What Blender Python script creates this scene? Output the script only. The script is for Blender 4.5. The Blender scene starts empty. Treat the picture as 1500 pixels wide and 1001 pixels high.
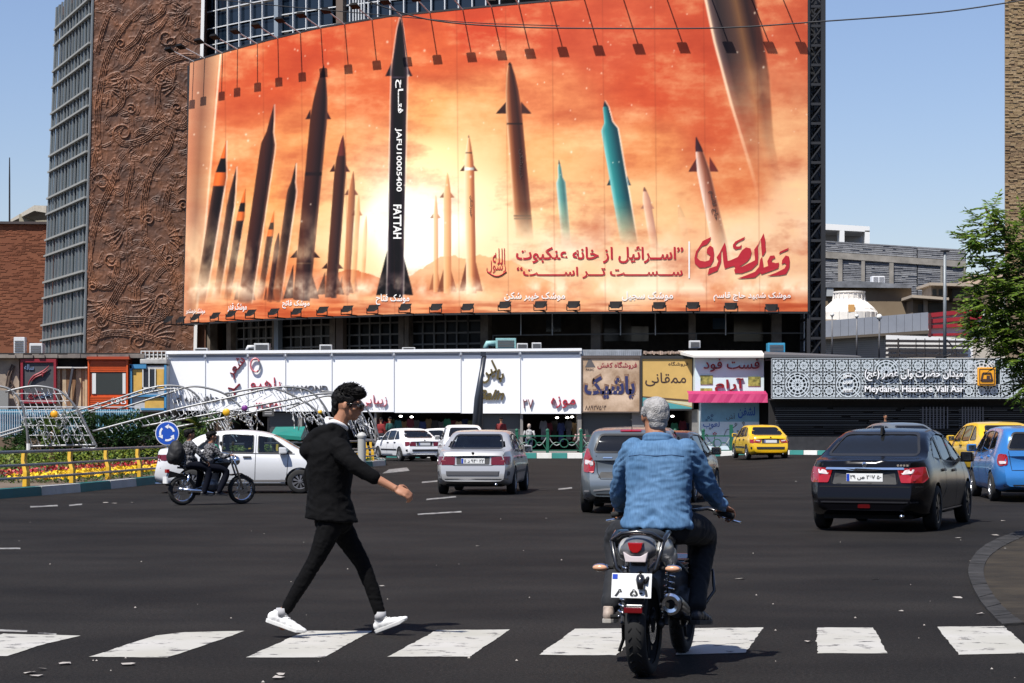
import bpy, bmesh, math, random
import numpy as np
from mathutils import Vector, Matrix, Euler
from mathutils.bvhtree import BVHTree
random.seed(7); RNG = np.random.default_rng(11)
PI = math.pi
SC = bpy.context.scene
COL = SC.collection
# ---------------------------------------------------------------- camera, world, sun, exposure
F = 3000.0          # focal length in photo pixels (photo is 1500 x 1001)
HZ = 625.0          # horizon row
CAMH = 1.5
cd = bpy.data.cameras.new('camera'); cam = bpy.data.objects.new('camera', cd); COL.objects.link(cam)
cam.location = (0, 0, CAMH); cam.rotation_euler = (PI/2, 0, 0)
cd.sensor_width = 36; cd.lens = 36*F/1500; cd.shift_y = (HZ-500.5)/1500
cd.clip_start = .1; cd.clip_end = 4000
SC.camera = cam
SUN_AZ = math.atan2(.60, .80)      # travel direction of the light on the ground: (sin, cos)
SUN_EL = math.radians(58)
w = bpy.data.worlds.new('World'); SC.world = w; w.use_nodes = True
nt = w.node_tree; nt.nodes.clear()
sky = nt.nodes.new('ShaderNodeTexSky'); sky.sky_type = 'NISHITA'; sky.sun_disc = False
sky.sun_elevation = SUN_EL; sky.sun_rotation = math.radians(180) + SUN_AZ
sky.air_density = 1.25; sky.dust_density = .45; sky.ozone_density = 5.0; sky.altitude = 200
bg = nt.nodes.new('ShaderNodeBackground'); bg.inputs[1].default_value = .082
wo = nt.nodes.new('ShaderNodeOutputWorld')
tn = nt.nodes.new('ShaderNodeMixRGB'); tn.blend_type = 'MULTIPLY'; tn.inputs[0].default_value = 1; tn.inputs[2].default_value = (1.10, 1.0, 1.09, 1)
nt.links.new(sky.outputs[0], tn.inputs[1]); nt.links.new(tn.outputs[0], bg.inputs[0]); nt.links.new(bg.outputs[0], wo.inputs[0])
sl = bpy.data.lights.new('sun', 'SUN'); sl.energy = 5.0; sl.angle = math.radians(.5); sl.color = (1, .955, .89)
sun = bpy.data.objects.new('sun', sl); COL.objects.link(sun)
sd = Vector((math.sin(SUN_AZ)*math.cos(SUN_EL), math.cos(SUN_AZ)*math.cos(SUN_EL), -math.sin(SUN_EL)))
sun.rotation_euler = sd.to_track_quat('-Z', 'Y').to_euler(); sun.location = (0, 0, 60)
vs = SC.view_settings; vs.view_transform = 'Standard'; vs.look = 'None'; vs.exposure = .5; vs.gamma = 1
try: vs.use_curve_mapping = False
except Exception: pass
# ---------------------------------------------------------------- helpers
def P(px, py, Y): return Vector(((px-750)/F*Y, Y, CAMH+(HZ-py)/F*Y))
def PX(px, Y): return (px-750)/F*Y
def PZ(py, Y): return CAMH+(HZ-py)/F*Y
def G(px, py, z=0.0):
 Y = (CAMH-z)*F/(py-HZ); return Vector(((px-750)/F*Y, Y, z))
def sstep(a, b, t):
 t = max(0., min(1., (t-a)/(b-a))); return t*t*(3-2*t)
def hgt(x, y):      # the road rises very slightly towards the far right
 return .20*sstep(7.5, 12, x)*sstep(40, 51, y)
MATS = {}
def mat(name, col=(.5, .5, .5), rough=.6, metal=0.0, var=.0, vscale=3.0, bump=0.0, bscale=30.0, spec=.5,
  coat=0.0, emit=None, estr=1.0, col2=None, alpha=None, transm=None):
 if name in MATS: return MATS[name]
 m = bpy.data.materials.new(name); m.use_nodes = True; n = m.node_tree; b = n.nodes['Principled BSDF']
 b.inputs['Base Color'].default_value = (*col, 1); b.inputs['Roughness'].default_value = rough
 b.inputs['Metallic'].default_value = metal; b.inputs['Specular IOR Level'].default_value = spec
 if coat: b.inputs['Coat Weight'].default_value = coat; b.inputs['Coat Roughness'].default_value = .05
 if emit: b.inputs['Emission Color'].default_value = (*emit, 1); b.inputs['Emission Strength'].default_value = estr
 if transm is not None: b.inputs['Transmission Weight'].default_value = transm; b.inputs['IOR'].default_value = 1.03
 tc = None
 if var or bump or col2: tc = n.nodes.new('ShaderNodeTexCoord')
 if var or col2:
  t = n.nodes.new('ShaderNodeTexNoise'); t.inputs['Scale'].default_value = vscale; t.inputs['Detail'].default_value = 6
  t.inputs['Roughness'].default_value = .6
  n.links.new(tc.outputs['Object'], t.inputs['Vector'])
  r = n.nodes.new('ShaderNodeValToRGB'); e = r.color_ramp.elements
  e[0].position = .33; e[1].position = .68
  if col2: e[0].color = (*col, 1); e[1].color = (*col2, 1)
  else:
   e[0].color = (*[c*(1-var) for c in col], 1); e[1].color = (*[min(1, c*(1+var*.6)) for c in col], 1)
  n.links.new(t.outputs['Fac'], r.inputs[0]); n.links.new(r.outputs[0], b.inputs['Base Color'])
 if bump:
  t2 = n.nodes.new('ShaderNodeTexNoise'); t2.inputs['Scale'].default_value = bscale; t2.inputs['Detail'].default_value = 4
  n.links.new(tc.outputs['Object'], t2.inputs['Vector'])
  bp = n.nodes.new('ShaderNodeBump'); bp.inputs['Strength'].default_value = bump; bp.inputs['Distance'].default_value = .03
  n.links.new(t2.outputs['Fac'], bp.inputs['Height']); n.links.new(bp.outputs[0], b.inputs['Normal'])
 MATS[name] = m; return m
def vcol_mat(name, rough=.6, spec=.3, attr='Col', bump=0, bscale=4):
 m = bpy.data.materials.new(name); m.use_nodes = True; n = m.node_tree; b = n.nodes['Principled BSDF']
 a = n.nodes.new('ShaderNodeAttribute'); a.attribute_name = attr
 n.links.new(a.outputs['Color'], b.inputs['Base Color']); b.inputs['Roughness'].default_value = rough
 b.inputs['Specular IOR Level'].default_value = spec
 if bump:
  tc = n.nodes.new('ShaderNodeTexCoord'); t2 = n.nodes.new('ShaderNodeTexNoise'); t2.inputs['Scale'].default_value = bscale
  n.links.new(tc.outputs['Object'], t2.inputs['Vector'])
  bp = n.nodes.new('ShaderNodeBump'); bp.inputs['Strength'].default_value = bump; bp.inputs['Distance'].default_value = .05
  n.links.new(t2.outputs['Fac'], bp.inputs['Height']); n.links.new(bp.outputs[0], b.inputs['Normal'])
 return m
def link(name, me, m=None, parent=None, smooth=False, loc=None):
 if m is not None:
  for q in (m if isinstance(m, (list, tuple)) else [m]): me.materials.append(q)
 if smooth and len(me.polygons): me.polygons.foreach_set('use_smooth', [True]*len(me.polygons))
 o = bpy.data.objects.new(name, me); COL.objects.link(o)
 if parent is not None: o.parent = parent
 if loc is not None: o.location = loc
 return o
def tag(o, label=None, cat=None, group=None, kind=None):
 if label: o['label'] = label
 if cat: o['category'] = cat
 if group: o['group'] = group
 if kind: o['kind'] = kind
 return o
def thing(name, label, cat, loc=(0, 0, 0), rz=0, group=None):
 o = bpy.data.objects.new(name, None); COL.objects.link(o); o.location = loc; o.rotation_euler = (0, 0, rz)
 o.empty_display_size = .3
 return tag(o, label, cat, group)
def copy_tree(o, parent=None):
 c = o.copy(); COL.objects.link(c); c.parent = parent
 for ch in list(o.children): copy_tree(ch, c)
 return c
class MB:
 """collects simple shapes and builds ONE mesh"""
 def __init__(s): s.v = []; s.f = []; s.mi = []
 def add(s, vs, fs, mi=0):
  n = len(s.v); s.v += [tuple(v) for v in vs]; s.f += [tuple(i+n for i in f) for f in fs]; s.mi += [mi]*len(fs); return s
 def box(s, x0, x1, y0, y1, z0, z1, mi=0):
  vs = [(x0,y0,z0),(x1,y0,z0),(x1,y1,z0),(x0,y1,z0),(x0,y0,z1),(x1,y0,z1),(x1,y1,z1),(x0,y1,z1)]
  return s.add(vs, [(0,3,2,1),(4,5,6,7),(0,1,5,4),(1,2,6,5),(2,3,7,6),(3,0,4,7)], mi)
 def bar(s, a, b, r, r2=None, mi=0, up=None):
  """rectangular bar from a to b, half-thickness r (and r2)"""
  a = Vector(a); b = Vector(b); d = (b-a)
  if d.length < 1e-6: return s
  d.normalize(); u = Vector(up) if up else (Vector((0, 0, 1)) if abs(d.z) < .95 else Vector((1, 0, 0)))
  x = d.cross(u).normalized()*r; y = x.cross(d).normalized()*(r2 if r2 is not None else r)
  vs = [a-x-y, a+x-y, a+x+y, a-x+y, b-x-y, b+x-y, b+x+y, b-x+y]
  return s.add(vs, [(3,2,1,0),(4,5,6,7),(0,1,5,4),(1,2,6,5),(2,3,7,6),(3,0,4,7)], mi)
 def tube(s, pts, r, n=8, closed=False, cap=True, mi=0):
  pts = [Vector(p) for p in pts]; k = len(pts)
  rs = r if isinstance(r, (list, tuple)) else [r]*k
  base = len(s.v); ref = None
  for i, p in enumerate(pts):
   if closed: d = pts[(i+1) % k]-pts[i-1]
   else: d = pts[min(i+1, k-1)]-pts[max(i-1, 0)]
   if d.length < 1e-9: d = Vector((0, 0, 1))
   d.normalize()
   if ref is None: ref = Vector((0, 0, 1)) if abs(d.z) < .9 else Vector((1, 0, 0))
   x = d.cross(ref)
   if x.length < 1e-4: ref = Vector((1, .3, 0)); x = d.cross(ref)
   x.normalize(); y = x.cross(d).normalized(); ref = y
   for j in range(n):
    a = 2*PI*j/n; q = p+(x*math.cos(a)+y*math.sin(a))*rs[i]; s.v.append(tuple(q))
  for i in range(k if closed else k-1):
   i2 = (i+1) % k
   for j in range(n):
    j2 = (j+1) % n
    s.f.append((base+i*n+j, base+i*n+j2, base+i2*n+j2, base+i2*n+j)); s.mi.append(mi)
  if cap and not closed:
   s.f.append(tuple(base+j for j in range(n))[::-1]); s.f.append(tuple(base+(k-1)*n+j for j in range(n))); s.mi += [mi, mi]
  return s
 def lathe(s, prof, axis_o, axis_d, n=24, mi=0, cap=True):
  """prof: list of (r, t) along axis; open ends get capped if r>0"""
  o = Vector(axis_o); d = Vector(axis_d).normalized()
  ref = Vector((0, 0, 1)) if abs(d.z) < .9 else Vector((1, 0, 0))
  x = d.cross(ref).normalized(); y = x.cross(d).normalized(); base = len(s.v)
  for (r, t) in prof:
   for j in range(n):
    a = 2*PI*j/n; s.v.append(tuple(o+d*t+(x*math.cos(a)+y*math.sin(a))*r))
  for i in range(len(prof)-1):
   for j in range(n):
    j2 = (j+1) % n; s.f.append((base+i*n+j, base+i*n+j2, base+(i+1)*n+j2, base+(i+1)*n+j)); s.mi.append(mi)
  if cap and prof[0][0] > 1e-5: s.f.append(tuple(base+j for j in range(n))[::-1]); s.mi.append(mi)
  if cap and prof[-1][0] > 1e-5: s.f.append(tuple(base+(len(prof)-1)*n+j for j in range(n))); s.mi.append(mi)
  return s
 def ell(s, c, r, n=12, m=8, rot=None, mi=0):
  c = Vector(c); base = len(s.v); R = rot or Matrix.Identity(3)
  for i in range(m+1):
   th = PI*i/m
   for j in range(n):
    a = 2*PI*j/n
    s.v.append(tuple(c+R @ Vector((r[0]*math.sin(th)*math.cos(a), r[1]*math.sin(th)*math.sin(a), r[2]*math.cos(th)))))
  for i in range(m):
   for j in range(n):
    j2 = (j+1) % n; s.f.append((base+i*n+j, base+(i+1)*n+j, base+(i+1)*n+j2, base+i*n+j2)); s.mi.append(mi)
  return s
 def prism(s, poly, y0, y1, plane='xz', mi=0):
  """polygon extruded; plane xz -> along y ; xy -> along z ; yz -> along x"""
  f = {'xz': lambda a, b, t: (a, t, b), 'xy': lambda a, b, t: (a, b, t), 'yz': lambda a, b, t: (t, a, b)}[plane]
  n = len(poly); vs = [f(a, b, y0) for a, b in poly]+[f(a, b, y1) for a, b in poly]
  fs = [tuple(range(n)), tuple(range(n, 2*n))[::-1]]+[(i, i+n, (i+1) % n+n, (i+1) % n) for i in range(n)]
  return s.add(vs, fs, mi)
 def mesh(s, name):
  me = bpy.data.meshes.new(name); me.from_pydata(s.v, [], s.f)
  if any(s.mi): me.polygons.foreach_set('material_index', s.mi)
  me.update(); return me
 def build(s, name, m, parent=None, smooth=False, bevel=0, kind=None, recalc=True, loc=None, angle=None):
  me = s.mesh(name)
  if recalc or bevel:
   b = bmesh.new(); b.from_mesh(me); bmesh.ops.remove_doubles(b, verts=b.verts, dist=1e-5) if smooth else None
   bmesh.ops.recalc_face_normals(b, faces=b.faces)
   if bevel:
    ed = [e for e in b.edges if len(e.link_faces) == 2 and e.calc_face_angle(0) > .5]
    bmesh.ops.bevel(b, geom=ed, offset=bevel, segments=2, profile=.7, affect='EDGES', clamp_overlap=True)
   b.to_mesh(me); b.free()
  o = link(name, me, m, parent, smooth, loc)
  if smooth and angle: mark_sharp(me, angle)
  if kind: o['kind'] = kind
  return o
def mark_sharp(me, angle):
 b = bmesh.new(); b.from_mesh(me)
 for e in b.edges:
  if len(e.link_faces) == 2 and e.calc_face_angle(0) > angle: e.smooth = False
 b.to_mesh(me); b.free()
def mods_to_mesh(o, mods, name=None):
 """apply a list of (type, dict) modifiers to object o, replace its mesh"""
 for t, kw in mods:
  md = o.modifiers.new(t, t)
  for k, v in kw.items(): setattr(md, k, v)
 dg = bpy.context.evaluated_depsgraph_get(); dg.update()
 me = bpy.data.meshes.new_from_object(o.evaluated_get(dg), depsgraph=dg)
 old = o.data; o.modifiers.clear(); o.data = me; me.name = name or o.name
 bpy.data.meshes.remove(old); return me
# ---------------------------------------------------------------- Persian / Latin lettering as real outlines
_AR = {'ا': (0xFE8D, 0), 'آ': (0xFE81, 0), 'أ': (0xFE83, 0), 'ب': (0xFE8F, 1), 'ت': (0xFE95, 1), 'ث': (0xFE99, 1), 'ج': (0xFE9D, 1),
 'ح': (0xFEA1, 1), 'خ': (0xFEA5, 1), 'د': (0xFEA9, 0), 'ذ': (0xFEAB, 0), 'ر': (0xFEAD, 0), 'ز': (0xFEAF, 0), 'س': (0xFEB1, 1),
 'ش': (0xFEB5, 1), 'ص': (0xFEB9, 1), 'ض': (0xFEBD, 1), 'ط': (0xFEC1, 1), 'ظ': (0xFEC5, 1), 'ع': (0xFEC9, 1), 'غ': (0xFECD, 1),
 'ف': (0xFED1, 1), 'ق': (0xFED5, 1), 'ک': (0xFB8E, 1), 'گ': (0xFB92, 1), 'ل': (0xFEDD, 1), 'م': (0xFEE1, 1), 'ن': (0xFEE5, 1),
 'ه': (0xFEE9, 1), 'و': (0xFEED, 0), 'ی': (0xFBFC, 1), 'پ': (0xFB56, 1), 'چ': (0xFB7A, 1), 'ژ': (0xFB8A, 0), 'ئ': (0xFE89, 1)}
_MARK = set('\u064b\u064c\u064d\u064e\u064f\u0650\u0651\u0652')
def shape_fa(t):
 """contextual presentation forms, returned in visual (left-to-right) order"""
 cs = []
 for c in t:
  if c in _MARK: continue
  cs.append(c)
 out = []
 for i, c in enumerate(cs):
  if c == 'ـ': out.append('\u0640'); continue
  if c not in _AR: out.append(c); continue
  base, dual = _AR[c]
  pv = cs[i-1] if i else ' '; nx = cs[i+1] if i+1 < len(cs) else ' '
  jp = (pv in _AR and _AR[pv][1]) or pv == 'ـ'; jn = dual and (nx in _AR or nx == 'ـ')
  if dual: k = (3 if jp and jn else 2 if jn else 1 if jp else 0)
  else: k = 1 if jp else 0
  out.append(chr(base+k))
 s = ''.join(out); s = s[::-1]
 # digit runs stay left-to-right
 res = ''; run = ''
 for c in s:
  if c in '۰۱۲۳۴۵۶۷۸۹0123456789': run = c+run
  else: res += run+c; run = ''
 return (res+run).translate({ord('('): ')', ord(')'): '('})
def text_mesh(s, fa=False, bold=0.0, shear=0.0, ext=0.0, spacing=1.0, res=3):
 """outline mesh in the XZ plane, normalised to unit height box; returns verts (N,3), faces, aspect"""
 cu = bpy.data.curves.new('t', 'FONT'); cu.body = shape_fa(s) if fa else s
 cu.size = 1; cu.offset = bold; cu.shear = shear; cu.extrude = ext; cu.resolution_u = res; cu.space_character = spacing
 o = bpy.data.objects.new('t', cu); COL.objects.link(o)
 dg = bpy.context.evaluated_depsgraph_get(); dg.update()
 me = bpy.data.meshes.new_from_object(o.evaluated_get(dg), depsgraph=dg)
 v = np.array([tuple(x.co) for x in me.vertices]); f = [tuple(p.vertices) for p in me.polygons]
 bpy.data.objects.remove(o); bpy.data.curves.remove(cu); bpy.data.meshes.remove(me)
 if not len(v): return np.zeros((0, 3)), [], 1
 return v, f
def text_fit(name, s, x0, x1, z0, z1, fn, m, parent=None, fa=False, bold=0.0, shear=0.0, depth=.0, rot=0, smooth=False, mx=0.0):
 """letter s stretched into box (x0..x1, z0..z1); fn(x,z,d) -> world/local point, d = distance proud of the face"""
 v, f = text_mesh(s, fa, bold, shear, .5 if depth else 0)
 if not len(f): return None
 if rot: c, q = math.cos(rot), math.sin(rot); v = np.stack([v[:, 0]*c-v[:, 1]*q, v[:, 0]*q+v[:, 1]*c, v[:, 2]], 1)
 mn = v.min(0); mxx = v.max(0); sp = np.maximum(mxx-mn, 1e-6)
 u = (v[:, 0]-mn[0])/sp[0]; t = (v[:, 1]-mn[1])/sp[1]; d = (v[:, 2]-mn[2])/sp[2]*depth if depth else np.zeros(len(v))
 vs = [fn(x0+(x1-x0)*a, z0+(z1-z0)*b, c) for a, b, c in zip(u, t, d)]
 me = bpy.data.meshes.new(name); me.from_pydata([tuple(q) for q in vs], [], f); me.update()
 return link(name, me, m, parent)
# ================================================================ GROUND
def pbox(mb, px0, px1, py0, py1, Y, d=.1, mi=0):
 """box whose front face fills the photo rectangle at distance Y, d metres deep (backwards)"""
 return mb.box(PX(px0, Y), PX(px1, Y), Y, Y+d, PZ(max(py0, py1), Y), PZ(min(py0, py1), Y), mi)
def asphalt():
 m = bpy.data.materials.new('asphalt'); m.use_nodes = True; n = m.node_tree; b = n.nodes['Principled BSDF']; L = n.links.new
 tc = n.nodes.new('ShaderNodeTexCoord')
 def noise(s, d=5, r=.6, vec=None):
  t = n.nodes.new('ShaderNodeTexNoise'); t.inputs['Scale'].default_value = s; t.inputs['Detail'].default_value = d
  t.inputs['Roughness'].default_value = r; L(vec or tc.outputs['Object'], t.inputs['Vector']); return t
 def ramp(src, p0, c0, p1, c1):
  r = n.nodes.new('ShaderNodeValToRGB'); e = r.color_ramp.elements
  e[0].position = p0; e[0].color = (*c0, 1); e[1].position = p1; e[1].color = (*c1, 1); L(src, r.inputs[0]); return r
 def mix(f, a, bb, t='MIX'):
  x = n.nodes.new('ShaderNodeMixRGB'); x.blend_type = t
  if isinstance(f, float): x.inputs[0].default_value = f
  else: L(f, x.inputs[0])
  L(a, x.inputs[1])
  if isinstance(bb, tuple): x.inputs[2].default_value = (*bb, 1)
  else: L(bb, x.inputs[2])
  return x.outputs[0]
 big = ramp(noise(.25, 6).outputs['Fac'], .35, (.0150, .0144, .0144), .7, (.0245, .0235, .0232))
 fine = ramp(noise(38, 5, .8).outputs['Fac'], .36, (.45, .45, .46), .66, (1.6, 1.55, 1.48))
 c = mix(1.0, big.outputs[0], fine.outputs[0], 'MULTIPLY')
 sp = noise(90, 2); spr = ramp(sp.outputs['Fac'], .62, (0, 0, 0), .70, (1, 1, 1))
 c = mix(spr.outputs[0], c, (.07, .062, .058))
 # long oil / tyre tracks
 mp = n.nodes.new('ShaderNodeMapping'); mp.inputs['Scale'].default_value = (.4, .7, 1); mp.inputs['Rotation'].default_value = (0, 0, .12)
 L(tc.outputs['Object'], mp.inputs[0]); tr = ramp(noise(1.3, 4, .5, mp.outputs[0]).outputs['Fac'], .40, (.86, .87, .88), .62, (1.09, 1.08, 1.06))
 c = mix(1.0, c, tr.outputs[0], 'MULTIPLY')
 # small dark drips
 vo = noise(4.5, 6, .75); dr = ramp(vo.outputs['Fac'], .68, (1, 1, 1), .76, (.45, .43, .43)); c = mix(.8, c, dr.outputs[0], 'MULTIPLY')
 L(c, b.inputs['Base Color']); b.inputs['Roughness'].default_value = .78; b.inputs['Specular IOR Level'].default_value = .03
 bp = n.nodes.new('ShaderNodeBump'); bp.inputs['Strength'].default_value = .35; bp.inputs['Distance'].default_value = .006
 L(noise(110, 3).outputs['Fac'], bp.inputs['Height']); L(bp.outputs[0], b.inputs['Normal'])
 return m
def worn_paint(name, col, wear=.60, edge=.04, back=(.045, .04, .04)):
 m = bpy.data.materials.new(name); m.use_nodes = True; n = m.node_tree; b = n.nodes['Principled BSDF']; L = n.links.new
 tc = n.nodes.new('ShaderNodeTexCoord')
 mp = n.nodes.new('ShaderNodeMapping'); mp.inputs['Scale'].default_value = (1.6, 2.2, 1); L(tc.outputs['Object'], mp.inputs[0])
 t = n.nodes.new('ShaderNodeTexNoise'); t.inputs['Scale'].default_value = 3.2; t.inputs['Detail'].default_value = 9; t.inputs['Roughness'].default_value = .68
 L(mp.outputs[0], t.inputs['Vector'])
 r = n.nodes.new('ShaderNodeValToRGB'); r.color_ramp.elements[0].position = wear; r.color_ramp.elements[1].position = wear+edge
 L(t.outputs['Fac'], r.inputs[0])
 t2 = n.nodes.new('ShaderNodeTexNoise'); t2.inputs['Scale'].default_value = 1.6; t2.inputs['Detail'].default_value = 5
 L(tc.outputs['Object'], t2.inputs['Vector'])
 r2 = n.nodes.new('ShaderNodeValToRGB'); e = r2.color_ramp.elements; e[0].position = .3; e[1].position = .7
 e[0].color = (*[c*.82 for c in col[:2]], col[2]*.76, 1); e[1].color = (*col, 1); L(t2.outputs['Fac'], r2.inputs[0])
 x = n.nodes.new('ShaderNodeMixRGB'); L(r.outputs[0], x.inputs[0]); L(r2.outputs[0], x.inputs[1]); x.inputs[2].default_value = (*back, 1)
 L(x.outputs[0], b.inputs['Base Color']); b.inputs['Roughness'].default_value = .7
 return m
M_ASPH = asphalt()
M_STRIPE = worn_paint('stripe_paint', (.43, .415, .385), .57, .05)
M_LINE = worn_paint('line_paint', (.30, .29, .28), .47, .08)
g = MB(); xs_ = [-600, -60, 0]+list(np.linspace(6, 14, 17))+[60, 600]; ys_ = [-40, 20]+list(np.linspace(38, 54, 17))+[140, 1800]
g.add([(x, y, hgt(x, y)*(1 if y < 200 else 0)) for y in ys_ for x in xs_], [(j*len(xs_)+i, j*len(xs_)+i+1, (j+1)*len(xs_)+i+1, (j+1)*len(xs_)+i) for j in range(len(ys_)-1) for i in range(len(xs_)-1)])
tag(g.build('road', M_ASPH), kind='structure')
def ragged(pts, step=.05, amp=.012):
 out = []
 for i in range(len(pts)):
  a, b = Vector(pts[i]), Vector(pts[(i+1) % len(pts)]); n = max(2, int((b-a).length/step))
  o_ = 0
  for k in range(n):
   p = a.lerp(b, k/n); o_ = o_*.75+RNG.normal(0, amp)
   if k: p = p+Vector((o_*.8, o_, 0))
   out.append(p)
 return out
def ground_poly(name, pxs, m, z=.004, amp=.0045, step=.05, kind='structure'):
 pts = ragged([G(*p) for p in pxs], step, amp)
 mb = MB(); c = sum(pts, Vector())/len(pts)
 mb.add([(p.x, p.y, z) for p in pts]+[(c.x, c.y, z)], [(i, (i+1) % len(pts), len(pts)) for i in range(len(pts))])
 return tag(mb.build(name, m), kind=kind)
for st in [[(-130, 963), (10, 962), (60, 946), (118, 932), (5, 929)], [(130, 963), (245, 964), (300, 946), (358, 925), (270, 927), (228, 932)],
           [(360, 964), (475, 964), (545, 925), (450, 925)], [(567, 963), (688, 963), (747, 923), (640, 924)],
           [(790, 960), (903, 961), (940, 921), (842, 922)], [(990, 960), (1092, 957), (1118, 920), (1010, 921)],
           [(1197, 958), (1300, 958), (1279, 920), (1197, 920)], [(1404, 960), (1516, 958), (1470, 918), (1373, 919)]]:
 ground_poly('crosswalk_stripe', st, M_STRIPE)
for a in [[(-20, 922), (40, 924), (40, 927), (-20, 925)], [(55, 927), (82, 929), (82, 931), (55, 929)], [(618, 706), (641, 704), (641, 706), (618, 708)],
          [(625, 731), (668, 727), (668, 729), (625, 733)], [(612, 753), (676, 749), (676, 751), (612, 755)], [(570, 688), (596, 685), (600, 690), (560, 694)],
          [(44, 742), (84, 740), (84, 742), (44, 744)], [(101, 740), (120, 738), (120, 740), (101, 742)], [(1165, 704), (1182, 701), (1182, 703), (1165, 706)],
          [(818, 716), (838, 714), (838, 716), (818, 718)], [(0, 803), (30, 803), (30, 805), (0, 805)]]:
 ground_poly('lane_line', a, M_LINE, amp=.004)
# scraps of paper and grit on the road
scr = MB()
for px, py, s in [(44, 987, .05), (54, 992, .045), (62, 982, .03), (96, 974, .05), (186, 975, .06), (407, 995, .05), (412, 990, .03), (1085, 849, .06), (1283, 849, .04),
                  (1404, 877, .05), (1470, 764, .05), (1458, 785, .06), (1470, 805, .05), (1404, 789, .05), (155, 737, .07), (167, 738, .07), (195, 737, .05), (1320, 897, .03), (1436, 901, .04), (1184, 942, .03), (800, 760, .03), (700, 801, .03), (560, 860, .03)]:
 c = G(px, py, .0); n = 6
 scr.add([(c.x+s*random.uniform(.6, 1.1)*math.cos(a), c.y+s*random.uniform(.6, 1.2)*math.sin(a), .006+random.uniform(0, .012)) for a in [2*PI*i/n for i in range(n)]], [tuple(range(n))])
for i in range(60):
 c = G(random.uniform(-20, 1520), random.uniform(760, 1010)); s = random.uniform(.004, .011)
 scr.add([(c.x-s, c.y-s, .004), (c.x+s, c.y-s*.6, .004), (c.x+.3*s, c.y+s, .004), (c.x, c.y, .004+s)], [(0, 1, 3), (1, 2, 3), (2, 0, 3)])
tag(scr.build('litter', mat('paper_scrap', (.34, .31, .28), .8)), 'small pale paper scraps and grit scattered over the dark asphalt', 'litter', kind='stuff')
# right-hand corner: flush concrete edging in cast segments, and the worn pavement inside it
outer = [(1560, 768), (1500, 778), (1466, 789), (1441, 802), (1425, 818), (1418, 838), (1424, 860), (1437, 884), (1452, 902), (1468, 918)]
inner = [(1580, 774), (1512, 785), (1482, 796), (1461, 808), (1447, 821), (1441, 839), (1446, 858), (1458, 878), (1476, 898), (1500, 916)]
def smoothpath(pts, k=4):
 out = []
 for i in range(len(pts)-1):
  p = [pts[max(0, i-1)], pts[i], pts[i+1], pts[min(len(pts)-1, i+2)]]
  for j in range(k):
   t = j/k
   out.append(tuple(.5*((2*p[1][q])+(-p[0][q]+p[2][q])*t+(2*p[0][q]-5*p[1][q]+4*p[2][q]-p[3][q])*t*t+(-p[0][q]+3*p[1][q]-3*p[2][q]+p[3][q])*t**3) for q in range(len(pts[0]))))
 out.append(tuple(pts[-1])); return out
so, si = smoothpath(outer), smoothpath(inner)
M_CONC = mat('edging_concrete', (.040, .039, .039), .9, spec=.1, var=.45, vscale=3.5, bump=.3)
for i in range(0, len(so)-1):
 a, b_, c, d = G(*so[i]), G(*so[i+1]), G(*si[i+1]), G(*si[i])
 k = (b_-a)*.004; k2 = (c-d)*.004
 q = [a+k, b_-k, c-k2, d+k2]; mb = MB()
 mb.add([(p.x, p.y, -.02) for p in q]+[(p.x, p.y, .020+.002*(i % 3)) for p in q], [(4, 5, 6, 7), (0, 1, 5, 4), (1, 2, 6, 5), (2, 3, 7, 6), (3, 0, 4, 7)])
 tag(mb.build('edging_block', M_CONC, bevel=.006), kind='structure')
pv = MB(); pts = [G(*p) for p in si]+[G(1510, 917)]+[Vector((14, 15, 0)), Vector((40, 15, 0)), Vector((40, 30, 0))]
pv.add([(p.x, p.y, .014) for p in pts], [tuple(range(len(pts)))])
tag(pv.build('pavement', mat('corner_pavement', (.020, .018, .016), .9, spec=.1, col2=(.050, .041, .030), vscale=1.4, bump=.3)), kind='structure')
# far pavement with teal and white painted kerb
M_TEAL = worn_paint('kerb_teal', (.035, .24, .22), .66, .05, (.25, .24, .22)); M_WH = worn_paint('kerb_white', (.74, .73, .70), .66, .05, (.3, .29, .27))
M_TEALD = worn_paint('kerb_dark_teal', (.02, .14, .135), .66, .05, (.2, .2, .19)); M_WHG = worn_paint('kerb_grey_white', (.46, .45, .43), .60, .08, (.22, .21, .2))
YK = 96.5
def kerb_run(pa, n, ma, mb_, h, w_, first=0, name='kerb_block'):
 """blocks along a polyline of ground points, alternating paint"""
 L = [0]
 for i in range(1, len(pa)): L.append(L[-1]+(pa[i]-pa[i-1]).length)
 def at(t):
  t = max(0, min(L[-1]-1e-6, t))
  for i in range(1, len(pa)):
   if t <= L[i]: return pa[i-1].lerp(pa[i], (t-L[i-1])/(L[i]-L[i-1]))
  return pa[-1]
 s = L[-1]/n
 for k in range(n):
  a, b_ = at(k*s+.008), at((k+1)*s-.008); d = (b_-a).normalized(); nn = Vector((-d.y, d.x, 0))*w_
  q = [a, b_, b_+nn, a+nn]; m = MB()
  m.add([(p.x, p.y, -.02) for p in q]+[(p.x+(.02*nn.normalized().x if j < 2 else 0), p.y+(.02*nn.normalized().y if j < 2 else 0), h+hgt(p.x, p.y)*.75) for j, p in enumerate(q)],
              [(4, 5, 6, 7), (0, 1, 5, 4), (1, 2, 6, 5), (2, 3, 7, 6), (3, 0, 4, 7)])
  tag(m.build(name, [ma, mb_][(k+first) % 2], bevel=.015), kind='structure')
kerb_run([Vector((PX(560, YK), YK+3, 0)), Vector((PX(760, YK), YK, 0)), Vector((PX(1080, YK), YK, 0)), Vector((PX(1240, 93), 93, 0)), Vector((PX(1620, 88), 88, 0))], 48, M_TEAL, M_WH, .25, .3)
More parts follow.
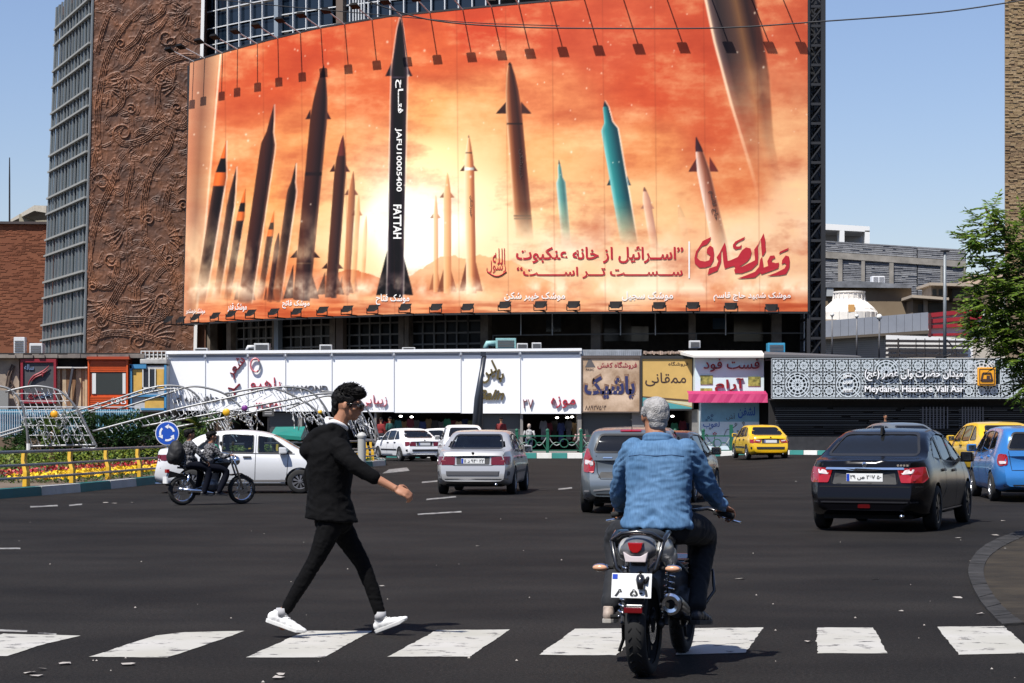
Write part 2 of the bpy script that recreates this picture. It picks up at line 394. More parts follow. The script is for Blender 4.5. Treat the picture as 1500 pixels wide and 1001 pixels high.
pv = MB(); pts = [(PX(520, YK), YK+3.5), (PX(760, YK), YK+.3), (PX(1080, YK), YK+.3), (PX(1240, 93), 93.3), (PX(1700, 88), 88.3), (60, 130), (-60, 130), (-60, YK+3.5)]
pv.add([(x, y, .235) for x, y in pts], [tuple(range(len(pts)))])
tag(pv.build('far_pavement', mat('paving', (.16, .15, .14), .85, var=.3, vscale=.8)), kind='structure')
# traffic island on the left
isl = smoothpath([(-260, 742), (-100, 738), (0, 731), (120, 721), (232, 709), (330, 699), (430, 691), (520, 685), (558, 683), (566, 681), (560, 678), (540, 676)], 3)
isl3 = [G(*p) for p in isl]
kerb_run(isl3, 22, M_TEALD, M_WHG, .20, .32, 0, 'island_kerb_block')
def offs(pts, w_):
 out = []
 for i, p in enumerate(pts):
  d = (pts[min(i+1, len(pts)-1)]-pts[max(i-1, 0)]).normalized(); out.append(p+Vector((-d.y, d.x, 0))*w_)
 return out
e = offs(isl3, .32); pv = MB()
back = [Vector((-30, 90, 0)), Vector((-60, 60, 0))]
pts = [(p.x, p.y, .17) for p in e[:-4]]+[(p.x, p.y, .17) for p in [Vector((e[-5].x, 88, 0))]+back]
pv.add(pts, [tuple(range(len(pts)))])
tag(pv.build('island_soil', mat('soil', (.10, .07, .05), .95, col2=(.16, .13, .09), vscale=2, bump=.5)), kind='structure')
# ================================================================ CURVED BILLBOARD
BR = 52.0; BX0 = PX(1183, 110); BY0 = 110.0
def arc_pt(px, dr=0.0):
 """where the ray of photo column px meets the facade arc (radius BR+dr pushed towards the viewer)"""
 R = BR+dr; k = (px-750)/F; cx, cy = BX0, BY0+BR
 # (k*Y-cx)^2+(Y-cy)^2=R^2 near solution
 a = k*k+1; b = -2*(k*cx+cy); c = cx*cx+cy*cy-R*R; D = max(b*b-4*a*c, 0); Y = (-b-math.sqrt(D))/(2*a)
 return k*Y, Y
def arc_n(px):
 x, y = arc_pt(px); v = Vector((x-BX0, y-(BY0+BR), 0)); return v.normalized()
TOPX = [268, 278, 322, 400, 467, 570, 700, 800, 1000, 1183]; TOPY = [96, 92, 79, 58, 42, 25, 12, 3, -12, -20]
BOTX = [268, 400, 600, 800, 1000, 1183]; BOTY = [474, 466.5, 459.5, 457, 456, 456.5]
def bb_point(px, py, d=0.0):
 """photo point on the billboard face, moved d metres out of the face"""
 x, y = arc_pt(px); z = CAMH+(HZ-py)/F*y
 if d: n = arc_n(px); return (x+n.x*d, y+n.y*d, z)
 return (x, y, z)
# ---- painted print, rasterised in photo pixels
X0, Y0_, W, H = 262, -26, 926, 504
def fbm(w, h, sx, sy, oct=5, seed=0, rough=.55):
 r = np.random.default_rng(seed); out = np.zeros((h, w)); amp = 1; tot = 0
 for o in range(oct):
  gx, gy = max(2, int(w/sx*2**o)+2), max(2, int(h/sy*2**o)+2); g = r.random((gy, gx))
  xs = np.linspace(0, gx-1.001, w); ys = np.linspace(0, gy-1.001, h); xi = xs.astype(int); yi = ys.astype(int)
  fx = xs-xi; fy = ys-yi; fx = fx*fx*(3-2*fx); fy = (fy*fy*(3-2*fy))[:, None]
  a = g[yi][:, xi]*(1-fx)+g[yi][:, xi+1]*fx; b = g[yi+1][:, xi]*(1-fx)+g[yi+1][:, xi+1]*fx
  out += amp*(a*(1-fy)+b*fy); tot += amp; amp *= rough
 return out/tot
ctl = [(285,110,215,130,90),(330,120,226,95,50),(330,250,238,132,72),(290,350,225,150,110),(330,400,230,150,95),(450,60,222,84,44),(450,200,242,150,84),(500,300,250,190,120),
 (520,380,252,205,140),(560,330,255,250,225),(640,330,255,252,230),(610,370,255,246,215),(640,240,253,222,155),(640,80,235,105,55),(640,160,246,172,100),(700,50,225,76,40),(700,160,244,165,98),
 (700,300,253,222,165),(700,380,252,215,160),(800,40,226,88,50),(800,150,240,140,84),(800,230,246,172,104),(800,300,248,200,140),(800,380,248,212,165),(900,60,226,92,54),
 (950,130,228,88,46),(950,220,240,146,84),(950,300,243,185,125),(950,400,246,212,170),(1050,60,222,84,46),(1060,180,228,98,54),(1080,270,235,130,75),(1100,350,246,205,160),
 (1170,60,226,105,65),(1150,200,240,165,112),(1165,300,245,195,150),(1165,400,240,185,140),(1170,445,226,108,58),(1000,442,234,140,90),(800,445,238,160,110),(640,445,236,142,88),
 (450,445,226,108,54),(350,455,226,112,62),(280,465,224,122,78),(420,370,244,150,85),(400,110,226,90,46),(550,120,232,108,58),(380,300,246,165,92)]
yy, xx = np.mgrid[Y0_:Y0_+H, X0:X0+W].astype(float)
acc = np.zeros((H, W, 3)); ws = np.zeros((H, W))
for cx, cy, r_, g_, b_ in ctl:
 wgt = 1/((((xx-cx))**2+((yy-cy)*1.15)**2)+350)**1.9; acc += wgt[..., None]*np.array([r_, g_, b_]); ws += wgt
IMG = acc/ws[..., None]/255.
cl = fbm(W, H, 170, 40, 7, 3, .66); cl2 = fbm(W, H, 90, 70, 7, 5, .68)
streak = np.clip((cl-.5)*4.2, -1, 1)*.55+np.clip((cl2-.5)*4.5, -1, 1)*.55
hi = np.array([1., .82, .58]); lo = np.array([.70, .20, .10])
k = np.clip(streak, 0, 1)[..., None]*.70; IMG = IMG*(1-k)+np.maximum(hi, IMG)*k
k = np.clip(-streak, 0, 1)[..., None]*.50; IMG = IMG*(1-k)+np.minimum(lo, IMG)*k*1.02
glow = .68*np.exp(-(((xx-605)/95)**2+((yy-325)/75)**2)); IMG = IMG*(1-glow[..., None])+np.array([1, .99, .90])*glow[..., None]
def blend(mask, col):
 global IMG
 IMG = IMG*(1-mask[..., None])+np.asarray(col)*mask[..., None]
# hills and desert floor
def hill(x0, x1, yb, amp, seed, col, a=.8):
 rr = fbm(W, 2, 70, 1, 5, seed)[0]; t = np.clip((xx[0]-x0)/(x1-x0), 0, 1); top = yb-amp*np.sin(PI*t)**.7*(.5+rr)
 m = ((yy > top[None]) & (yy < yb+6) & (xx > x0) & (xx < x1)).astype(float)*np.clip((yb+6-yy)/22, 0, 1); blend(m*a, col)
hill(420, 580, 432, 36, 21, (.86, .40, .20), .75); hill(570, 830, 430, 48, 22, (.93, .62, .38), .6); hill(262, 440, 440, 28, 23, (.88, .45, .25), .6)
fl = fbm(W, H, 60, 5, 4, 31); m = np.clip((yy-432)/14, 0, 1)*np.clip((fl-.48)*5, 0, 1)*.45; blend(m, (.72, .26, .12))
m = np.clip((yy-428)/10, 0, 1)*np.clip((.50-fl)*5, 0, 1)*.4; blend(m, (1, .72, .48))
# giant blurred body at the upper right and pale strip at the left edge
def seg(x, pts):
 return np.interp(x, [p[0] for p in pts], [p[1] for p in pts])
def tilted_band(l, r, cols, fade, soft=2.0):
 """l, r: [(y, x)] edges; cols: [(u, rgb)] ; fade [(y, alpha)]"""
 xl = seg(yy[:, 0], l)[:, None]; xr = seg(yy[:, 0], r)[:, None]; u = (xx-xl)/(xr-xl)
 m = np.clip((xx-xl)/soft+.5, 0, 1)*np.clip((xr-xx)/soft+.5, 0, 1)*seg(yy[:, 0], fade)[:, None]
 c = np.stack([np.interp(u, [q[0] for q in cols], [q[1][i] for q in cols]) for i in range(3)], -1); blend(m, c)
tilted_band([(-26, 1028), (60, 1046), (150, 1070), (250, 1100), (340, 1122)], [(-26, 1100), (60, 1118), (110, 1126), (200, 1132), (300, 1150)],
   [(0, (.80, .66, .56)), (.07, (.42, .33, .32)), (.2, (.22, .17, .18)), (.45, (.36, .25, .21)), (.6, (.52, .35, .22)), (.8, (.22, .12, .12)), (1, (.36, .16, .11))],
   [(-26, 1), (85, .95), (120, .7), (170, .35), (230, .10), (290, 0)], 3)
tilted_band([(-26, 1026), (60, 1044), (150, 1068), (250, 1098), (350, 1124)], [(-26, 1029.5), (60, 1047.5), (150, 1072), (250, 1103), (350, 1129)],
   [(0, (1, .90, .78)), (1, (1, .88, .72))], [(-26, .9), (130, .75), (300, 0)], 2)
sm = np.clip((fbm(W, H, 70, 80, 5, 41)-.45)*3.5, 0, 1)*np.exp(-(((xx-1128)/42)**2+((yy-170)/80)**2)); blend(sm*.8, (.98, .78, .56))
tilted_band([(60, 268), (474, 262)], [(60, 322), (474, 288)], [(0, (.93, .72, .55)), (.3, (.80, .55, .42)), (.6, (.58, .42, .33)), (1, (.90, .70, .52))], [(60, .8), (474, .55)], 3)
tilted_band([(60, 323), (330, 299), (474, 284)], [(60, 325.5), (330, 302), (474, 287)], [(0, (1, .93, .8)), (1, (1, .93, .8))], [(60, .9), (474, .3)], 1.5)
# rockets
def poly_mask(pts, ss=1):
 pts = np.array(pts, float); m = np.zeros((H, W)); x0, y0 = np.floor(pts.min(0)-2).astype(int); x1, y1 = np.ceil(pts.max(0)+2).astype(int)
 ix0, iy0 = max(x0-X0, 0), max(y0-Y0_, 0); ix1, iy1 = min(x1-X0, W), min(y1-Y0_, H)
 if ix1 <= ix0 or iy1 <= iy0: return m
 s = 3; o = (np.arange(s)+.5)/s
 px_ = (X0+ix0+(np.arange((ix1-ix0)*s)+.5)/s); py_ = (Y0_+iy0+(np.arange((iy1-iy0)*s)+.5)/s)
 gx, gy = np.meshgrid(px_, py_); ins = np.zeros(gx.shape, bool); n = len(pts)
 for i in range(n):
  xa, ya = pts[i]; xb, yb = pts[(i+1) % n]
  if ya == yb: continue
  c = ((ya > gy) != (yb > gy)) & (gx < (xb-xa)*(gy-ya)/(yb-ya)+xa); ins ^= c
 m[iy0:iy1, ix0:ix1] = ins.reshape(iy1-iy0, s, ix1-ix0, s).mean((1, 3)); return m
def rocket(tip, base, w, prof, cols, bands=(), fins=(), fade=None, rim=None, alpha=1.0):
 """prof [(t from tip 0..1, half width factor)]; cols [(u -1..1, rgb)]; bands [(y0,y1,rgb)]; fins [(y, span, height, rgb)]"""
 tip = np.array(tip, float); base = np.array(base, float); ax = base-tip; L = np.linalg.norm(ax); ax /= L; nr = np.array([-ax[1], ax[0]])
 if nr[0] < 0: nr = -nr
 t = ((xx-tip[0])*ax[0]+(yy-tip[1])*ax[1])/L; d = (xx-tip[0])*nr[0]+(yy-tip[1])*nr[1]
 hw = np.interp(t, [p[0] for p in prof], [p[1] for p in prof])*w*.86
 fa = np.interp(yy, [f[0] for f in fade], [f[1] for f in fade]) if fade else 1.0
 for fy, span, hgt, col in fins:
  cx = tip[0]+ax[0]/ax[1]*(fy-tip[1]); tt = (fy-tip[1])/ax[1]/L; wloc = np.interp(tt, [p[0] for p in prof], [p[1] for p in prof])*w*.8
  for sgn in (-1, 1):
   pts = [(cx+sgn*wloc, fy-hgt), (cx+sgn*span*.92, fy-hgt*.18), (cx+sgn*span, fy), (cx+sgn*wloc, fy-hgt*.02)]
   blend(poly_mask(pts)*fa*alpha, col if sgn > 0 else [c*.8 for c in col])
 u = d/np.maximum(hw, .3); inside = (t > 0) & (t < 1)
 m = np.clip((hw-np.abs(d))+.5, 0, 1)*inside
 c = np.stack([np.interp(u, [q[0] for q in cols], [q[1][i] for q in cols]) for i in range(3)], -1)
 for y0, y1, bc in bands:
  bm = np.clip(yy-y0+.5, 0, 1)*np.clip(y1-yy+.5, 0, 1); shade = np.interp(u, [-1, -.3, .5, 1], [1.0, 1.15, .85, .6])
  c = c*(1-bm[..., None])+np.array(bc)*shade[..., None]*bm[..., None]
 if rim is not None:
  rm = np.clip(1.6-np.abs(np.abs(d)-hw-.6), 0, 1)*inside*(((d > 0) if rim > 0 else (np.abs(d) > 0)) if rim else 1)*fa*alpha*.5; blend(rm, (1, .95, .9))
 blend(m*fa*alpha, c)
OG = [(0, .0), (.03, .25), (.08, .52), (.14, .78), (.20, .95), (.24, 1), (1, 1)]
SH = [(0, 0), (.08, .30), (.14, .46), (.20, .95), (.24, 1), (1, .92)]
dk = [(-1, (.42, .25, .18)), (-.4, (.22, .13, .11)), (.5, (.13, .08, .09)), (.85, (.22, .16, .16)), (1, (.75, .62, .55))]
dk2 = [(-1, (.34, .16, .10)), (-.5, (.30, .14, .11)), (0, (.24, .12, .12)), (.6, (.15, .08, .10)), (1, (.45, .28, .22))]
pale = [(-1, (.98, .80, .58)), (0, (.93, .66, .42)), (1, (.80, .48, .30))]
OR = (.95, .42, .16); BK = (.13, .09, .09)
fd = [(0, 1), (385, 1), (425, .55), (440, .2), (446, 0)]
rocket((331, 205), (292, 446), 10, [(0, 0), (.12, .5), (.22, 1), (1, .9)], dk, [(205, 232, OR), (252, 272, OR), (232, 252, BK)], (), fd, 1)
rocket((346, 243), (316, 440), 6.5, [(0, 0), (.2, .8), (.3, 1), (1, .9)], dk, (), (), [(0, 1), (370, .9), (430, .2), (440, 0)], 1)
rocket((359, 275), (332, 440), 6.5, [(0, 0), (.15, .7), (.25, 1), (1, .9)], dk, [(275, 297, OR), (297, 310, BK), (310, 323, OR)], (), [(0, 1), (380, .95), (435, .2), (440, 0)])
rocket((401, 152), (358, 444), 12.5, SH, dk2, (), [(440, 16, 30, (.3, .14, .1))], [(0, 1), (400, .95), (440, .6), (446, 0)], 1)
rocket((401, 308), (380, 440), 5.5, [(0, 0), (.2, .8), (.3, 1), (1, .9)], dk, [(308, 326, OR), (326, 336, BK), (336, 346, OR)], (), [(0, 1), (390, .8), (436, .2), (440, 0)])
rocket((408, 340), (394, 442), 4.5, OG, dk2, (), [(440, 8, 22, (.25, .12, .1))], [(0, 1), (420, .9), (444, .3)])
rocket((433, 238), (404, 442), 8, SH, dk, (), [(440, 13, 26, (.3, .16, .12))], [(0, 1), (330, .95), (400, .65), (440, .3)], 1)
rocket((536, 315), (530, 425), 3.5, OG, pale, (), (), [(0, .7), (390, .6), (425, .1)])
rocket((525, 285), (516, 430), 4.5, OG, pale, (), [(316, 8, 8, (.7, .4, .25)), (428, 9, 24, (.55, .28, .18))], [(0, .8), (430, .6)])
rocket((517, 250), (506, 432), 6, OG, [(-1, (.85, .5, .3)), (0, (.62, .32, .2)), (1, (.40, .2, .15))], (), [(286, 10, 9, (.5, .25, .2)), (430, 12, 26, (.42, .2, .14))], [(0, .9), (430, .7)])
rocket((502, 197), (484, 436), 10, OG, dk2, [(197, 228, (.40, .15, .14))], [(252, 15, 12, (.32, .14, .14)), (394, 16, 9, (.28, .12, .1)), (432, 20, 34, (.30, .13, .09))], [(0, .95), (437, .9)])
rocket((474, 94), (441, 440), 14.5, OG, dk2, [(252, 257, (.16, .08, .1)), (385, 386, (.5, .4, .3))], [(175, 19, 15, (.28, .12, .12)), (378, 22, 12, (.24, .11, .1)), (438, 26, 50, (.26, .12, .1))], [(0, 1), (440, .95)])
rocket((586, 24), (578, 436), 13.5, [(0, 0), (.04, .35), (.1, .62), (.19, .98), (.2, 1), (1, 1)], [(-1, (.24, .16, .2)), (-.5, (.10, .06, .10)), (.4, (.08, .05, .08)), (1, (.26, .18, .22))],
       [(112, 114, (.3, .25, .3))], [(112, 20, 20, (.22, .10, .13)), (433, 27, 66, (.13, .08, .10))], [(0, 1), (437, 1)], 0)
rocket((638, 285), (638, 428), 4, OG, pale, (), [(320, 8, 7, (.8, .5, .3)), (425, 9, 26, (.75, .42, .26))], [(0, .75), (430, .7)])
rocket((655, 252), (655, 430), 6.5, OG, pale, (), [(290, 11, 8, (.72, .42, .3)), (428, 14, 34, (.62, .32, .2))], [(0, .85), (430, .85)])
rocket((686, 197), (690, 430), 8.5, OG, [(-1, (1, .88, .72)), (0, (.96, .68, .44)), (.5, (.75, .42, .26)), (1, (.6, .3, .2))], [(197, 201, BK), (223, 224.5, BK), (245, 249, (.9, .9, .85))],
       [(251, 13, 9, (.45, .22, .18)), (427, 17, 44, (.60, .30, .20))], [(0, 1), (430, .9)])
rocket((746, 90), (768, 352), 13.5, [(0, .0), (.015, .22), (.08, .55), (.16, .8), (.25, .95), (.3, 1), (1, 1.15)], [(-1, (1, .82, .62)), (-.7, (.70, .40, .24)), (-.2, (.38, .18, .12)), (.5, (.24, .11, .1)), (1, (.5, .26, .18))],
       [(90, 95, BK), (180, 182, BK), (315, 317, BK), (319, 321, BK)], [(167, 26, 18, (.30, .15, .13))], [(0, 1), (250, .95), (310, .7), (352, 0)])
rocket((818, 233), (830, 365), 8, [(0, 0), (.1, .4), (.2, .5), (.26, 1), (1, 1)], [(-1, (.75, .92, .9)), (-.3, (.25, .62, .62)), (.5, (.12, .42, .46)), (1, (.5, .7, .68))], [(233, 240, (.1, .3, .35))], (), [(0, .95), (290, .8), (365, 0)])
rocket((885, 147), (922, 360), 14.5, [(0, 0), (.05, .35), (.15, .5), (.2, 1), (1, 1)], [(-1, (.55, .85, .82)), (-.5, (.16, .58, .58)), (.2, (.07, .40, .44)), (.7, (.05, .27, .33)), (.9, (.1, .3, .35)), (1, (.85, .9, .85))],
       [(147, 156, (.06, .22, .28))], [(272, 18, 15, (.10, .28, .33))], [(0, 1), (290, .95), (325, .5), (360, 0)], 1)
rocket((943, 273), (960, 372), 7, OG, [(-1, (1, .9, .8)), (0, (.85, .62, .56)), (1, (.6, .38, .38))], [(273, 280, (.3, .12, .16))], [(306, 10, 7, (.7, .45, .4))], [(0, .9), (330, .6), (372, 0)])
rocket((994, 300), (1010, 378), 6, OG, [(-1, (.95, .85, .75)), (1, (.72, .6, .52))], [(300, 318, (.62, .5, .45))], (), [(0, .8), (378, 0)])
rocket((887, 312), (893, 380), 3.5, OG, [(-1, (.95, .9, .82)), (1, (.8, .72, .62))], (), (), [(0, .6), (380, 0)])
rocket((1019, 200), (1062, 395), 13, [(0, .05), (.08, .4), (.2, .72), (.26, .86), (1, 1.1)], [(-1, (1, .95, .9)), (-.5, (.86, .68, .60)), (.1, (.62, .36, .28)), (.7, (.40, .2, .16)), (1, (.8, .55, .42))],
       [(198, 222, (.22, .10, .16))], [(252, 22, 22, (.42, .13, .13))], [(0, 1), (290, .85), (345, .4), (395, 0)])
# smoke, dust, sparkles, fabric seams
sm = np.clip((fbm(W, H, 34, 40, 5, 51)-.42)*4, 0, 1); blend(sm*np.clip(1-np.abs(yy-422)/26, 0, 1)*.9, (1, .90, .76))
sm = np.clip((fbm(W, H, 40, 70, 5, 52)-.47)*4, 0, 1)*np.clip((620-xx)/60, 0, 1); blend(sm*np.clip(1-np.abs(yy-375)/75, 0, 1)*.7, (1, .86, .66))
sm = np.clip((fbm(W, H, 60, 60, 5, 53)-.40)*3, 0, 1)*np.clip((xx-700)/60, 0, 1); blend(sm*np.clip(1-np.abs(yy-365)/60, 0, 1)*.7, (1, .93, .80))
for i in range(150):
 cx, cy, r_ = random.uniform(X0, X0+W), random.uniform(0, 330), random.choice([.6, .8, .8, 1.0, 1.4])
 d2 = (xx-cx)**2+((yy-cy)*.8)**2; blend(np.exp(-d2/(r_*r_))*.8, (1, .93, .82))
for sx in (330, 386, 442, 506, 575, 670, 742, 810, 884, 960, 1032, 1110): blend(np.exp(-((xx-sx-(yy-200)*.01)/.7)**2)*.20, (.45, .16, .08))
IMG = np.clip(IMG, 0, 1)
lin = np.where(IMG <= .04045, IMG/12.92, ((IMG+.055)/1.055)**2.4)
lin = np.clip(lin*(.74+.36*lin[..., 1:2]), 0, .88); lm = lin.max(-1, keepdims=True); lin = lin*lm/(lm+.022)
nxg, nyg = 820, 430
cols_px = np.linspace(274.5, 1183, nxg); cols_b = np.linspace(268.5, 1183, nxg)
lean = np.linspace(0, 1, nyg)                                  # 0 bottom .. 1 top
pxg = cols_b[None]*(1-lean[:, None])+np.linspace(278, 1183, nxg)[None]*lean[:, None]
topy = np.interp(pxg, TOPX, TOPY); boty = np.interp(pxg, BOTX, BOTY); pyg = boty*(1-lean[:, None])+topy*lean[:, None]
kx = (pxg-750)/F; cx_, cy_ = BX0, BY0+BR; a_ = kx*kx+1; b_ = -2*(kx*cx_+cy_); c_ = cx_**2+cy_**2-BR**2
Yg = (-b_-np.sqrt(np.maximum(b_*b_-4*a_*c_, 0)))/(2*a_); Xg = kx*Yg; Zg = CAMH+(HZ-pyg)/F*Yg
def grid_mesh(name, X, Y, Z, C=None):
 ny, nx = X.shape; me = bpy.data.meshes.new(name); nv = nx*ny
 co = np.stack([X, Y, Z], -1).reshape(-1, 3).astype(np.float32)
 i = np.arange(ny-1)[:, None]*nx+np.arange(nx-1)[None]; q = np.stack([i, i+1, i+nx+1, i+nx], -1).reshape(-1, 4).astype(np.int32); nf = len(q)
 me.vertices.add(nv); me.vertices.foreach_set('co', co.ravel()); me.loops.add(nf*4); me.loops.foreach_set('vertex_index', q.ravel())
 me.polygons.add(nf); me.polygons.foreach_set('loop_start', np.arange(0, nf*4, 4, dtype=np.int32)); me.update(calc_edges=True); me.validate()
 if C is not None:
  at = me.color_attributes.new('Col', 'FLOAT_COLOR', 'POINT'); at.data.foreach_set('color', np.concatenate([C.reshape(-1, 3), np.ones((nv, 1))], 1).astype(np.float32).ravel())
 return me
fx = np.clip(pxg-X0-.5, 0, W-1.01); fy = np.clip(pyg-Y0_-.5, 0, H-1.01); xi = fx.astype(int); yi = fy.astype(int); fx = (fx-xi)[..., None]; fy = (fy-yi)[..., None]
CG = (lin[yi, xi]*(1-fx)+lin[yi, xi+1]*fx)*(1-fy)+(lin[yi+1, xi]*(1-fx)+lin[yi+1, xi+1]*fx)*fy
BBL = thing('billboard', 'giant curved orange billboard of pointed rockets with red and white Persian lettering', 'billboard', (0, 0, 0))
M_PRINT = vcol_mat('printed_vinyl', .55, .25)
me = grid_mesh('print', Xg, Yg, Zg, CG); link('print', me, M_PRINT, BBL, smooth=True)
M_BLACK = mat('black_steel', (.018, .018, .02), .5); M_STEEL = mat('galvanised_steel', (.42, .43, .44), .45, .6)
M_RED = mat('print_red', (.42, .006, .018), .6); M_WHP = mat('print_white', (.80, .78, .74), .6)
# rim and back sheet of the board
pxs = list(np.linspace(268.5, 1183, 60)); rim = MB()
def bbz(px, top): return np.interp(px, TOPX, TOPY) if top else np.interp(px, BOTX, BOTY)
for top in (False, True):
 for i in range(len(pxs)-1):
  a, b = pxs[i], pxs[i+1]
  if top: a = 278+(a-268.5)*(1183-278)/(1183-268.5); b = 278+(b-268.5)*(1183-278)/(1183-268.5)
  pa, pb = Vector(bb_point(a, bbz(a, top), -.12)), Vector(bb_point(b, bbz(b, top), -.12)); o = Vector((0, 0, .05 if top else -.06))
  rim.bar(pa+o, pb+o, .14, .05)
for (xa, ya, xb, yb) in ((268.5, 474, 278, 92), (1183, 456.5, 1183, -20)):
 rim.bar(Vector(bb_point(xa, ya, -.12)), Vector(bb_point(xb, yb, -.12)), .1, .12)
rim.build('frame', M_BLACK, BBL)
bk = MB()
for i in range(len(pxs)-1):
 q = [Vector(bb_point(pxs[i], bbz(pxs[i], 0), -.3)), Vector(bb_point(pxs[i+1], bbz(pxs[i+1], 0), -.3)), Vector(bb_point(pxs[i+1], bbz(pxs[i+1], 1), -.3)), Vector(bb_point(pxs[i], bbz(pxs[i], 1), -.3))]
 bk.add(q, [(0, 1, 2, 3)])
bk.build('backing', M_BLACK, BBL)
# lettering on the print
def bbt(name, s, x0, x1, y0, y1, m, fa=True, bold=.012, d=.035, rot=0, shear=0):
 """stretch s over photo box; y0 top, y1 bottom"""
 return text_fit(name, s, x0, x1, -y1, -y0, lambda x, z, e: bb_point(x, -z, d), m, BBL, fa=fa, bold=bold, rot=rot, shear=shear)
bbt('slogan', '”اســرائیل از خانه عنکبوت', 756, 1001, 361, 386, M_RED, bold=.022, shear=0)
bbt('slogan', 'سُـــســـــت تـــر اســــــت“', 757, 1000, 391, 408, M_RED, bold=.022)
for s, x0, x1, y0, y1 in [('موشک شهید حاج قاسم', 1045, 1158, 428, 441), ('موشک سجیل', 911, 986, 427, 441), ('موشک خیبر شکن', 739, 828, 428, 441),
                          ('موشک فتاح', 551, 600, 431, 447), ('موشک فاتح', 414, 454, 440, 452), ('موشک قدر', 334, 362, 444, 457), ('موشک خرمشهر', 273, 301, 452, 461)]:
 bbt('caption', s, x0, x1, y0, y1, M_WHP, bold=.018)
bbt('rocket_name', 'فتـــاح', 579.5, 591, 117, 166, M_WHP, rot=-PI/2, bold=.03)
bbt('rocket_name', 'FATTAH', 576.5, 588.5, 300, 350, M_WHP, fa=False, rot=-PI/2, bold=.03)
bbt('rocket_number', 'JAFU10005400', 579, 589, 188, 281, M_WHP, fa=False, rot=-PI/2, bold=.015)
M_INK = mat('print_ink', (.05, .025, .02), .6)
bbt('rocket_name', 'خیبرشکن', 760, 767, 219, 262, M_INK, rot=-PI/2); bbt('rocket_name', 'خیبرشکن', 688, 693, 287, 318, M_INK, rot=-PI/2)
bbt('rocket_name', 'حاج قاسم', 1037, 1052, 280, 322, M_INK, rot=-PI/2+.25)
# calligraphy traced as closed shapes: photo = 1010 + x/8.344, 330 + y/8.344
CAL = [[(160,195),(265,145),(250,190),(215,235),(145,265),(100,330),(90,395),(130,435),(190,445),(240,430),(255,375),(210,345),(215,290),(250,250),(290,275),(300,345),(295,430),(255,500),(190,520),(120,522),(65,470),(60,400),(80,320),(125,255)],
 [(330,395),(370,335),(385,300),(432,210),(445,260),(465,440),(500,430),(590,390),(640,310),(690,272),(745,285),(758,330),(742,400),(700,450),(640,490),(560,535),(545,500),(490,515),(430,535),(415,460),(400,300),(388,330),(385,450),(340,560),(220,608),(240,530),(330,500),(352,440)],
 [(620,400),(660,400),(710,370),(715,335),(690,335),(650,355)],
 [(790,300),(840,230),(905,100),(925,180),(932,320),(905,370),(885,380),(870,180),(835,260),(840,380),(835,470),(760,545),(640,590),(555,590),(545,545),(600,505),(640,510),(720,470),(800,430)],
 [(885,385),(900,470),(905,520),(960,500),(950,440),(985,375),(1035,370),(1050,400),(1010,420),(1000,450),(1050,465),(1095,458),(1085,525),(1000,560),(875,605),(868,580),(800,640),(700,650),(580,655),(690,615),(800,570),(850,510),(865,420)],
 [(1125,480),(1130,430),(1175,370),(1215,385),(1225,440),(1220,520),(1180,600),(1100,615),(940,625),(1050,585),(1160,530),(1185,485),(1160,465)],
 [(1090,355),(1105,325),(1215,275),(1200,305)],
 [(530,240),(560,200),(680,140),(665,175),(600,205),(560,240),(575,262),(610,262),(640,235),(630,285),(560,300),(530,270)]]
cb = []
def star_tri(poly):
 from mathutils.geometry import tessellate_polygon
 return tessellate_polygon([[Vector((x, -y, 0)) for x, y in poly]])
for i, pl in enumerate(CAL):
 if i == 2: continue
 tri = star_tri(pl); vs_ = [bb_point(1010+x/8.344, 330+y/8.344, .035) for x, y in pl]
 cb.append(link('calligraphy', (lambda me: (me.from_pydata(vs_, [], [tuple(t) for t in tri]), me)[1])(bpy.data.meshes.new('calligraphy')), M_RED, BBL))
mb = MB(); pts = [bb_point(x, y, .03) for x, y in ((1008.5, 354), (1010.5, 354), (1010.5, 408), (1008.5, 408))]; mb.add(pts, [(0, 1, 2, 3)]); mb.build('divider', M_WHP, BBL)
bbt('emblem', 'الله', 722, 740, 364, 388, M_RED, bold=.0); bbt('emblem', 'رسول', 713, 741, 382, 400, M_RED, bold=.0)
mb = MB(); mb.tube([bb_point(714+28*t, 398+7*math.sin(PI*t), .03) for t in np.linspace(0, 1, 10)], .035, 4); mb.build('emblem', M_RED, BBL)
# ---- lower floodlights and upper lamp arms
M_LAMP = mat('lamp_housing', (.008, .008, .009), .6, spec=.1); M_GL = mat('lamp_glass', (.25, .26, .27), .15)
def floodlight(px, py, out=1.1, up=False):
 b = Vector(bb_point(px, py+4, 0)); n = arc_n(px); t = Vector((-n.y, n.x, 0)); c = b+n*out+Vector((0, 0, .10))
 mb = MB(); tilt = .7; u = (n*-math.sin(tilt)+Vector((0, 0, 1))*math.cos(tilt)); f = (n*-math.cos(tilt)-Vector((0, 0, 1))*-math.sin(tilt))
 w_, h_, d_ = .34, .20, .13
 vs_ = []
 for s3 in (-1, 1):
  k = 1 if s3 > 0 else .6
  for s1, s2 in ((-1, -1), (1, -1), (1, 1), (-1, 1)): vs_.append(c+t*s1*w_*k+u*s2*h_*k+f*s3*d_)
 mb.add(vs_, [(0, 1, 2, 3), (4, 5, 6, 7), (0, 1, 5, 4), (1, 2, 6, 5), (2, 3, 7, 6), (3, 0, 4, 7)])
 o = mb.build('floodlight', M_LAMP, BBL, bevel=.02)
 y = MB(); y.bar(c+t*.36-Vector((0, 0, .28)), c+t*.36+Vector((0, 0, .05)), .025); y.bar(c-t*.36-Vector((0, 0, .28)), c-t*.36+Vector((0, 0, .05)), .025)
 y.bar(c-t*.36-Vector((0, 0, .28)), c+t*.36-Vector((0, 0, .28)), .025); y.bar(c-Vector((0, 0, .28)), b-Vector((0, 0, .2)), .03); y.build('bracket', M_LAMP, o)
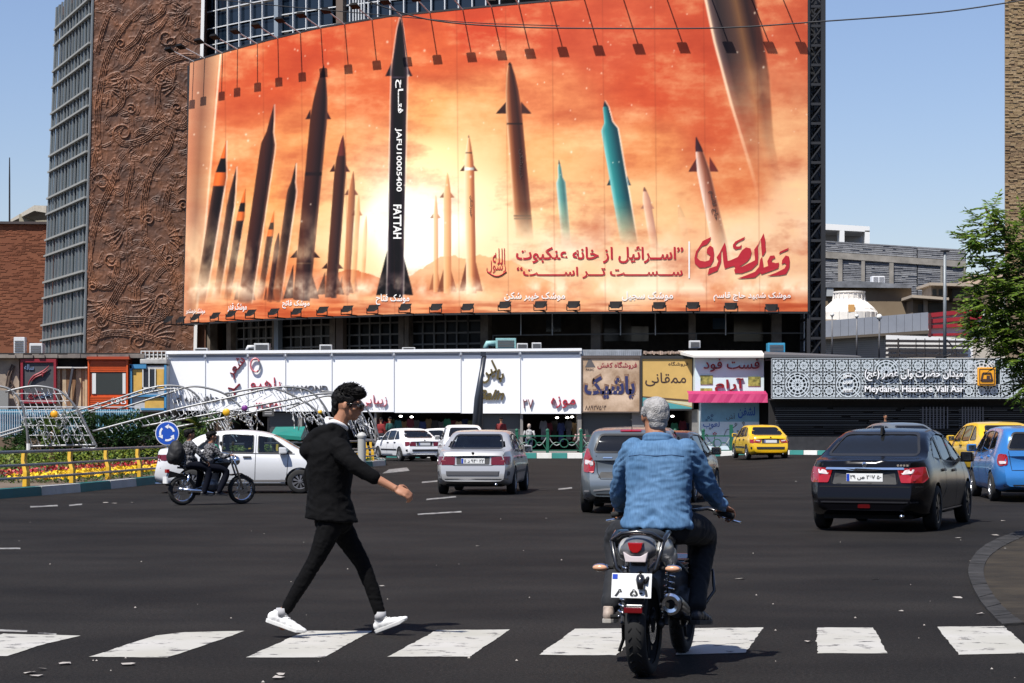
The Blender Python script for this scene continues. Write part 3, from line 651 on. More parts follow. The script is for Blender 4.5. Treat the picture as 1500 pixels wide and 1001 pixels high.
for px, py in [(267, 468), (285, 468.5), (306, 465), (334, 463), (357, 460.5), (385, 459), (418, 457.5), (451, 457), (488, 455), (523, 453.5), (560, 452.5), (606, 451), (650, 451), (695, 451), (748, 448), (799, 447.5),
               (846, 447.5), (906, 448), (968, 449), (1016, 449), (1070, 450), (1128, 452)]:
 floodlight(px, py)
def arm(px, out, py=None):
 """lamp on an arm leaning out over the top edge"""
 py = bbz(px, 1) if py is None else py
 b = Vector(bb_point(px, py, 0)); n = arc_n(px); t = Vector((-n.y, n.x, 0)); e = b+n*out+Vector((0, 0, .45)); mb = MB()
 mb.tube([b-n*.3-Vector((0, 0, .1)), e], .038, 6); o = mb.build('lamp_arm', mat('arm_grey', (.5, .5, .5), .5), BBL)
 h = MB(); d = Vector((0, 0, -1)); c = e+n*.1
 vs_ = []
 for s3 in (-1, 1):
  k = 1 if s3 > 0 else .7
  for s1, s2 in ((-1, -1), (1, -1), (1, 1), (-1, 1)): vs_.append(c+t*s1*.28*k+n*s2*.21*k+Vector((0, 0, s3*-.07+s2*.08)))
 h.add(vs_, [(0, 1, 2, 3), (4, 5, 6, 7), (0, 1, 5, 4), (1, 2, 6, 5), (2, 3, 7, 6), (3, 0, 4, 7)]); h.build('lamp_head', M_LAMP, o, bevel=.02)
for px in (284, 300, 326, 348, 377, 407, 440, 470, 505, 545, 588, 630, 678, 720, 760, 806, 856, 912, 974, 1038, 1095, 1140): arm(px, 1.75)
# ================================================================ TOWER WITH RELIEF WALL, CURVED BUILDING, SCAFFOLD
YT = 126.5
def tp(px, py, Y): return P(px, py, Y)
def leanx(px, py, top=0, bot=515, dx=13): return px-dx*(min(py, bot)-top)/(bot-top)     # the tower's slight batter
# ---- relief canvas
rw, rh = 2*176, 2*545        # half photo pixels ; x 130..306 at the top, y -25..520
RH = np.zeros((rh, rw)); r2 = np.random.default_rng(5)
def stamp(x, y, w_, h_):
 cx, cy = (x-130)*2, (y+25)*2; k = int(w_*5)+2; x0, x1 = int(cx)-k, int(cx)+k+1; y0, y1 = int(cy)-k, int(cy)+k+1
 if x1 < 1 or y1 < 1 or x0 > rw-1 or y0 > rh-1: return
 x0, y0 = max(0, x0), max(0, y0); x1, y1 = min(rw, x1), min(rh, y1)
 gx, gy = np.meshgrid(np.arange(x0, x1), np.arange(y0, y1)); d2 = (gx-cx)**2+(gy-cy)**2
 RH[y0:y1, x0:x1] = np.maximum(RH[y0:y1, x0:x1], h_*np.exp(-d2/(2*w_)**2*1.4))
def ridge(pts, w_=1.1, h_=1.0, taper=True):
 p = smoothpath(pts, 14); n = len(p); acc_ = 0
 for i in range(n-1):
  d = math.hypot(p[i+1][0]-p[i][0], p[i+1][1]-p[i][1]); m_ = max(1, int(d/.5)); t = i/n; k = (min(1, t*6, (1-t)*6) if taper else 1)**.5
  for j in range(m_): f = j/m_; stamp(p[i][0]+(p[i+1][0]-p[i][0])*f, p[i][1]+(p[i+1][1]-p[i][1])*f, w_*(.5+.5*k), h_*(.4+.6*k))
def bundle(pts, n=3, gap=3.5, w_=1.0, h_=1.0):
 for k in range(n):
  o = (k-(n-1)/2)*gap; q = []
  for i, p in enumerate(pts):
   a, b = pts[max(0, i-1)], pts[min(len(pts)-1, i+1)]; dx, dy = b[0]-a[0], b[1]-a[1]; l = math.hypot(dx, dy) or 1
   s_ = .35+.65*math.sin(PI*(i+.5)/len(pts)); q.append((p[0]-dy/l*o*s_, p[1]+dx/l*o*s_))
  ridge(q, w_, h_)
def spiral(cx, cy, r, turns=1.5, a0=0, w_=1.0):
 ridge([(cx+r*(1-t*.8)*math.cos(a0+t*turns*2*PI), cy+r*(1-t*.8)*math.sin(a0+t*turns*2*PI)) for t in np.linspace(0, 1, 16)], w_, 1)
for pts, n in [([(215,5),(185,35),(160,80),(150,130),(147,175),(152,230),(165,250)], 3), ([(248,20),(235,40),(215,55),(196,90),(178,104)], 2), ([(210,40),(200,60),(180,75)], 2),
               ([(290,82),(265,84),(240,95),(215,120)], 3), ([(250,95),(235,130),(240,170),(275,185),(285,150),(262,130)], 3), ([(150,120),(175,110),(182,150),(160,170)], 3),
               ([(245,190),(230,195),(212,192),(200,200)], 3), ([(170,190),(185,210),(215,205),(240,185),(262,175)], 3), ([(180,236),(170,270),(155,305),(145,340),(140,390)], 3),
               ([(200,235),(198,262),(192,300),(200,330)], 2), ([(150,245),(140,262),(140,285),(152,296),(168,288)], 2), ([(232,238),(222,270),(218,310),(222,350)], 3),
               ([(262,180),(252,215),(236,236),(222,262)], 3), ([(150,320),(140,360),(146,410),(172,420),(182,380),(168,345)], 3), ([(215,340),(240,372),(262,400),(270,440)], 3),
               ([(190,340),(200,390),(182,430),(160,470),(150,505)], 4), ([(146,440),(170,462),(210,470),(250,462),(268,430)], 4), ([(140,500),(175,488),(220,492),(262,505)], 3),
               ([(230,395),(212,420),(216,452),(240,470)], 3), ([(260,260),(250,300),(262,340),(275,360)], 3), ([(160,20),(150,50),(144,80)], 2), ([(280,5),(262,22),(272,50),(292,62)], 3),
               ([(236,0),(240,15),(222,30),(205,34)], 2), ([(150,210),(144,240),(150,262)], 2), ([(168,400),(190,412),(208,400),(204,380)], 3)]:
 bundle(pts, n+1, 2.7, .75, .85)
for c in [(245,55,13,1.3,0),(253,62,9,1.2,2),(178,64,8,1.5,1),(210,72,6,1.2,2),(238,115,10,1.6,0),(185,195,16,1.3,2),(263,157,8,1.4,1),(155,268,15,1.1,3),(196,160,8,1.5,4),(172,380,11,1.6,0),
          (226,322,10,1.5,2),(250,440,13,1.5,1),(160,470,11,1.3,0),(215,500,13,1.5,2),(276,300,9,1.3,3),(146,420,7,1.4,4),(258,380,8,1.4,0)]:
 spiral(*c)
for i in range(380):
 x, y, a = r2.uniform(135, 298), r2.uniform(-20, 515), r2.uniform(0, 2*PI); cu = r2.uniform(-.5, .5); st = r2.uniform(2.5, 6.5); q = [(x, y)]
 for k in range(5): a += cu; x += st*math.cos(a); y += st*math.sin(a); q.append((x, y))
 bundle(q, int(r2.integers(2, 5)), 2.6, .7, r2.uniform(.25, .55))
for cx, cy, r0, r1, a0, a1, n in [(276, 15, 6, 24, 1.2, 3.6, 9), (160, 130, 8, 26, -.6, 1.4, 7), (188, 110, 6, 24, .2, 2.6, 8), (262, 120, 5, 26, 2.0, 4.4, 9), (190, 330, 10, 34, .9, 2.4, 6), (240, 430, 14, 40, .4, 2.6, 10), (170, 440, 8, 32, .6, 2.9, 9), (230, 500, 12, 40, -2.8, -.4, 10), (250, 350, 8, 26, -.8, 1.6, 7)]:
 for k in range(n):
  a = a0+(a1-a0)*k/(n-1); ridge([(cx+r*math.cos(a+.012*(r-r0)), cy+r*math.sin(a+.012*(r-r0))) for r in np.linspace(r0, r1, 5)], .9, .8)
RH += .28*(fbm(rw, rh, 22, 16, 4, 61)-.5)+.22*np.clip(1-np.abs(fbm(rw, rh, 44, 60, 3, 63)-.5)*16, 0, 1)+.18*np.clip(1-np.abs(fbm(rw, rh, 30, 36, 3, 64)-.5)*12, 0, 1)+.18*(fbm(rw, rh, 90, 90, 3, 62)-.5)
nx, ny = 230, 700; U, V = np.meshgrid(np.linspace(0, 1, nx), np.linspace(0, 1, ny))
py = 519-V*540; xs = 136+U*(298-136)-13*np.clip(py, 0, 515)/515; xi = np.clip(((136+U*162)-130)*2, 0, rw-1).astype(int); yi = np.clip((py+25)*2, 0, rh-1).astype(int)
hh = RH[yi, xi]*.115; Yr = YT-hh; Xr = (xs-750)/F*YT; Zr = CAMH+(HZ-py)/F*YT
TW = thing('relief_tower', 'tall corner tower with a brown carved relief wall and a grey ribbed glass side', 'building', (0, 0, 0))
def relief_mat():
 m = mat('fired_clay', (.085, .040, .024), .55, col2=(.20, .082, .038), vscale=.9, bump=.5, bscale=6, spec=.4)
 n = m.node_tree; b = n.nodes['Principled BSDF']; src = b.inputs['Base Color'].links[0].from_socket
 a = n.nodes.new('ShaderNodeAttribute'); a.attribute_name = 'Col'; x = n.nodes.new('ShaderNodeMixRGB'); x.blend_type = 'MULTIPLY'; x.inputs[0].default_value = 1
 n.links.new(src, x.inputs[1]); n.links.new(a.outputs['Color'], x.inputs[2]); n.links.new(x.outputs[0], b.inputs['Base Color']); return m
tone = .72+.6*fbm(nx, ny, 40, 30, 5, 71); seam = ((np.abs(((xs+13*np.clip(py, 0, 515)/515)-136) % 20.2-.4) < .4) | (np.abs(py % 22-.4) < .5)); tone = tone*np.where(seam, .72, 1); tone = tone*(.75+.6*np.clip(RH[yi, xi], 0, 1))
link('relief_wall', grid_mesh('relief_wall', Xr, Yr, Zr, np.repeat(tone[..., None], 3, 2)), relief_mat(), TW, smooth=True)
YL = 137.0
def side(u, py):       # u 0 = far left edge, 1 = near corner
 Y = YL+(YT-YL)*u; xa = 83-21*min(max(py, 0), 515)/515; xb = 136.5-13.5*min(max(py, 0), 515)/515
 # vertical edges: z from far corner's row scaled
 z = CAMH+(HZ-py)/F*YT; A = Vector(((xa-750)/F*YL, YL, z)); B = Vector(((xb-750)/F*YT, YT, z)); return A.lerp(B, u)
nrm = Vector((-(YL-YT), -(PX(130, YT)-PX(70, YL)), 0)).normalized()
M_SG = mat('grey_glass', (.055, .075, .088), .35, var=.3, vscale=.4, spec=.4); M_MUL = mat('mullion_grey', (.17, .185, .19), .5); M_TRAN = mat('transom_grey', (.27, .27, .25), .6)
rows = [519, 489, 465, 422, 397, 355, 330, 289, 264, 222, 197, 155, 130, 88, 63, 21, -4, -40]
mb = MB(); nc = 12
for i in range(nc):
 for k in range(len(rows)-1):
  q = [side(i/nc, rows[k]), side((i+1)/nc, rows[k]), side((i+1)/nc, rows[k+1]), side(i/nc, rows[k+1])]; o = nrm*(-.04*((i*7+k*3) % 3)); mb.add([p+o for p in q], [(0, 1, 2, 3)])
mb.build('glazing', M_SG, TW, kind='stuff')
for i in range(nc+1):
 m1 = MB(); m1.bar(side(i/nc, 519), side(i/nc, -40), .045 if 0 < i < nc else .12, .05, up=nrm); m1.build('mullion', M_MUL, TW)
for r_ in rows[1:-1]:
 m1 = MB(); m1.bar(side(0, r_)+nrm*.1, side(1, r_)+nrm*.1, .12, .06, up=(0, 0, 1)); m1.build('transom', M_TRAN, TW)
m1 = MB(); m1.bar(P(298.5, -40, YT-.1), P(286, 519, YT-.1), .10, .10); m1.build('corner_strip', mat('white_paint', (.7, .7, .68), .5), TW)
# solid body behind the two faces
a, b_ = side(0, 519), side(1, 519); t_, t2 = side(0, -40), side(1, -40); mb = MB(); x2 = PX(300, YT)
mb.add([(a.x+.3, a.y+.2, 0), (b_.x, b_.y+.3, 0), (x2, YT+.3, 0), (x2, 150, 0), (a.x+.3, 150, 0), (t_.x+.3, t_.y+.2, t_.z), (t2.x, t2.y+.3, t_.z), (x2, YT+.3, t_.z), (x2, 150, t_.z), (t_.x+.3, 150, t_.z)],
       [(0, 1, 6, 5), (1, 2, 7, 6), (2, 3, 8, 7), (3, 4, 9, 8), (4, 0, 5, 9), (5, 6, 7, 8, 9)])
mb.build('wall', mat('clay_wall', (.12, .05, .028), .8, var=.3), TW)
# ---- curved building behind the billboard
CB = thing('curved_building', 'curved office building with dark glass and thin white mullions behind the billboard', 'building', (0, 0, 0))
M_DG = mat('dark_blue_glass', (.006, .012, .022), .10, spec=.6); M_WM = mat('white_mullion', (.55, .57, .58), .5); M_GC = mat('grey_column', (.20, .24, .28), .6)
M_BRC = mat('brown_column', (.12, .09, .07), .8); M_CONCOL = mat('worn_concrete', (.16, .13, .10), .85, var=.4, vscale=1.5, bump=.4)
def ap(px, z, dr=-3.0):
 x, y = arc_pt(px, dr); return Vector((x, y, z))
def zrow(px, py, dr=-3.0): x, y = arc_pt(px, dr); return CAMH+(HZ-py)/F*y
MX = [300, 317, 334, 351, 368, 385, 403, 412, 430, 449, 468, 487, 508, 540, 554, 572, 592, 612, 632, 652, 672, 692, 712, 732, 760, 800, 850, 900, 960, 1020, 1080, 1140, 1185]
zt = [zrow(420, 96), zrow(420, 72), zrow(420, 47), zrow(420, 22), zrow(420, -4), zrow(420, -34)]
for i in range(len(MX)-1):
 a, b_ = MX[i], MX[i+1]
 if a == 403: continue
 for k in range(5):
  if a >= 700 and k < 3: continue
  m1 = MB(); e = .1; m1.add([ap(a, zt[k]+e), ap(b_, zt[k]+e), ap(b_, zt[k+1]-e), ap(a, zt[k+1]-e)], [(0, 1, 2, 3)])
  if a == 487 or a == 508: m1 = MB(); m1.add([ap(a, zt[k]+e, -3.6), ap(b_, zt[k]+e, -3.6), ap(b_, zt[k+1]-e, -3.6), ap(a, zt[k+1]-e, -3.6)], [(0, 1, 2, 3)])
  m1.build('pane', M_DG, CB)
for a in MX+[513, 518, 522, 526, 530, 534]:
 if a in (403, 412, 487, 508): continue
 m1 = MB(); m1.bar(ap(a, zt[0]-.5, -2.85), ap(a, zt[5], -2.85), .032, .07, up=tuple(arc_n(a))); m1.build('mullion', M_WM, CB)
m1 = MB(); m1.bar(ap(407.5, 5, -2.7), ap(407.5, zt[5], -2.7), .16, .2, up=tuple(arc_n(407))); m1.build('column', M_GC, CB)
m1 = MB(); m1.bar(ap(500, 5, -2.7), ap(500, zt[5], -2.7), .24, .2, up=tuple(arc_n(500))); m1.build('column', M_BRC, CB)
for k in range(1, 5):
 m1 = MB()
 for a, b_ in zip(MX[:-1], MX[1:]):
  if a >= 700 and k < 3: continue
  m1.bar(ap(a, zt[k], -2.85), ap(b_, zt[k], -2.85), .02, .03)
 m1.build('transom', M_WM, CB)
# core wall
mb = MB(); L = list(np.linspace(290, 1207, 30)); zb, zc = zrow(600, 448), zt[5]+.3
for i in range(len(L)-1): mb.add([ap(L[i], zb, -3.8), ap(L[i+1], zb, -3.8), ap(L[i+1], zc, -3.8), ap(L[i], zc, -3.8)], [(0, 1, 2, 3)])
for i in range(len(L)-1): mb.add([ap(L[i], 2, -7.5), ap(L[i+1], 2, -7.5), ap(L[i+1], zb, -7.5), ap(L[i], zb, -7.5)], [(0, 1, 2, 3)])
for i in range(len(L)-1): mb.add([ap(L[i], zb, -7.5), ap(L[i+1], zb, -7.5), ap(L[i+1], zb, -.6), ap(L[i], zb, -.6)], [(0, 1, 2, 3)])
for i in range(len(L)-1): mb.add([ap(L[i], zc, -3.8), ap(L[i+1], zc, -3.8), ap(L[i+1], zc, -10), ap(L[i], zc, -10)], [(0, 1, 2, 3)])
e = ap(1207, 0, -3.8); mb.add([(e.x, e.y, 0), (e.x, e.y+6, 0), (e.x, e.y+6, zc), (e.x, e.y, zc)], [(0, 1, 2, 3)])
mb.build('wall', mat('dark_core_wall', (.035, .030, .026), .9, var=.4), CB)  # near-black wall with random tone behind the panes and balcony
# lower windows
zs = [5.2, zrow(600, 505), zrow(600, 489), zrow(600, 472), zrow(600, 455)]
M_LG = mat('old_glass', (.010, .010, .010), .2, spec=.12, var=.5, vscale=.6); M_LM = mat('old_mullion', (.12, .115, .105), .6)
for a, b_, n in [(347, 401, 5), (412, 486, 5), (497, 587, 6), (603, 686, 5), (686, 706, 1)]:
 xs_ = np.linspace(a, b_, n+1)
 for i in range(n):
  for k in range(4):
   m1 = MB(); e = .03; m1.add([ap(xs_[i], zs[k]+e, -3.2), ap(xs_[i+1], zs[k]+e, -3.2), ap(xs_[i+1], zs[k+1]-e, -3.2), ap(xs_[i], zs[k+1]-e, -3.2)], [(0, 1, 2, 3)]); m1.build('pane', M_LG, CB)
 m1 = MB()
 for x_ in xs_: m1.bar(ap(x_, zs[0], -3.1), ap(x_, zs[4], -3.1), .045, .05, up=tuple(arc_n(x_)))
 for z_ in zs[1:4]:
  for i in range(n): m1.bar(ap(xs_[i], z_, -3.1), ap(xs_[i+1], z_, -3.1), .04, .05)
 m1.build('window_frame', M_LM, CB)
for a, w_, m_ in [(340, 5, M_CONCOL), (406, 4, M_CONCOL), (491, 5, M_CONCOL), (591, 4.5, M_CONCOL), (599, 3.5, M_CONCOL), (712, 6, M_CONCOL), (874, 7, M_CONCOL), (1014, 5, M_CONCOL), (1137, 7, M_CONCOL), (310, 5, M_CONCOL)]:
 m1 = MB(); k = w_/F*116; m1.bar(ap(a, 3, -2.9), ap(a, zrow(600, 452), -2.9), k, .3, up=tuple(arc_n(a))); m1.build('column', m_, CB)
m1 = MB()
for a, b_ in zip(np.linspace(722, 1178, 16)[:-1], np.linspace(722, 1178, 16)[1:]): m1.bar(ap(a, zrow(900, 490), -2.6), ap(b_, zrow(900, 490), -2.6), .035)
for a in (722, 1020, 1178): m1.bar(ap(a, 5, -2.6), ap(a, zrow(900, 490), -2.6), .035)
m1.build('railing', M_LM, CB)
for a in (763, 809, 909, 960, 1063, 1178):
 m1 = MB(); m1.tube([ap(a, zrow(a, 457), -2.4), ap(a, zrow(a, 492 if a < 1100 else 515), -2.4)], .035, 6); m1.build('hanger_rod', M_WM, CB)
for a, b_, y0, y1, c in [(728, 760, 462, 500, (.05, .045, .04)), (800, 822, 462, 486, (.04, .05, .06)), (885, 925, 460, 500, (.03, .03, .03)), (925, 950, 478, 500, (.05, .06, .07)), (1044, 1062, 466, 482, (.03, .09, .16)), (1075, 1118, 460, 500, (.05, .045, .035))]:
 m1 = MB(); m1.add([ap(a, zrow(a, y1, -7), -7.2), ap(b_, zrow(b_, y1, -7), -7.2), ap(b_, zrow(b_, y0, -7), -7.2), ap(a, zrow(a, y0, -7), -7.2)], [(0, 1, 2, 3)]); m1.build('pane', mat('pane_%d' % a, c, .15), CB)
# ---- black steel scaffold tower right of the billboard
SF = thing('scaffold_tower', 'tall narrow black steel lattice tower with stair flights at the billboard edge', 'scaffold', (0, 0, 0))
x0, x1 = PX(1185, 110), PX(1206.5, 110); ztop = PZ(-40, 110)
for x_, y_ in [(x0, 110.2), (x1, 110.2), (x0, 112.8), (x1, 112.8), ((x0+x1)/2, 112.8)]:
 m1 = MB(); m1.bar((x_, y_, 0), (x_, y_, ztop), .09 if x_ != x1 else .12); m1.build('post', M_BLACK, SF)
z_ = 1.0; k = 0
while z_ < ztop-1:
 m1 = MB()
 for ya in (110.2, 112.8): m1.bar((x0, ya, z_), (x1, ya, z_), .05, .07)
 m1.bar((x0, 110.2, z_), (x0, 112.8, z_), .05); m1.bar((x1, 110.2, z_), (x1, 112.8, z_), .05)
 m1.bar((x0, 110.2, z_), (x1, 110.2, z_+1.05), .035); m1.bar((x1, 112.8, z_), (x0, 112.8, z_+1.05), .035); m1.bar((x1, 110.2, z_), (x1, 112.8, z_+1.05), .035)
 m1.build('brace', M_BLACK, SF)
 st = MB(); s_ = 1 if k % 2 else -1; xa, xb = (x0+.08, x1-.08) if s_ > 0 else (x1-.08, x0+.08)
 for j in range(5): t = j/5; st.box(min(xa+(xb-xa)*t, xa+(xb-xa)*(t+.2)), max(xa+(xb-xa)*t, xa+(xb-xa)*(t+.2)), 110.8, 111.9, z_+t*1.05, z_+t*1.05+.05)
 st.bar((xa, 110.8, z_+.9), (xb, 110.8, z_+1.95), .03); st.build('stair_flight', M_BLACK, SF)
 z_ += 1.05; k += 1
m1 = MB()
for i in range(7): m1.bar((x0+.1+(x1-x0-.2)*i/6, 113.1, 1), (x0+.1+(x1-x0-.2)*i/6, 113.1, ztop), .022, .022)
m1.build('vertical_louvre', M_BLACK, SF)
# ================================================================ SHOPS UNDER THE BILLBOARD
YS = 105.0
M_WPAN = mat('white_panel', (.86, .87, .88), .45, var=.03, vscale=.3); M_WTRIM = mat('white_trim', (.80, .81, .82), .5); M_GTR = mat('grey_trim', (.22, .24, .28), .5)
def face(Y, d=.0): return lambda x, z, e: (x, Y-d-e, z)
def sgn(par, name, s, px0, px1, py0, py1, Y, m, fa=True, bold=.01, depth=.10, rot=0, shear=0, off=.004):
 return text_fit(name, s, PX(px0, Y), PX(px1, Y), PZ(py1, Y), PZ(py0, Y), face(Y, off), m, par, fa=fa, bold=bold, depth=depth, rot=rot, shear=shear)
FS = thing('shop_fascia', 'long white shop fascia of tall plain panels carrying raised Persian lettering', 'shop sign', (0, 0, 0))
div = [245, 300.5, 363, 418, 486, 577, 675, 762, 851]
tops = np.interp(div, [245, 851], [517, 512]); bots = np.interp(div, [245, 577, 578, 851], [601.5, 604, 605, 606.5])
for i in range(8):
 Yp = YS+.0; mb = MB(); a, b_ = div[i]+.35, div[i+1]-.35
 mb.box(PX(a, Yp), PX(b_, Yp), Yp, Yp+.12, PZ((bots[i]+bots[i+1])/2, Yp), PZ((tops[i]+tops[i+1])/2+1, Yp)); mb.build('panel', M_WPAN, FS)
 m1 = MB(); pbox(m1, div[i]+2.5, div[i+1]-3, tops[i]+3.6, tops[i]+6.8, YS-.02, .02); m1.build('recess_strip', M_GTR, FS)
for i, d in enumerate(div):
 m1 = MB(); pbox(m1, d-1.0, d+1.0, tops[i]+2, tops[i]+6.5, YS-.16, .16); pbox(m1, d-.5, d+.5, tops[i]+6.5, bots[i], YS-.035, .06); m1.build('cover_strip', mat('strip_grey', (.45, .47, .5), .5), FS)
m1 = MB(); m1.add([(PX(244, YS), YS-.18, PZ(519, YS)), (PX(852, YS), YS-.18, PZ(514.2, YS)), (PX(852, YS), YS-.18, PZ(510.5, YS)), (PX(244, YS), YS-.18, PZ(514.5, YS)),
     (PX(244, YS), YS+.3, PZ(519, YS)), (PX(852, YS), YS+.3, PZ(514.2, YS)), (PX(852, YS), YS+.3, PZ(510.5, YS)), (PX(244, YS), YS+.3, PZ(514.5, YS))], [(0,1,2,3),(4,7,6,5),(3,2,6,7),(0,4,5,1),(1,5,6,2),(0,3,7,4)])
m1.build('coping', M_WTRIM, FS)
M_DRED = mat('letter_dark_red', (.16, .006, .014), .4); M_LRED = mat('letter_red', (.40, .03, .05), .4); M_GOLD = mat('letter_gold', (.20, .15, .06), .35, .6); M_LBK = mat('letter_black', (.02, .02, .025), .4)
M_PINK = mat('letter_pink', (.55, .16, .18), .4); M_SIL = mat('letter_silver', (.35, .36, .38), .3, .7); M_LBK = mat('letter_grey', (.10, .10, .11), .4)
sgn(FS, 'letters', 'شعر', 337, 359, 524, 556, YS, M_DRED, rot=.9, bold=.0)
sgn(FS, 'letters', 'ـر', 334, 352, 562, 582, YS, M_DRED, rot=.9, bold=.0)
m1 = MB(); c = P(374, 535, YS-.12); pts = [(c.x+.24*math.cos(a), YS-.12, c.z+.34*math.sin(a)) for a in np.linspace(.6, 5.4, 18)]; m1.tube(pts, .05, 6); m1.build('ring_logo', M_PINK, FS)
m1 = MB(); m1.tube([(c.x+.24*math.cos(a), YS-.10, c.z-.02+.36*math.sin(a)) for a in np.linspace(-1.3, .8, 10)], .05, 6); m1.build('ring_logo', M_SIL, FS)
sgn(FS, 'letters', 'باهیو', 367, 411, 553, 572, YS, M_LRED, bold=-.012)
sgn(FS, 'letters', 'DIAMOND', 420, 480, 565, 573, YS, M_LBK, fa=False)
sgn(FS, 'letters', 'نقره ای', 254, 291, 579, 591, YS, M_LBK, bold=0); sgn(FS, 'letters', 'طلا و جواهر', 297, 344, 577, 590, YS, M_LBK, bold=0)
sgn(FS, 'letters', '۲۲۰۲۵۱', 375, 412, 590, 599, YS, M_LRED, bold=.0)
sgn(FS, 'letters', 'زیبایی', 528, 567, 579, 596, YS, M_LRED, bold=-.012)
sgn(FS, 'letters', 'با', 727, 738, 541, 560, YS, M_GOLD, bold=.03, shear=.2); sgn(FS, 'letters', 'لین', 704, 728, 527, 562, YS, M_GOLD, bold=.02, rot=.5)
sgn(FS, 'letters', 'Balin', 700, 739, 571, 586, YS, M_GOLD, fa=False, shear=.4, bold=.025)
sgn(FS, 'letters', '۲۷', 766, 781, 585, 598, YS, M_DRED, bold=-.01); sgn(FS, 'letters', 'موزه', 807, 843, 581, 598, YS, M_LRED, bold=.005)
# ---- shop building below: piers, open fronts with dark interiors, shutters
SH_ = thing('shop_row', 'row of low shops with dark open fronts under the white fascia', 'shop building', (0, 0, 0))
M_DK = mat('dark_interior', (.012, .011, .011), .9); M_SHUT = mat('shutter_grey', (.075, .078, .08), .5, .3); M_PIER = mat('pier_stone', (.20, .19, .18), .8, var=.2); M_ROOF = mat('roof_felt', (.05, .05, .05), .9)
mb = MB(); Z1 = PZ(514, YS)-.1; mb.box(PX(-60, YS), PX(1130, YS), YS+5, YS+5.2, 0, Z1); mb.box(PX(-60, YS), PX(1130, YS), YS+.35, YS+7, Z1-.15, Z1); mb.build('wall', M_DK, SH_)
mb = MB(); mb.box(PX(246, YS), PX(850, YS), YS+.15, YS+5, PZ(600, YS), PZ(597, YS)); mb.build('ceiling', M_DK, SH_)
for a, b_ in [(249, 254), (330, 334), (436, 442), (500, 505), (548, 551), (700, 705), (762, 766), (846, 852), (926, 944), (1014, 1026)]:
 m1 = MB(); m1.box(PX(a, YS), PX(b_, YS), YS+.15, YS+5, .2, PZ(600, YS)); m1.build('pier', M_PIER, SH_)
def shutter(a, b_, par=SH_, y0=604, Y=YS+.4):
 m1 = MB(); z = .22
 while z < PZ(y0, Y)-.02: m1.box(PX(a, Y), PX(b_, Y), Y, Y+.03, z, z+.085); m1.box(PX(a, Y), PX(b_, Y), Y+.02, Y+.05, z+.085, z+.1); z += .1
 m1.build('roller_shutter', M_SHUT, par, kind='stuff')
shutter(395, 436); shutter(706, 762); shutter(853, 926)
# small lights inside shops
M_BULB = mat('shop_bulb', (1, 1, 1), .5, emit=(1, .95, .85), estr=6)
for px, py in [(587, 610), (603, 611), (816, 612), (831, 612), (838, 611), (956, 611), (966, 609), (985, 610)]:
 m1 = MB(); m1.ell(P(px, py, YS+1.5), (.09, .09, .05), 10, 6); m1.build('ceiling_lamp', M_BULB, SH_, smooth=True)
# hanging clothes at the open shop fronts: each garment is its own thing
def garment(px, py, Y, w_, h_, col, lab, name='hanging_garment'):
 c = P(px, py, Y); m1 = MB(); n = 8
 prof = [(-.28, 0), (-.5, -.08), (-.62, -.42), (-.46, -.46), (-.36, -.26), (-.38, -1), (.38, -1), (.36, -.26), (.46, -.46), (.62, -.42), (.5, -.08), (.28, 0), (.1, -.05), (-.1, -.05)]
 m1.prism([(c.x+a*w_, c.z+b*h_) for a, b in prof], Y, Y+.12); o = m1.build(name, mat('cloth_%02d%02d%02d' % tuple(int(x*99) for x in col), col, .9, var=.3, vscale=3), None, bevel=.02)
 return tag(o, lab, 'garment', 'clothes hanging in the open shop fronts')
CN = {'maroon': (.10, .01, .02), 'navy': (.012, .02, .07), 'olive': (.06, .06, .02), 'tan': (.22, .14, .07), 'black': (.01, .01, .01), 'white': (.5, .5, .5), 'teal': (.01, .09, .09), 'red': (.35, .01, .015), 'grey': (.10, .10, .11), 'violet': (.05, .02, .10), 'green': (.01, .10, .05)}
gl = [(552, 'maroon'), (559, 'navy'), (566, 'red'), (574, 'olive'), (583, 'teal'), (592, 'tan'), (601, 'maroon'), (610, 'grey'), (619, 'navy'), (628, 'tan'), (637, 'black'), (646, 'grey'), (655, 'green'), (664, 'maroon'), (672, 'tan'), (681, 'navy'), (690, 'olive')]
for i, (px, cn) in enumerate(gl):
 nb = gl[i-1][1] if i else 'the shop pier'
 garment(px, 613+(i % 3)*2, YS+.6+(i % 2)*.5, .33, .95, CN[cn], '%s garment on the left shop rail, hanging between %s and %s' % (cn, ('the %s one' % nb) if i else nb, ('the %s one' % gl[i+1][1]) if i+1 < len(gl) else 'the shutter'))
for i, (px, cn) in enumerate([(796, 'grey'), (804, 'maroon'), (812, 'black'), (822, 'navy'), (833, 'grey'), (842, 'tan'), (951, 'grey'), (962, 'green'), (974, 'black'), (988, 'green'), (1000, 'maroon'), (1009, 'navy')]):
 side_ = 'museum sign' if px < 900 else 'yellow shop sign'; pos = ['at the left end', 'second from the left', 'third from the left', 'third from the right', 'second from the right', 'at the right end'][i % 6]
 garment(px, 616+(i % 2)*3, YS+.9+(i % 3)*.4, .34, 1.0, CN[cn], '%s garment hanging %s below the %s' % (cn, pos, side_))
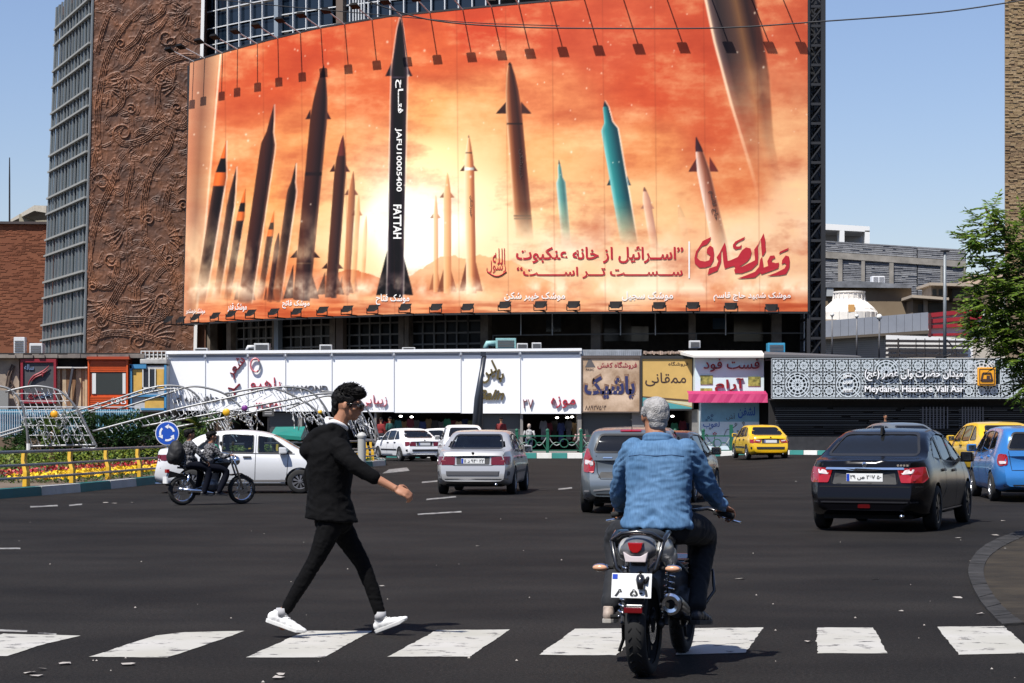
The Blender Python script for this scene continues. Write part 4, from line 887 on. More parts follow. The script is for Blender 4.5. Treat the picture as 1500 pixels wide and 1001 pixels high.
# mannequins outside the museum-sign shop
def mannequin(px, py_top, Y, top, leg, lab):
 z0 = .24; z1 = PZ(py_top, Y); h = z1-z0; x = PX(px, Y); t = thing('mannequin', lab, 'mannequin', (x, Y, z0))
 m1 = MB(); m1.lathe([(.07, h*.80), (.15*h/1.7, h*.78), (.21*h/1.7, h*.72), (.17*h/1.7, h*.55), (.20*h/1.7, h*.45)], (0, 0, 0), (0, 0, 1), 12); m1.tube([(-.2, 0, h*.76), (-.29, 0, h*.5)], .05, 8); m1.tube([(.2, 0, h*.76), (.29, 0, h*.5)], .05, 8)
 m1.build('shirt', top, t, smooth=True)
 m1 = MB(); m1.tube([(-.09, 0, h*.5), (-.1, 0, h*.02)], [.1, .06], 8); m1.tube([(.09, 0, h*.5), (.1, 0, h*.02)], [.1, .06], 8); m1.build('trousers', leg, t, smooth=True)
 m1 = MB(); m1.ell((0, 0, h*.92), (.09, .1, .125), 10, 8); m1.tube([(0, 0, h*.78), (0, 0, h*.86)], .045, 8); m1.build('head', mat('mannequin_skin', (.35, .27, .22), .5), t, smooth=True)
mcheck = mat('cloth_check', (.55, .55, .55), .9, col2=(.03, .03, .03), vscale=9)
mannequin(775, 621, 98, mcheck, mat('cloth_jeans', (.02, .03, .06), .9), 'headless looking shop dummy in a black and white checked top by the green fence')
mannequin(850, 628, 99, mat('cloth_flora', (.3, .05, .06), .9, col2=(.4, .38, .36), vscale=9), mat('cloth_black', (.012, .012, .012), .9), 'shop dummy in a red and grey patterned top under the museum sign edge')
# ---- brown shoe-shop sign
def signbox(name, lab, px0, px1, py0, py1, m, Y=YS-.1, d=.35):
 t = thing(name, lab, 'shop sign', (0, 0, 0)); m1 = MB(); pbox(m1, px0, px1, py0, py1, Y, d); m1.build('panel', m, t, bevel=.02); return t
M_BR = mat('brown_print', (.30, .19, .11), .6, col2=(.62, .46, .33), vscale=1.1)
t = signbox('shop_sign', 'weathered brown shoe shop sign with blurred navy Persian lettering', 852, 937.5, 525, 604, M_BR)
Yf = YS-.1
m1 = MB();
for (a, b_, c, d) in ((851.5, 938, 521.5, 525), (851.5, 853, 525, 604.5), (936.5, 938, 525, 604.5), (851.5, 938, 603, 605)): pbox(m1, a, b_, c, d, Yf-.06, .08)
m1.build('frame', mat('sign_frame_dark', (.08, .06, .05), .6), t)
M_NAVY = mat('print_navy', (.02, .025, .10), .6); M_SMEAR = mat('print_smear', (.16, .085, .05), .7, col2=(.30, .18, .11), vscale=5)
sgn(t, 'letters', 'پاشیک', 853.5, 932, 547, 589, Yf, M_SMEAR, bold=.085, depth=0, off=.012)
sgn(t, 'letters', 'پاشیک', 856, 930, 551, 588, Yf, M_NAVY, bold=.035, depth=0, off=.02)
sgn(t, 'letters', 'فروشگاه کفش', 875, 933, 530, 541, Yf, mat('print_crimson', (.28, .015, .03), .6), bold=.02, depth=0, off=.012)
sgn(t, 'letters', '۸۸۹۲۷۵۶۴', 857, 888, 594, 601, Yf, M_INK, bold=.01, depth=0, off=.012)
m1 = MB(); c = lambda a, b: (PX(a, Yf), PZ(b, Yf)); m1.prism([c(857, 538), c(872, 538), c(870, 534), c(866, 527), c(862, 527), c(859, 534)], Yf-.012, Yf-.004); m1.build('emblem', mat('print_grey', (.10, .09, .09), .6), t)
sgn(t, 'letters', 'PASIC', 858, 870, 540, 543.5, Yf, M_INK, fa=False, depth=0, off=.012)
m1 = MB()
for i in range(30): pbox(m1, 852+i*2.95, 853.6+i*2.95, 512.5, 521, YS-.05-.0, .1);
pbox(m1, 852, 940, 512.5, 521, YS, .1); m1.build('corrugated_sheet', mat('roof_sheet', (.42, .44, .46), .45, .4, var=.25), t)
# ---- yellow sign
M_YE = mat('yellow_print', (.56, .36, .11), .55, var=.10, vscale=.8)
t = signbox('shop_sign', 'yellow shop sign with outlined black lettering and a teal wedge', 940, 1015, 525, 600, M_YE)
m1 = MB()
for (a, b_, c, d) in ((938.5, 1016, 521.5, 526), (938.5, 940.5, 526, 601), (1014, 1016, 526, 601), (938.5, 1016, 599, 601.5)): pbox(m1, a, b_, c, d, Yf-.06, .08)
m1.build('frame', mat('sign_frame_black', (.03, .03, .03), .5), t)
q = lambda a, b: (PX(a, Yf), PZ(b, Yf))
m1 = MB(); m1.prism([q(941, 582), q(1013.5, 597), q(1013.5, 599), q(941, 599)], Yf-.010, Yf-.004); m1.build('wedge', mat('print_teal', (.06, .28, .30), .6), t)
m1 = MB(); m1.prism([q(941, 580.5), q(1013.5, 586), q(1013.5, 589), q(941, 582.4)], Yf-.010, Yf-.004); m1.build('wedge', mat('print_brown', (.10, .06, .03), .6), t)
m1 = MB(); m1.prism([q(961, 585.5), q(1013.5, 589.6), q(1013.5, 595.5)], Yf-.010, Yf-.004); m1.build('wedge', mat('print_pale', (.55, .52, .35), .6), t)
sgn(t, 'letters', 'ممقانی', 945, 1005, 546, 566, Yf, M_INK, bold=.008, depth=0, off=.012)
sgn(t, 'letters', 'فروشگاه', 979, 1008, 530, 537, Yf, M_INK, bold=.01, depth=0, off=.012)
m1 = MB();
for i in range(26): pbox(m1, 943+i*2.4, 944.6+i*2.4, 514+random.uniform(0, 1.5), 519+random.uniform(-1, 1), YS+random.uniform(-.1, .2), .3)
m1.build('rubble_edge', mat('rubble', (.42, .32, .26), .9, var=.5, vscale=4), t, kind='stuff')
# ---- fast food kiosk
t = thing('food_kiosk', 'white fast food kiosk with pink awning and floral painted blue wall', 'kiosk', (0, 0, 0)); Yk = YS-1.2; K = lambda a, b: (PX(a, Yk), PZ(b, Yk))
m1 = MB(); pbox(m1, 1018, 1119, 523, 577, Yk, 1.5); m1.build('panel', mat('kiosk_white', (.60, .74, .76), .5), t)
m1 = MB(); m1.add([P(1016, 524, Yk-.5), P(1121, 524, Yk-.5), P(1121, 521, Yk-.5), P(1016, 521, Yk-.5), P(993, 519, Yk+1.6), P(1116, 517, Yk+1.6), P(1116, 514, Yk+1.6), P(993, 514, Yk+1.6)],
   [(0, 1, 2, 3), (3, 2, 6, 7), (0, 4, 5, 1), (0, 3, 7, 4), (1, 5, 6, 2), (4, 7, 6, 5)]); m1.build('roof', mat('kiosk_roof', (.62, .60, .56), .6), t)
M_KR = mat('kiosk_red', (.22, .006, .012), .45)
sgn(t, 'letters', 'فست فود', 1029.5, 1112.5, 525.5, 545.5, Yk, M_WTRIM, bold=.03, depth=.10); sgn(t, 'letters', 'فست فود', 1030, 1112, 526, 545, Yk, M_KR, bold=.012, depth=.04, off=.104)
sgn(t, 'letters', 'آرام', 1047, 1089, 554, 575.5, Yk, M_KR, bold=.012, depth=.12)
for a, b_, c, d in [(1026, 1044, 550, 563.5), (1096, 1114, 552, 566), (1026, 1043, 569, 576)]:
 m1 = MB(); pbox(m1, a, b_, c, d, Yk-.03, .03); o = m1.build('food_picture', mat('food_print', (.04, .05, .015), .5, col2=(.45, .42, .10), vscale=4), t)
m1 = MB(); xa, xb = PX(1006, Yk), PX(1121, Yk); n = 14
for i in range(n):
 u0, u1 = i/n, (i+1)/n; w0 = .02*math.sin(i*2.1); w1 = .02*math.sin((i+1)*2.1)
 m1.add([(xa+(xb-xa)*u0, Yk-1.0+w0, PZ(590, Yk-1)), (xa+(xb-xa)*u1, Yk-1.0+w1, PZ(590, Yk-1)), (xa+(xb-xa)*u1, Yk-.9-w1, PZ(577.5, Yk-.9)), (xa+(xb-xa)*u0, Yk-.9-w0, PZ(577.5, Yk-.9)),
   (xa+(xb-xa)*u1, Yk-.05, PZ(576, Yk-.9)+.12), (xa+(xb-xa)*u0, Yk-.05, PZ(576, Yk-.9)+.12)], [(0, 1, 2, 3), (3, 2, 4, 5)])
m1.build('awning', mat('pink_fabric', (.40, .02, .11), .7, var=.12, vscale=2), t, recalc=False)
mwall = mat('painted_wall', (.55, .66, .72), .7, var=.08); m1 = MB(); pbox(m1, 1027, 1112, 590, 667, Yk+.1, 1.4); m1.build('wall', mwall, t)
m1 = MB(); pbox(m1, 1027, 1112, 591, 618, Yk+.085, .02); m1.build('painted_band', mat('painted_blue', (.16, .34, .45), .7, var=.15, vscale=2), t)
sgn(t, 'graffiti', 'لشفن', 1081, 1106, 596, 613, Yk+.08, mat('graf_blue', (.01, .07, .35), .7), bold=.02, depth=0, off=.006); sgn(t, 'graffiti', 'لعوب', 1030, 1054, 617, 628, Yk+.1, mat('graf_blue'), bold=.01, depth=0, off=.012)
sgn(t, 'graffiti', 'آش', 1064, 1077, 606, 616, Yk+.08, M_INK, bold=.0, depth=0, off=.006)
def flower(px, py, r, col, nm):
 c = P(px, py, Yk+.07); m1 = MB()
 for i in range(5):
  a = i*2*PI/5+.3; q = [(c.x+r*math.cos(a)*1+r*.5*math.cos(b), c.z+r*math.sin(a)+r*.5*math.sin(b)) for b in np.linspace(0, 2*PI, 8)[:-1]]; m1.prism(q, Yk+.072+.001*i, Yk+.079)
 m1.build(nm, col, t)
mk = M_INK; mr = mat('graf_red', (.35, .01, .03), .7); mbk = mat('graf_navy', (.01, .03, .12), .7)
for px, py, r, c in [(1038, 612, .05, mbk), (1043, 609, .05, mbk), (1035, 616, .04, mbk), (1042, 615, .04, mbk), (1047, 636, .07, mr), (1035, 638, .05, mk), (1078, 622, .05, mk), (1089, 620, .05, mk), (1077, 640, .06, mr), (1073, 632, .04, mk), (1081, 632, .04, mk), (1076, 648, .06, mr), (1040, 628, .04, mbk), (1096, 640, .05, mbk)]: flower(px, py, r, c, 'painted_flower')
m1 = MB()
for pts in [[(1047, 640), (1046, 650), (1050, 660)], [(1078, 624), (1072, 628), (1064, 630), (1060, 640)], [(1089, 622), (1094, 632), (1096, 640), (1092, 655)], [(1077, 644), (1077, 662)], [(1035, 640), (1042, 650)]]:
 m1.tube([P(a, b, Yk+.09) for a, b in pts], .014, 4)
m1.build('painted_stem', mk, t)
m1 = MB(); pbox(m1, 1112, 1131, 523, 668, Yk+.6, 1.0); m1.build('dark_gap_box', M_DK, t)  # near-black box filling the gap before the metro entrance
# ---- metro entrance with white lattice
t = thing('metro_entrance', 'dark metro entrance under a white geometric lattice band with raised station name', 'metro entrance', (0, 0, 0)); YM = 101.0
M_LAT = mat('lattice_white', (.52, .57, .60), .5); M_LBG = mat('lattice_back', (.035, .055, .06), .6); M_LV = mat('louvre_black', (.02, .021, .023), .35)
m1 = MB(); pbox(m1, 1130, 1620, 525, 584, YM+.35, .2); m1.build('band_backing', M_LBG, t)
m1 = MB(); xA, xB = PX(1131, YM), PX(1620, YM)
for py in (526.2, 583.2): m1.box(xA, xB, YM, YM+.08, PZ(py, YM)-.035, PZ(py, YM)+.035)
m1.box(xA-.03, xA+.04, YM, YM+.08, PZ(583.5, YM), PZ(526, YM))
m1.build('band_frame', M_LAT, t)
m1 = MB(); cell = PX(18.6+750, YM)
bigs = [(1, 1), (5, 1), (8, 0), (15.5, 0), (20, 1)]
def rb(a, b, r, z=.0): m1.bar((a[0], YM+.03+z, a[1]), (b[0], YM+.03+z, b[1]), r, .03, up=(0, 1, 0))
def rosette(cx, cz, s, n, w_, rings=(.28, .47)):
 h = s/2
 for a, b in (((-h, -h), (h, -h)), ((h, -h), (h, h)), ((h, h), (-h, h)), ((-h, h), (-h, -h))): rb((cx+a[0], cz+a[1]), (cx+b[0], cz+b[1]), w_)
 for rg in rings:
  for i in range(n): a, b = 2*PI*i/n, 2*PI*(i+1)/n; rb((cx+rg*s*math.cos(a), cz+rg*s*math.sin(a)), (cx+rg*s*math.cos(b), cz+rg*s*math.sin(b)), w_*.9, .002)
 for i in range(n): a = 2*PI*(i+.5)/n; rb((cx+.06*s*math.cos(a), cz+.06*s*math.sin(a)), (cx+.47*s*math.cos(a), cz+.47*s*math.sin(a)), w_*.75, .004)
 for i in range(n):
  a, b, c = 2*PI*i/n, 2*PI*(i+.5)/n, 2*PI*(i+1)/n
  rb((cx+rings[0]*s*math.cos(a), cz+rings[0]*s*math.sin(a)), (cx+.14*s*math.cos(b), cz+.14*s*math.sin(b)), w_*.6, .006); rb((cx+.14*s*math.cos(b), cz+.14*s*math.sin(b)), (cx+rings[0]*s*math.cos(c), cz+rings[0]*s*math.sin(c)), w_*.6, .006)
 for sx in (-1, 1):
  for sz in (-1, 1): rb((cx+sx*.33*s, cz+sz*.33*s), (cx+sx*h, cz+sz*h), w_, .003); rb((cx+sx*.5*s, cz+sz*.25*s), (cx+sx*.25*s, cz+sz*.5*s), w_*.8, .001)
zT = PZ(526.5, YM)
for gx in range(26):
 for gz in range(3):
  if any(bx-.01 <= gx < bx+1.99 and by <= gz <= by+1 for bx, by in bigs): continue
  rosette(xA+cell*(gx+.5), zT-cell*(gz+.5), cell, 8, .021)
for bx, by in bigs: rosette(xA+cell*(bx+1), zT-cell*(by+1), cell*2, 12, .032, (.22, .36, .47))
m1.build('lattice', M_LAT, t, kind='stuff')
M_WL = mat('letter_white', (.85, .85, .85), .4); M_DE = mat('letter_edge', (.05, .05, .06), .5)
for s, fa, a, b_, c, d in [('میدان حضرت ولی عصر (عج)', True, 1266, 1410, 541, 558.5), ('Meydan-e Hazrat-e Vali Asr', False, 1266, 1411, 565, 577.5)]:
 sgn(t, 'letters', s, a-.7, b_+.7, c-.7, d+.7, YM-.02, M_DE, fa=fa, bold=.045 if not fa else .05, depth=.08); sgn(t, 'letters', s, a, b_, c, d, YM-.02, M_WL, fa=fa, bold=.018, depth=.04, off=.09)
sgn(t, 'letters', 'مترو', 1235, 1247, 547, 555, YM-.02, M_WL, depth=.05); sgn(t, 'letters', 'تهران', 1235, 1248, 557, 563, YM-.02, M_WL, depth=.05); sgn(t, 'letters', 'METRO', 1235, 1248, 570, 575, YM-.02, M_WL, fa=False, depth=.05)
c = P(1444, 552, YM); M_MY = mat('metro_yellow', (.78, .34, .015), .5)
m1 = MB(); m1.box(c.x-.44, c.x+.44, YM-.25, YM-.02, c.z-.45, c.z+.45); sg = m1.build('metro_sign', M_MY, t, bevel=.06)
m1 = MB()
for a, b in (((-.36, -.37), (.36, -.37)), ((.36, -.37), (.36, .37)), ((.36, .37), (-.36, .37)), ((-.36, .37), (-.36, -.37))): m1.bar((c.x+a[0], YM-.255, c.z+a[1]), (c.x+b[0], YM-.255, c.z+b[1]), .018, .01, up=(0, 1, 0))
m1.build('sign_border', M_INK, sg)
m1 = MB(); pl = [(-.27, -.24), (-.18, .18), (.02, .18), (.07, .24), (.14, .18), (.19, .18), (.27, -.24), (.10, -.24), (.10, -.06), (-.13, -.06), (-.10, .08), (.10, .08), (.10, .14), (-.13, .14)]
for pts in ([(-.28, -.22), (-.2, .16), (.18, .16), (.27, -.22)],):
 for a, b in zip(pts, pts[1:]+pts[:1]): m1.bar((c.x+a[0], YM-.26, c.z+a[1]), (c.x+b[0], YM-.26, c.z+b[1]), .045, .012, up=(0, 1, 0))
m1.box(c.x-.02, c.x+.14, YM-.272, YM-.262, c.z-.14, c.z+.05); m1.box(c.x-.24, c.x+.22, YM-.275, YM-.266, c.z-.24, c.z-.12); m1.build('train_symbol', M_INK, sg)
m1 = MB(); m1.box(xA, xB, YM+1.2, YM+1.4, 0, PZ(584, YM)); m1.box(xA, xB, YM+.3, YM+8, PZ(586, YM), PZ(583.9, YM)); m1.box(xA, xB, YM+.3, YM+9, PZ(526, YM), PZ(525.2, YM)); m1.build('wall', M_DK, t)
rnd = random.Random(3)
for i in range(15):
 z = PZ(598+i*3.1, YM+1); x_ = xA+.3
 m1 = MB()
 while x_ < xB-1:
  l = rnd.uniform(1.5, 6); m1.box(x_, min(x_+l, xB), YM+1.0, YM+1.12, z-.022, z+.022); x_ += l+rnd.uniform(.02, .6)
 m1.build('louvre', mat('louvre_edge', (.10, .105, .11), .3, .3) if i in (1, 3, 4, 6, 8) else M_LV, t)
for a, b_ in ((1352, 1388), (1410, 1440)):
 m1 = MB()
 for i in range(8): x_ = PX(a+(b_-a)*i/7, YM+.8); m1.box(x_-.03, x_+.03, YM+.8, YM+.84, PZ(628, YM), PZ(596, YM))
 for i in range(9): z = PZ(600+i*3.4, YM+.8); m1.box(PX(a, YM), PX(b_, YM), YM+.82, YM+.85, z-.012, z+.012)
 m1.build('grille', mat('grille_grey', (.12, .12, .13), .4), t)
m1 = MB(); pbox(m1, 1118, 1500, 640, 672, YM-.6, 1.0); m1.build('plinth', mat('dark_granite', (.03, .03, .032), .4, var=.3), t)
m1 = MB(); m1.add([P(1119, 524, YM+.3), P(1262, 524, YM+.3), P(1255, 521, YM+4), P(1120, 515, YM+6), P(1119, 519, YM+.3), P(1262, 522.5, YM+.3)], [(0, 1, 5, 4), (4, 5, 2, 3)]); m1.build('roof_slab', mat('slab_grey', (.09, .09, .095), .8), t)
# ================================================================ RIGHT BACKGROUND
def prismY(mb, pts, Y, d):      # polygon given in photo points, extruded backwards
 return mb.prism([(PX(a, Y), PZ(b, Y)) for a, b in pts], Y, Y+d)
def bld(name, lab, cat='building'): return thing(name, lab, cat, (0, 0, 0))
# white roof pavilion far behind
t = bld('white_building', 'plain white flat roofed building with two open bays far behind the grey block wall'); Y = 240
m1 = MB(); prismY(m1, [(1195, 329), (1274, 333), (1274, 372), (1195, 372)], Y+6, 10); m1.build('wall', mat('pale_wall', (.42, .42, .42), .8), t)
m1 = MB(); prismY(m1, [(1195, 327), (1274, 332), (1274, 340), (1195, 336)], Y, 16); m1.build('roof', mat('white_render', (.72, .72, .70), .7), t)
for a, b in ((1230, 1237), (1267, 1274), (1192, 1198)):
 m1 = MB(); pbox(m1, a, b, 338, 372, Y, 2); m1.build('column', mat('white_render'), t)
# grey block building : concrete frame with block infill in courses
t = bld('block_building', 'long unfinished grey block building with concrete columns and a wide beam'); Y = 210
f_top = lambda x: 353+(x-1210)*(366-353)/(1415-1210); f_b1 = lambda x: 369+(x-1210)*(383-369)/205.; f_b2 = lambda x: 378+(x-1210)*(392-378)/205.
m1 = MB(); prismY(m1, [(1190, f_top(1190)+1), (1415, f_top(1415)+1), (1415, 440), (1190, 440)], Y+.3, 20); m1.build('wall', mat('block_back', (.10, .10, .11), .9), t)
M_BLK = [mat('block_a', (.22, .225, .24), .9, var=.25, vscale=2), mat('block_b', (.27, .275, .285), .9, var=.2, vscale=2), mat('block_c', (.17, .175, .19), .9, var=.25, vscale=2)]
rnd = random.Random(9)
def courses(xa, xb, ft, fb, par):
 n = int((fb((xa+xb)/2)-ft((xa+xb)/2))/2.5)
 for k in range(n):
  m1 = MB(); o = rnd.uniform(0, .10); g0, g1 = k/n, (k+.72)/n; g = lambda x, u: ft(x)+(fb(x)-ft(x))*u
  x = xa
  while x < xb-1:
   x2 = min(xb, x+rnd.uniform(8, 22)); o2 = rnd.uniform(0, .1)
   m1.prism([(PX(x+.15, Y), PZ(g(x, g1), Y)), (PX(x2, Y), PZ(g(x2, g1), Y)), (PX(x2, Y), PZ(g(x2, g0), Y)), (PX(x+.15, Y), PZ(g(x, g0), Y))], Y+o2, Y+.4); x = x2
  m1.build('block_course', rnd.choice(M_BLK), par, kind='stuff')
cs = [1190, 1228, 1234, 1262, 1267, 1304, 1309, 1343, 1344.5, 1378, 1379.5, 1412]
courses(1190, 1343, f_top, f_b1, t); courses(1344.5, 1414, f_top, f_b1, t)
for a, b in ((1190, 1228), (1234, 1262), (1267, 1303), (1309, 1343), (1344.5, 1378), (1381, 1412)): courses(a, b, f_b2, lambda x: 438, t)
M_BEAM = mat('cast_concrete', (.26, .24, .21), .9, var=.3, vscale=1)
m1 = MB(); prismY(m1, [(1190, f_b1(1190)), (1415, f_b1(1415)), (1415, f_b2(1415)), (1190, f_b2(1190))], Y-.15, .6); m1.build('beam', M_BEAM, t)
for a, b in ((1228, 1234), (1262, 1267), (1303, 1309), (1378, 1381), (1412, 1415)): m1 = MB(); prismY(m1, [(a, f_b2(a)), (b, f_b2(b)), (b, 440), (a, 440)], Y-.12, .5); m1.build('column', M_BEAM, t)
# brown rendered house, small roofs
t = bld('rendered_house', 'brown rendered windowless house with a grey felt roof edge behind the cooling tower'); Y = 185
M_RND = mat('brown_render', (.17, .125, .08), .95, col2=(.23, .18, .12), vscale=.35); M_FELT = mat('grey_felt', (.17, .18, .20), .8, var=.4, vscale=1)
m1 = MB(); prismY(m1, [(1195, 415), (1335, 421), (1337, 470), (1195, 480)], Y, 12); m1.build('wall', M_RND, t)
m1 = MB(); prismY(m1, [(1200, 416), (1242, 411), (1290, 414), (1336, 418), (1337, 422), (1200, 421)], Y-.6, 14); m1.build('roof', M_FELT, t)
m1 = MB(); pbox(m1, 1211, 1221, 421, 434, Y-.5, .5); o = m1.build('cooler', mat('cooler_grey', (.35, .37, .38), .5), t)
t2 = bld('air_cooler', 'white square rooftop cooler box on the grey felt roof', 'air cooler'); m1 = MB(); pbox(m1, 1278, 1296, 404.5, 416, Y+2, 1.2); m1.build('housing', mat('cooler_white', (.72, .73, .74), .5), t2, bevel=.04)
for i in range(2):
 m1 = MB();
 for k in range(7): pbox(m1, 1279.5+i*8.5, 1286.5+i*8.5, 406+k*1.35, 406.7+k*1.35, Y+1.97, .04)
 m1.build('vent_slats', mat('vent_grey', (.3, .3, .31), .6), t2, kind='stuff')
t = bld('low_house', 'tan low house with stepped flat roofs and small windows left of the tree'); Y = 180
for pts, mt, nm, dy in [([(1337, 440), (1362, 436), (1362, 475), (1337, 475)], M_RND, 'wall', 2), ([(1336, 432), (1390, 436), (1390, 440), (1336, 436)], mat('tan_slab', (.40, .34, .27), .9), 'roof', 0),
      ([(1364, 419), (1388, 415), (1388, 434), (1364, 433)], mat('tan_wall', (.33, .28, .22), .9, var=.2), 'wall', 1), ([(1388, 417), (1470, 424), (1470, 450), (1388, 440)], M_RND, 'wall', 3),
      ([(1362, 414), (1430, 416), (1430, 420), (1362, 418)], mat('tan_slab'), 'roof', 0), ([(1337, 438), (1418, 440), (1418, 476), (1337, 478)], mat('tan_wall'), 'wall', 2.5), ([(1418, 404), (1470, 400), (1470, 424), (1418, 421)], mat('peach_wall', (.48, .36, .28), .9), 'wall', 6),
      ([(1402, 436), (1450, 434), (1450, 438), (1402, 440)], mat('dark_slab', (.09, .06, .04), .8), 'roof', -1)]:
 m1 = MB(); prismY(m1, pts, Y+dy, 4 if nm == 'wall' else 6); m1.build(nm, mt, t)
for a, b, c, d in ((1345, 1357, 446, 458), (1366, 1372, 424, 433), (1375, 1381, 424, 433), (1395, 1412, 422, 438), (1360, 1386, 444, 470)):
 m1 = MB(); pbox(m1, a, b, c, d, Y+.9 if a in (1366, 1375) else Y+1.9, .05); m1.build('window', mat('far_window', (.05, .06, .06), .3), t)
m1 = MB(); pbox(m1, 1354, 1359, 438, 470, Y+1.4, .4); m1.build('column', mat('tan_slab'), t)
# cooling tower : lathe
Y = 158; c = P(1250, 470, Y); t = bld('cooling_tower', 'white round ribbed fibreglass cooling tower with an orange hatch', 'cooling tower'); M_CT = mat('fibreglass', (.78, .75, .70), .5, var=.05)
s = Y/F; m1 = MB(); m1.lathe([(40*s, 0), (40.5*s, 14*s), (37*s, 17*s), (36*s, 20*s), (24*s, 31*s), (22*s, 34*s), (22.5*s, 42*s), (24*s, 43*s), (24*s, 45*s), (20*s, 45*s), (19*s, 38*s)], (c.x, c.y+2, c.z), (0, 0, 1), 40); m1.build('shell', M_CT, t, smooth=True, angle=.5)
for i in range(20):
 a = 2*PI*i/20+.1; d = Vector((math.cos(a), math.sin(a), 0)); o = Vector((c.x, c.y+2, c.z)); m1 = MB()
 m1.tube([o+d*40.6*s, o+d*41*s+Vector((0, 0, 14*s)), o+d*36.5*s+Vector((0, 0, 20*s)), o+d*24.5*s+Vector((0, 0, 31*s)), o+d*22.8*s+Vector((0, 0, 42*s))], .03, 5); m1.build('rib', M_CT, t)
m1 = MB(); pbox(m1, 1243, 1252, 446, 457, c.y+2-40*s-.03, .3); m1.build('hatch', mat('hatch_orange', (.55, .30, .10), .6), t)
m1 = MB(); pbox(m1, 1208, 1292, 468, 474, Y+.3, 5); m1.build('plinth', mat('tan_slab'), t)
# grey sheet parapet, beige wall
Y = 146; t = bld('panelled_wall', 'long grey metal panelled parapet rising to the right above a beige wall', 'wall')
ft = lambda x: 470-(x-1210)*(470-457.5)/150.; fb = lambda x: 494-(x-1210)*(494-484)/150.
M_SHEET = mat('sheet_grey', (.27, .29, .33), .5, .2, var=.12, vscale=.5)
xs_ = np.linspace(1196, 1360, 15)
for i in range(14):
 m1 = MB(); m1.prism([(PX(xs_[i]+.2, Y), PZ(fb(xs_[i]), Y)), (PX(xs_[i+1]-.2, Y), PZ(fb(xs_[i+1]), Y)), (PX(xs_[i+1]-.2, Y), PZ(ft(xs_[i+1]), Y)), (PX(xs_[i]+.2, Y), PZ(ft(xs_[i]), Y))], Y+.02*(i % 2), Y+.3); m1.build('panel', M_SHEET, t)
m1 = MB(); prismY(m1, [(1196, 495), (1362, 484), (1362, 489), (1300, 492), (1196, 498)], Y-.5, 1); m1.build('gutter', mat('gutter_dark', (.10, .08, .06), .7), t)
m1 = MB(); prismY(m1, [(1196, 496), (1300, 490), (1470, 486), (1470, 530), (1196, 530)], Y+.3, 6); m1.build('wall', mat('beige_wall', (.50, .45, .38), .85, var=.15, vscale=.6), t)
m1 = MB()
for i in range(9): prismY(m1, [(1196, 501+i*3), (1302, 497+i*3), (1302, 497.5+i*3), (1196, 501.5+i*3)], Y+.27, .04)
m1.build('board_joint', mat('joint_brown', (.30, .26, .21), .9), t, kind='stuff')
# slatted sign in black and white, red slatted sign
Y = 142; t = bld('slatted_screen', 'white screen crossed by wide horizontal black slats', 'screen')
m1 = MB(); prismY(m1, [(1298, 491), (1362, 493), (1425, 497), (1425, 524), (1298, 524)], Y+.5, .1); m1.build('backing', mat('screen_white', (.74, .74, .74), .6), t)
for i in range(4): m1 = MB(); prismY(m1, [(1298, 497.5+i*7), (1418, 499+i*6.6), (1418, 502.5+i*6.6), (1298, 501.5+i*7)], Y+.1, .12); m1.build('slat', mat('slat_black', (.03, .025, .025), .6), t)
for a in (1316, 1342, 1355, 1376, 1400): m1 = MB(); pbox(m1, a-(1.2 if a == 1316 else .5), a+(1.2 if a == 1316 else .5), 496, 524, Y+.02, .08); m1.build('post', mat('slat_black'), t)
t = bld('red_slatted_sign', 'red slatted roof sign on a white base behind the lamp pole', 'sign'); Y = 130
M_RS = mat('slat_red', (.28, .012, .02), .5)
m1 = MB(); prismY(m1, [(1363, 461), (1440, 450), (1440, 496), (1363, 492)], Y+.5, .1); m1.build('backing', mat('screen_white'), t)
for a, b, c, d in ((459, 465.5, 451, 456), (468, 474, 462, 467), (476.5, 481.5, 472, 477), (489, 493, 487.5, 491)):
 m1 = MB(); prismY(m1, [(1361, a), (1440 if a < 480 else 1420, c), (1440 if a < 480 else 1420, d), (1361, b)], Y+.1, .3); m1.build('slat', M_RS, t)
for q_ in ((1416, 1418.5, 452, 496), (1361, 1364, 459, 494)): m1 = MB(); pbox(m1, *q_, Y-.1, .15); m1.build('post', mat('slat_dark', (.08, .02, .02), .5), t)
# lamp posts
def pole(name, lab, px, py0, py1, Y, r, m, cat='lamp post', globe=None, group=None):
 t = thing(name, lab, cat, (PX(px, Y), Y, 0), 0, group); z0, z1 = PZ(py1, Y), PZ(py0, Y); m1 = MB(); m1.tube([(0, 0, z0), (0, 0, z1)], [r, r*.8], 8); m1.build('pole', m, t, smooth=True)
 if globe:
  m1 = MB(); m1.ell((0, 0, z1+globe*.6), (globe,)*3, 12, 8); m1.build('globe', mat('globe_white', (.7, .7, .68), .3), t, smooth=True)
 return t
for px, py, g_, lab in ((1219, 463, .14, 'thin lamp post just right of the scaffold with a small dark cap'), (1255, 465, .14, 'thin lamp post below the cooling tower, middle of three'), (1288, 467, .2, 'thin white globe lamp post at the right foot of the cooling tower')):
 pole('lamp_post', lab, px, py, 526, 138, .06, mat('post_grey', (.14, .14, .15), .5), globe=g_, group='thin roof lamp posts')
t = pole('street_pole', 'tall grey steel pole with flat cap rising in front of the metro lattice', 1384, 369, 527, 103.5, .095, mat('pole_steel', (.20, .22, .23), .5, .2))
m1 = MB(); z = PZ(369, 103.5); m1.box(-.22, .22, -.15, .15, z, z+.06); m1.build('cap', M_BLACK, t)
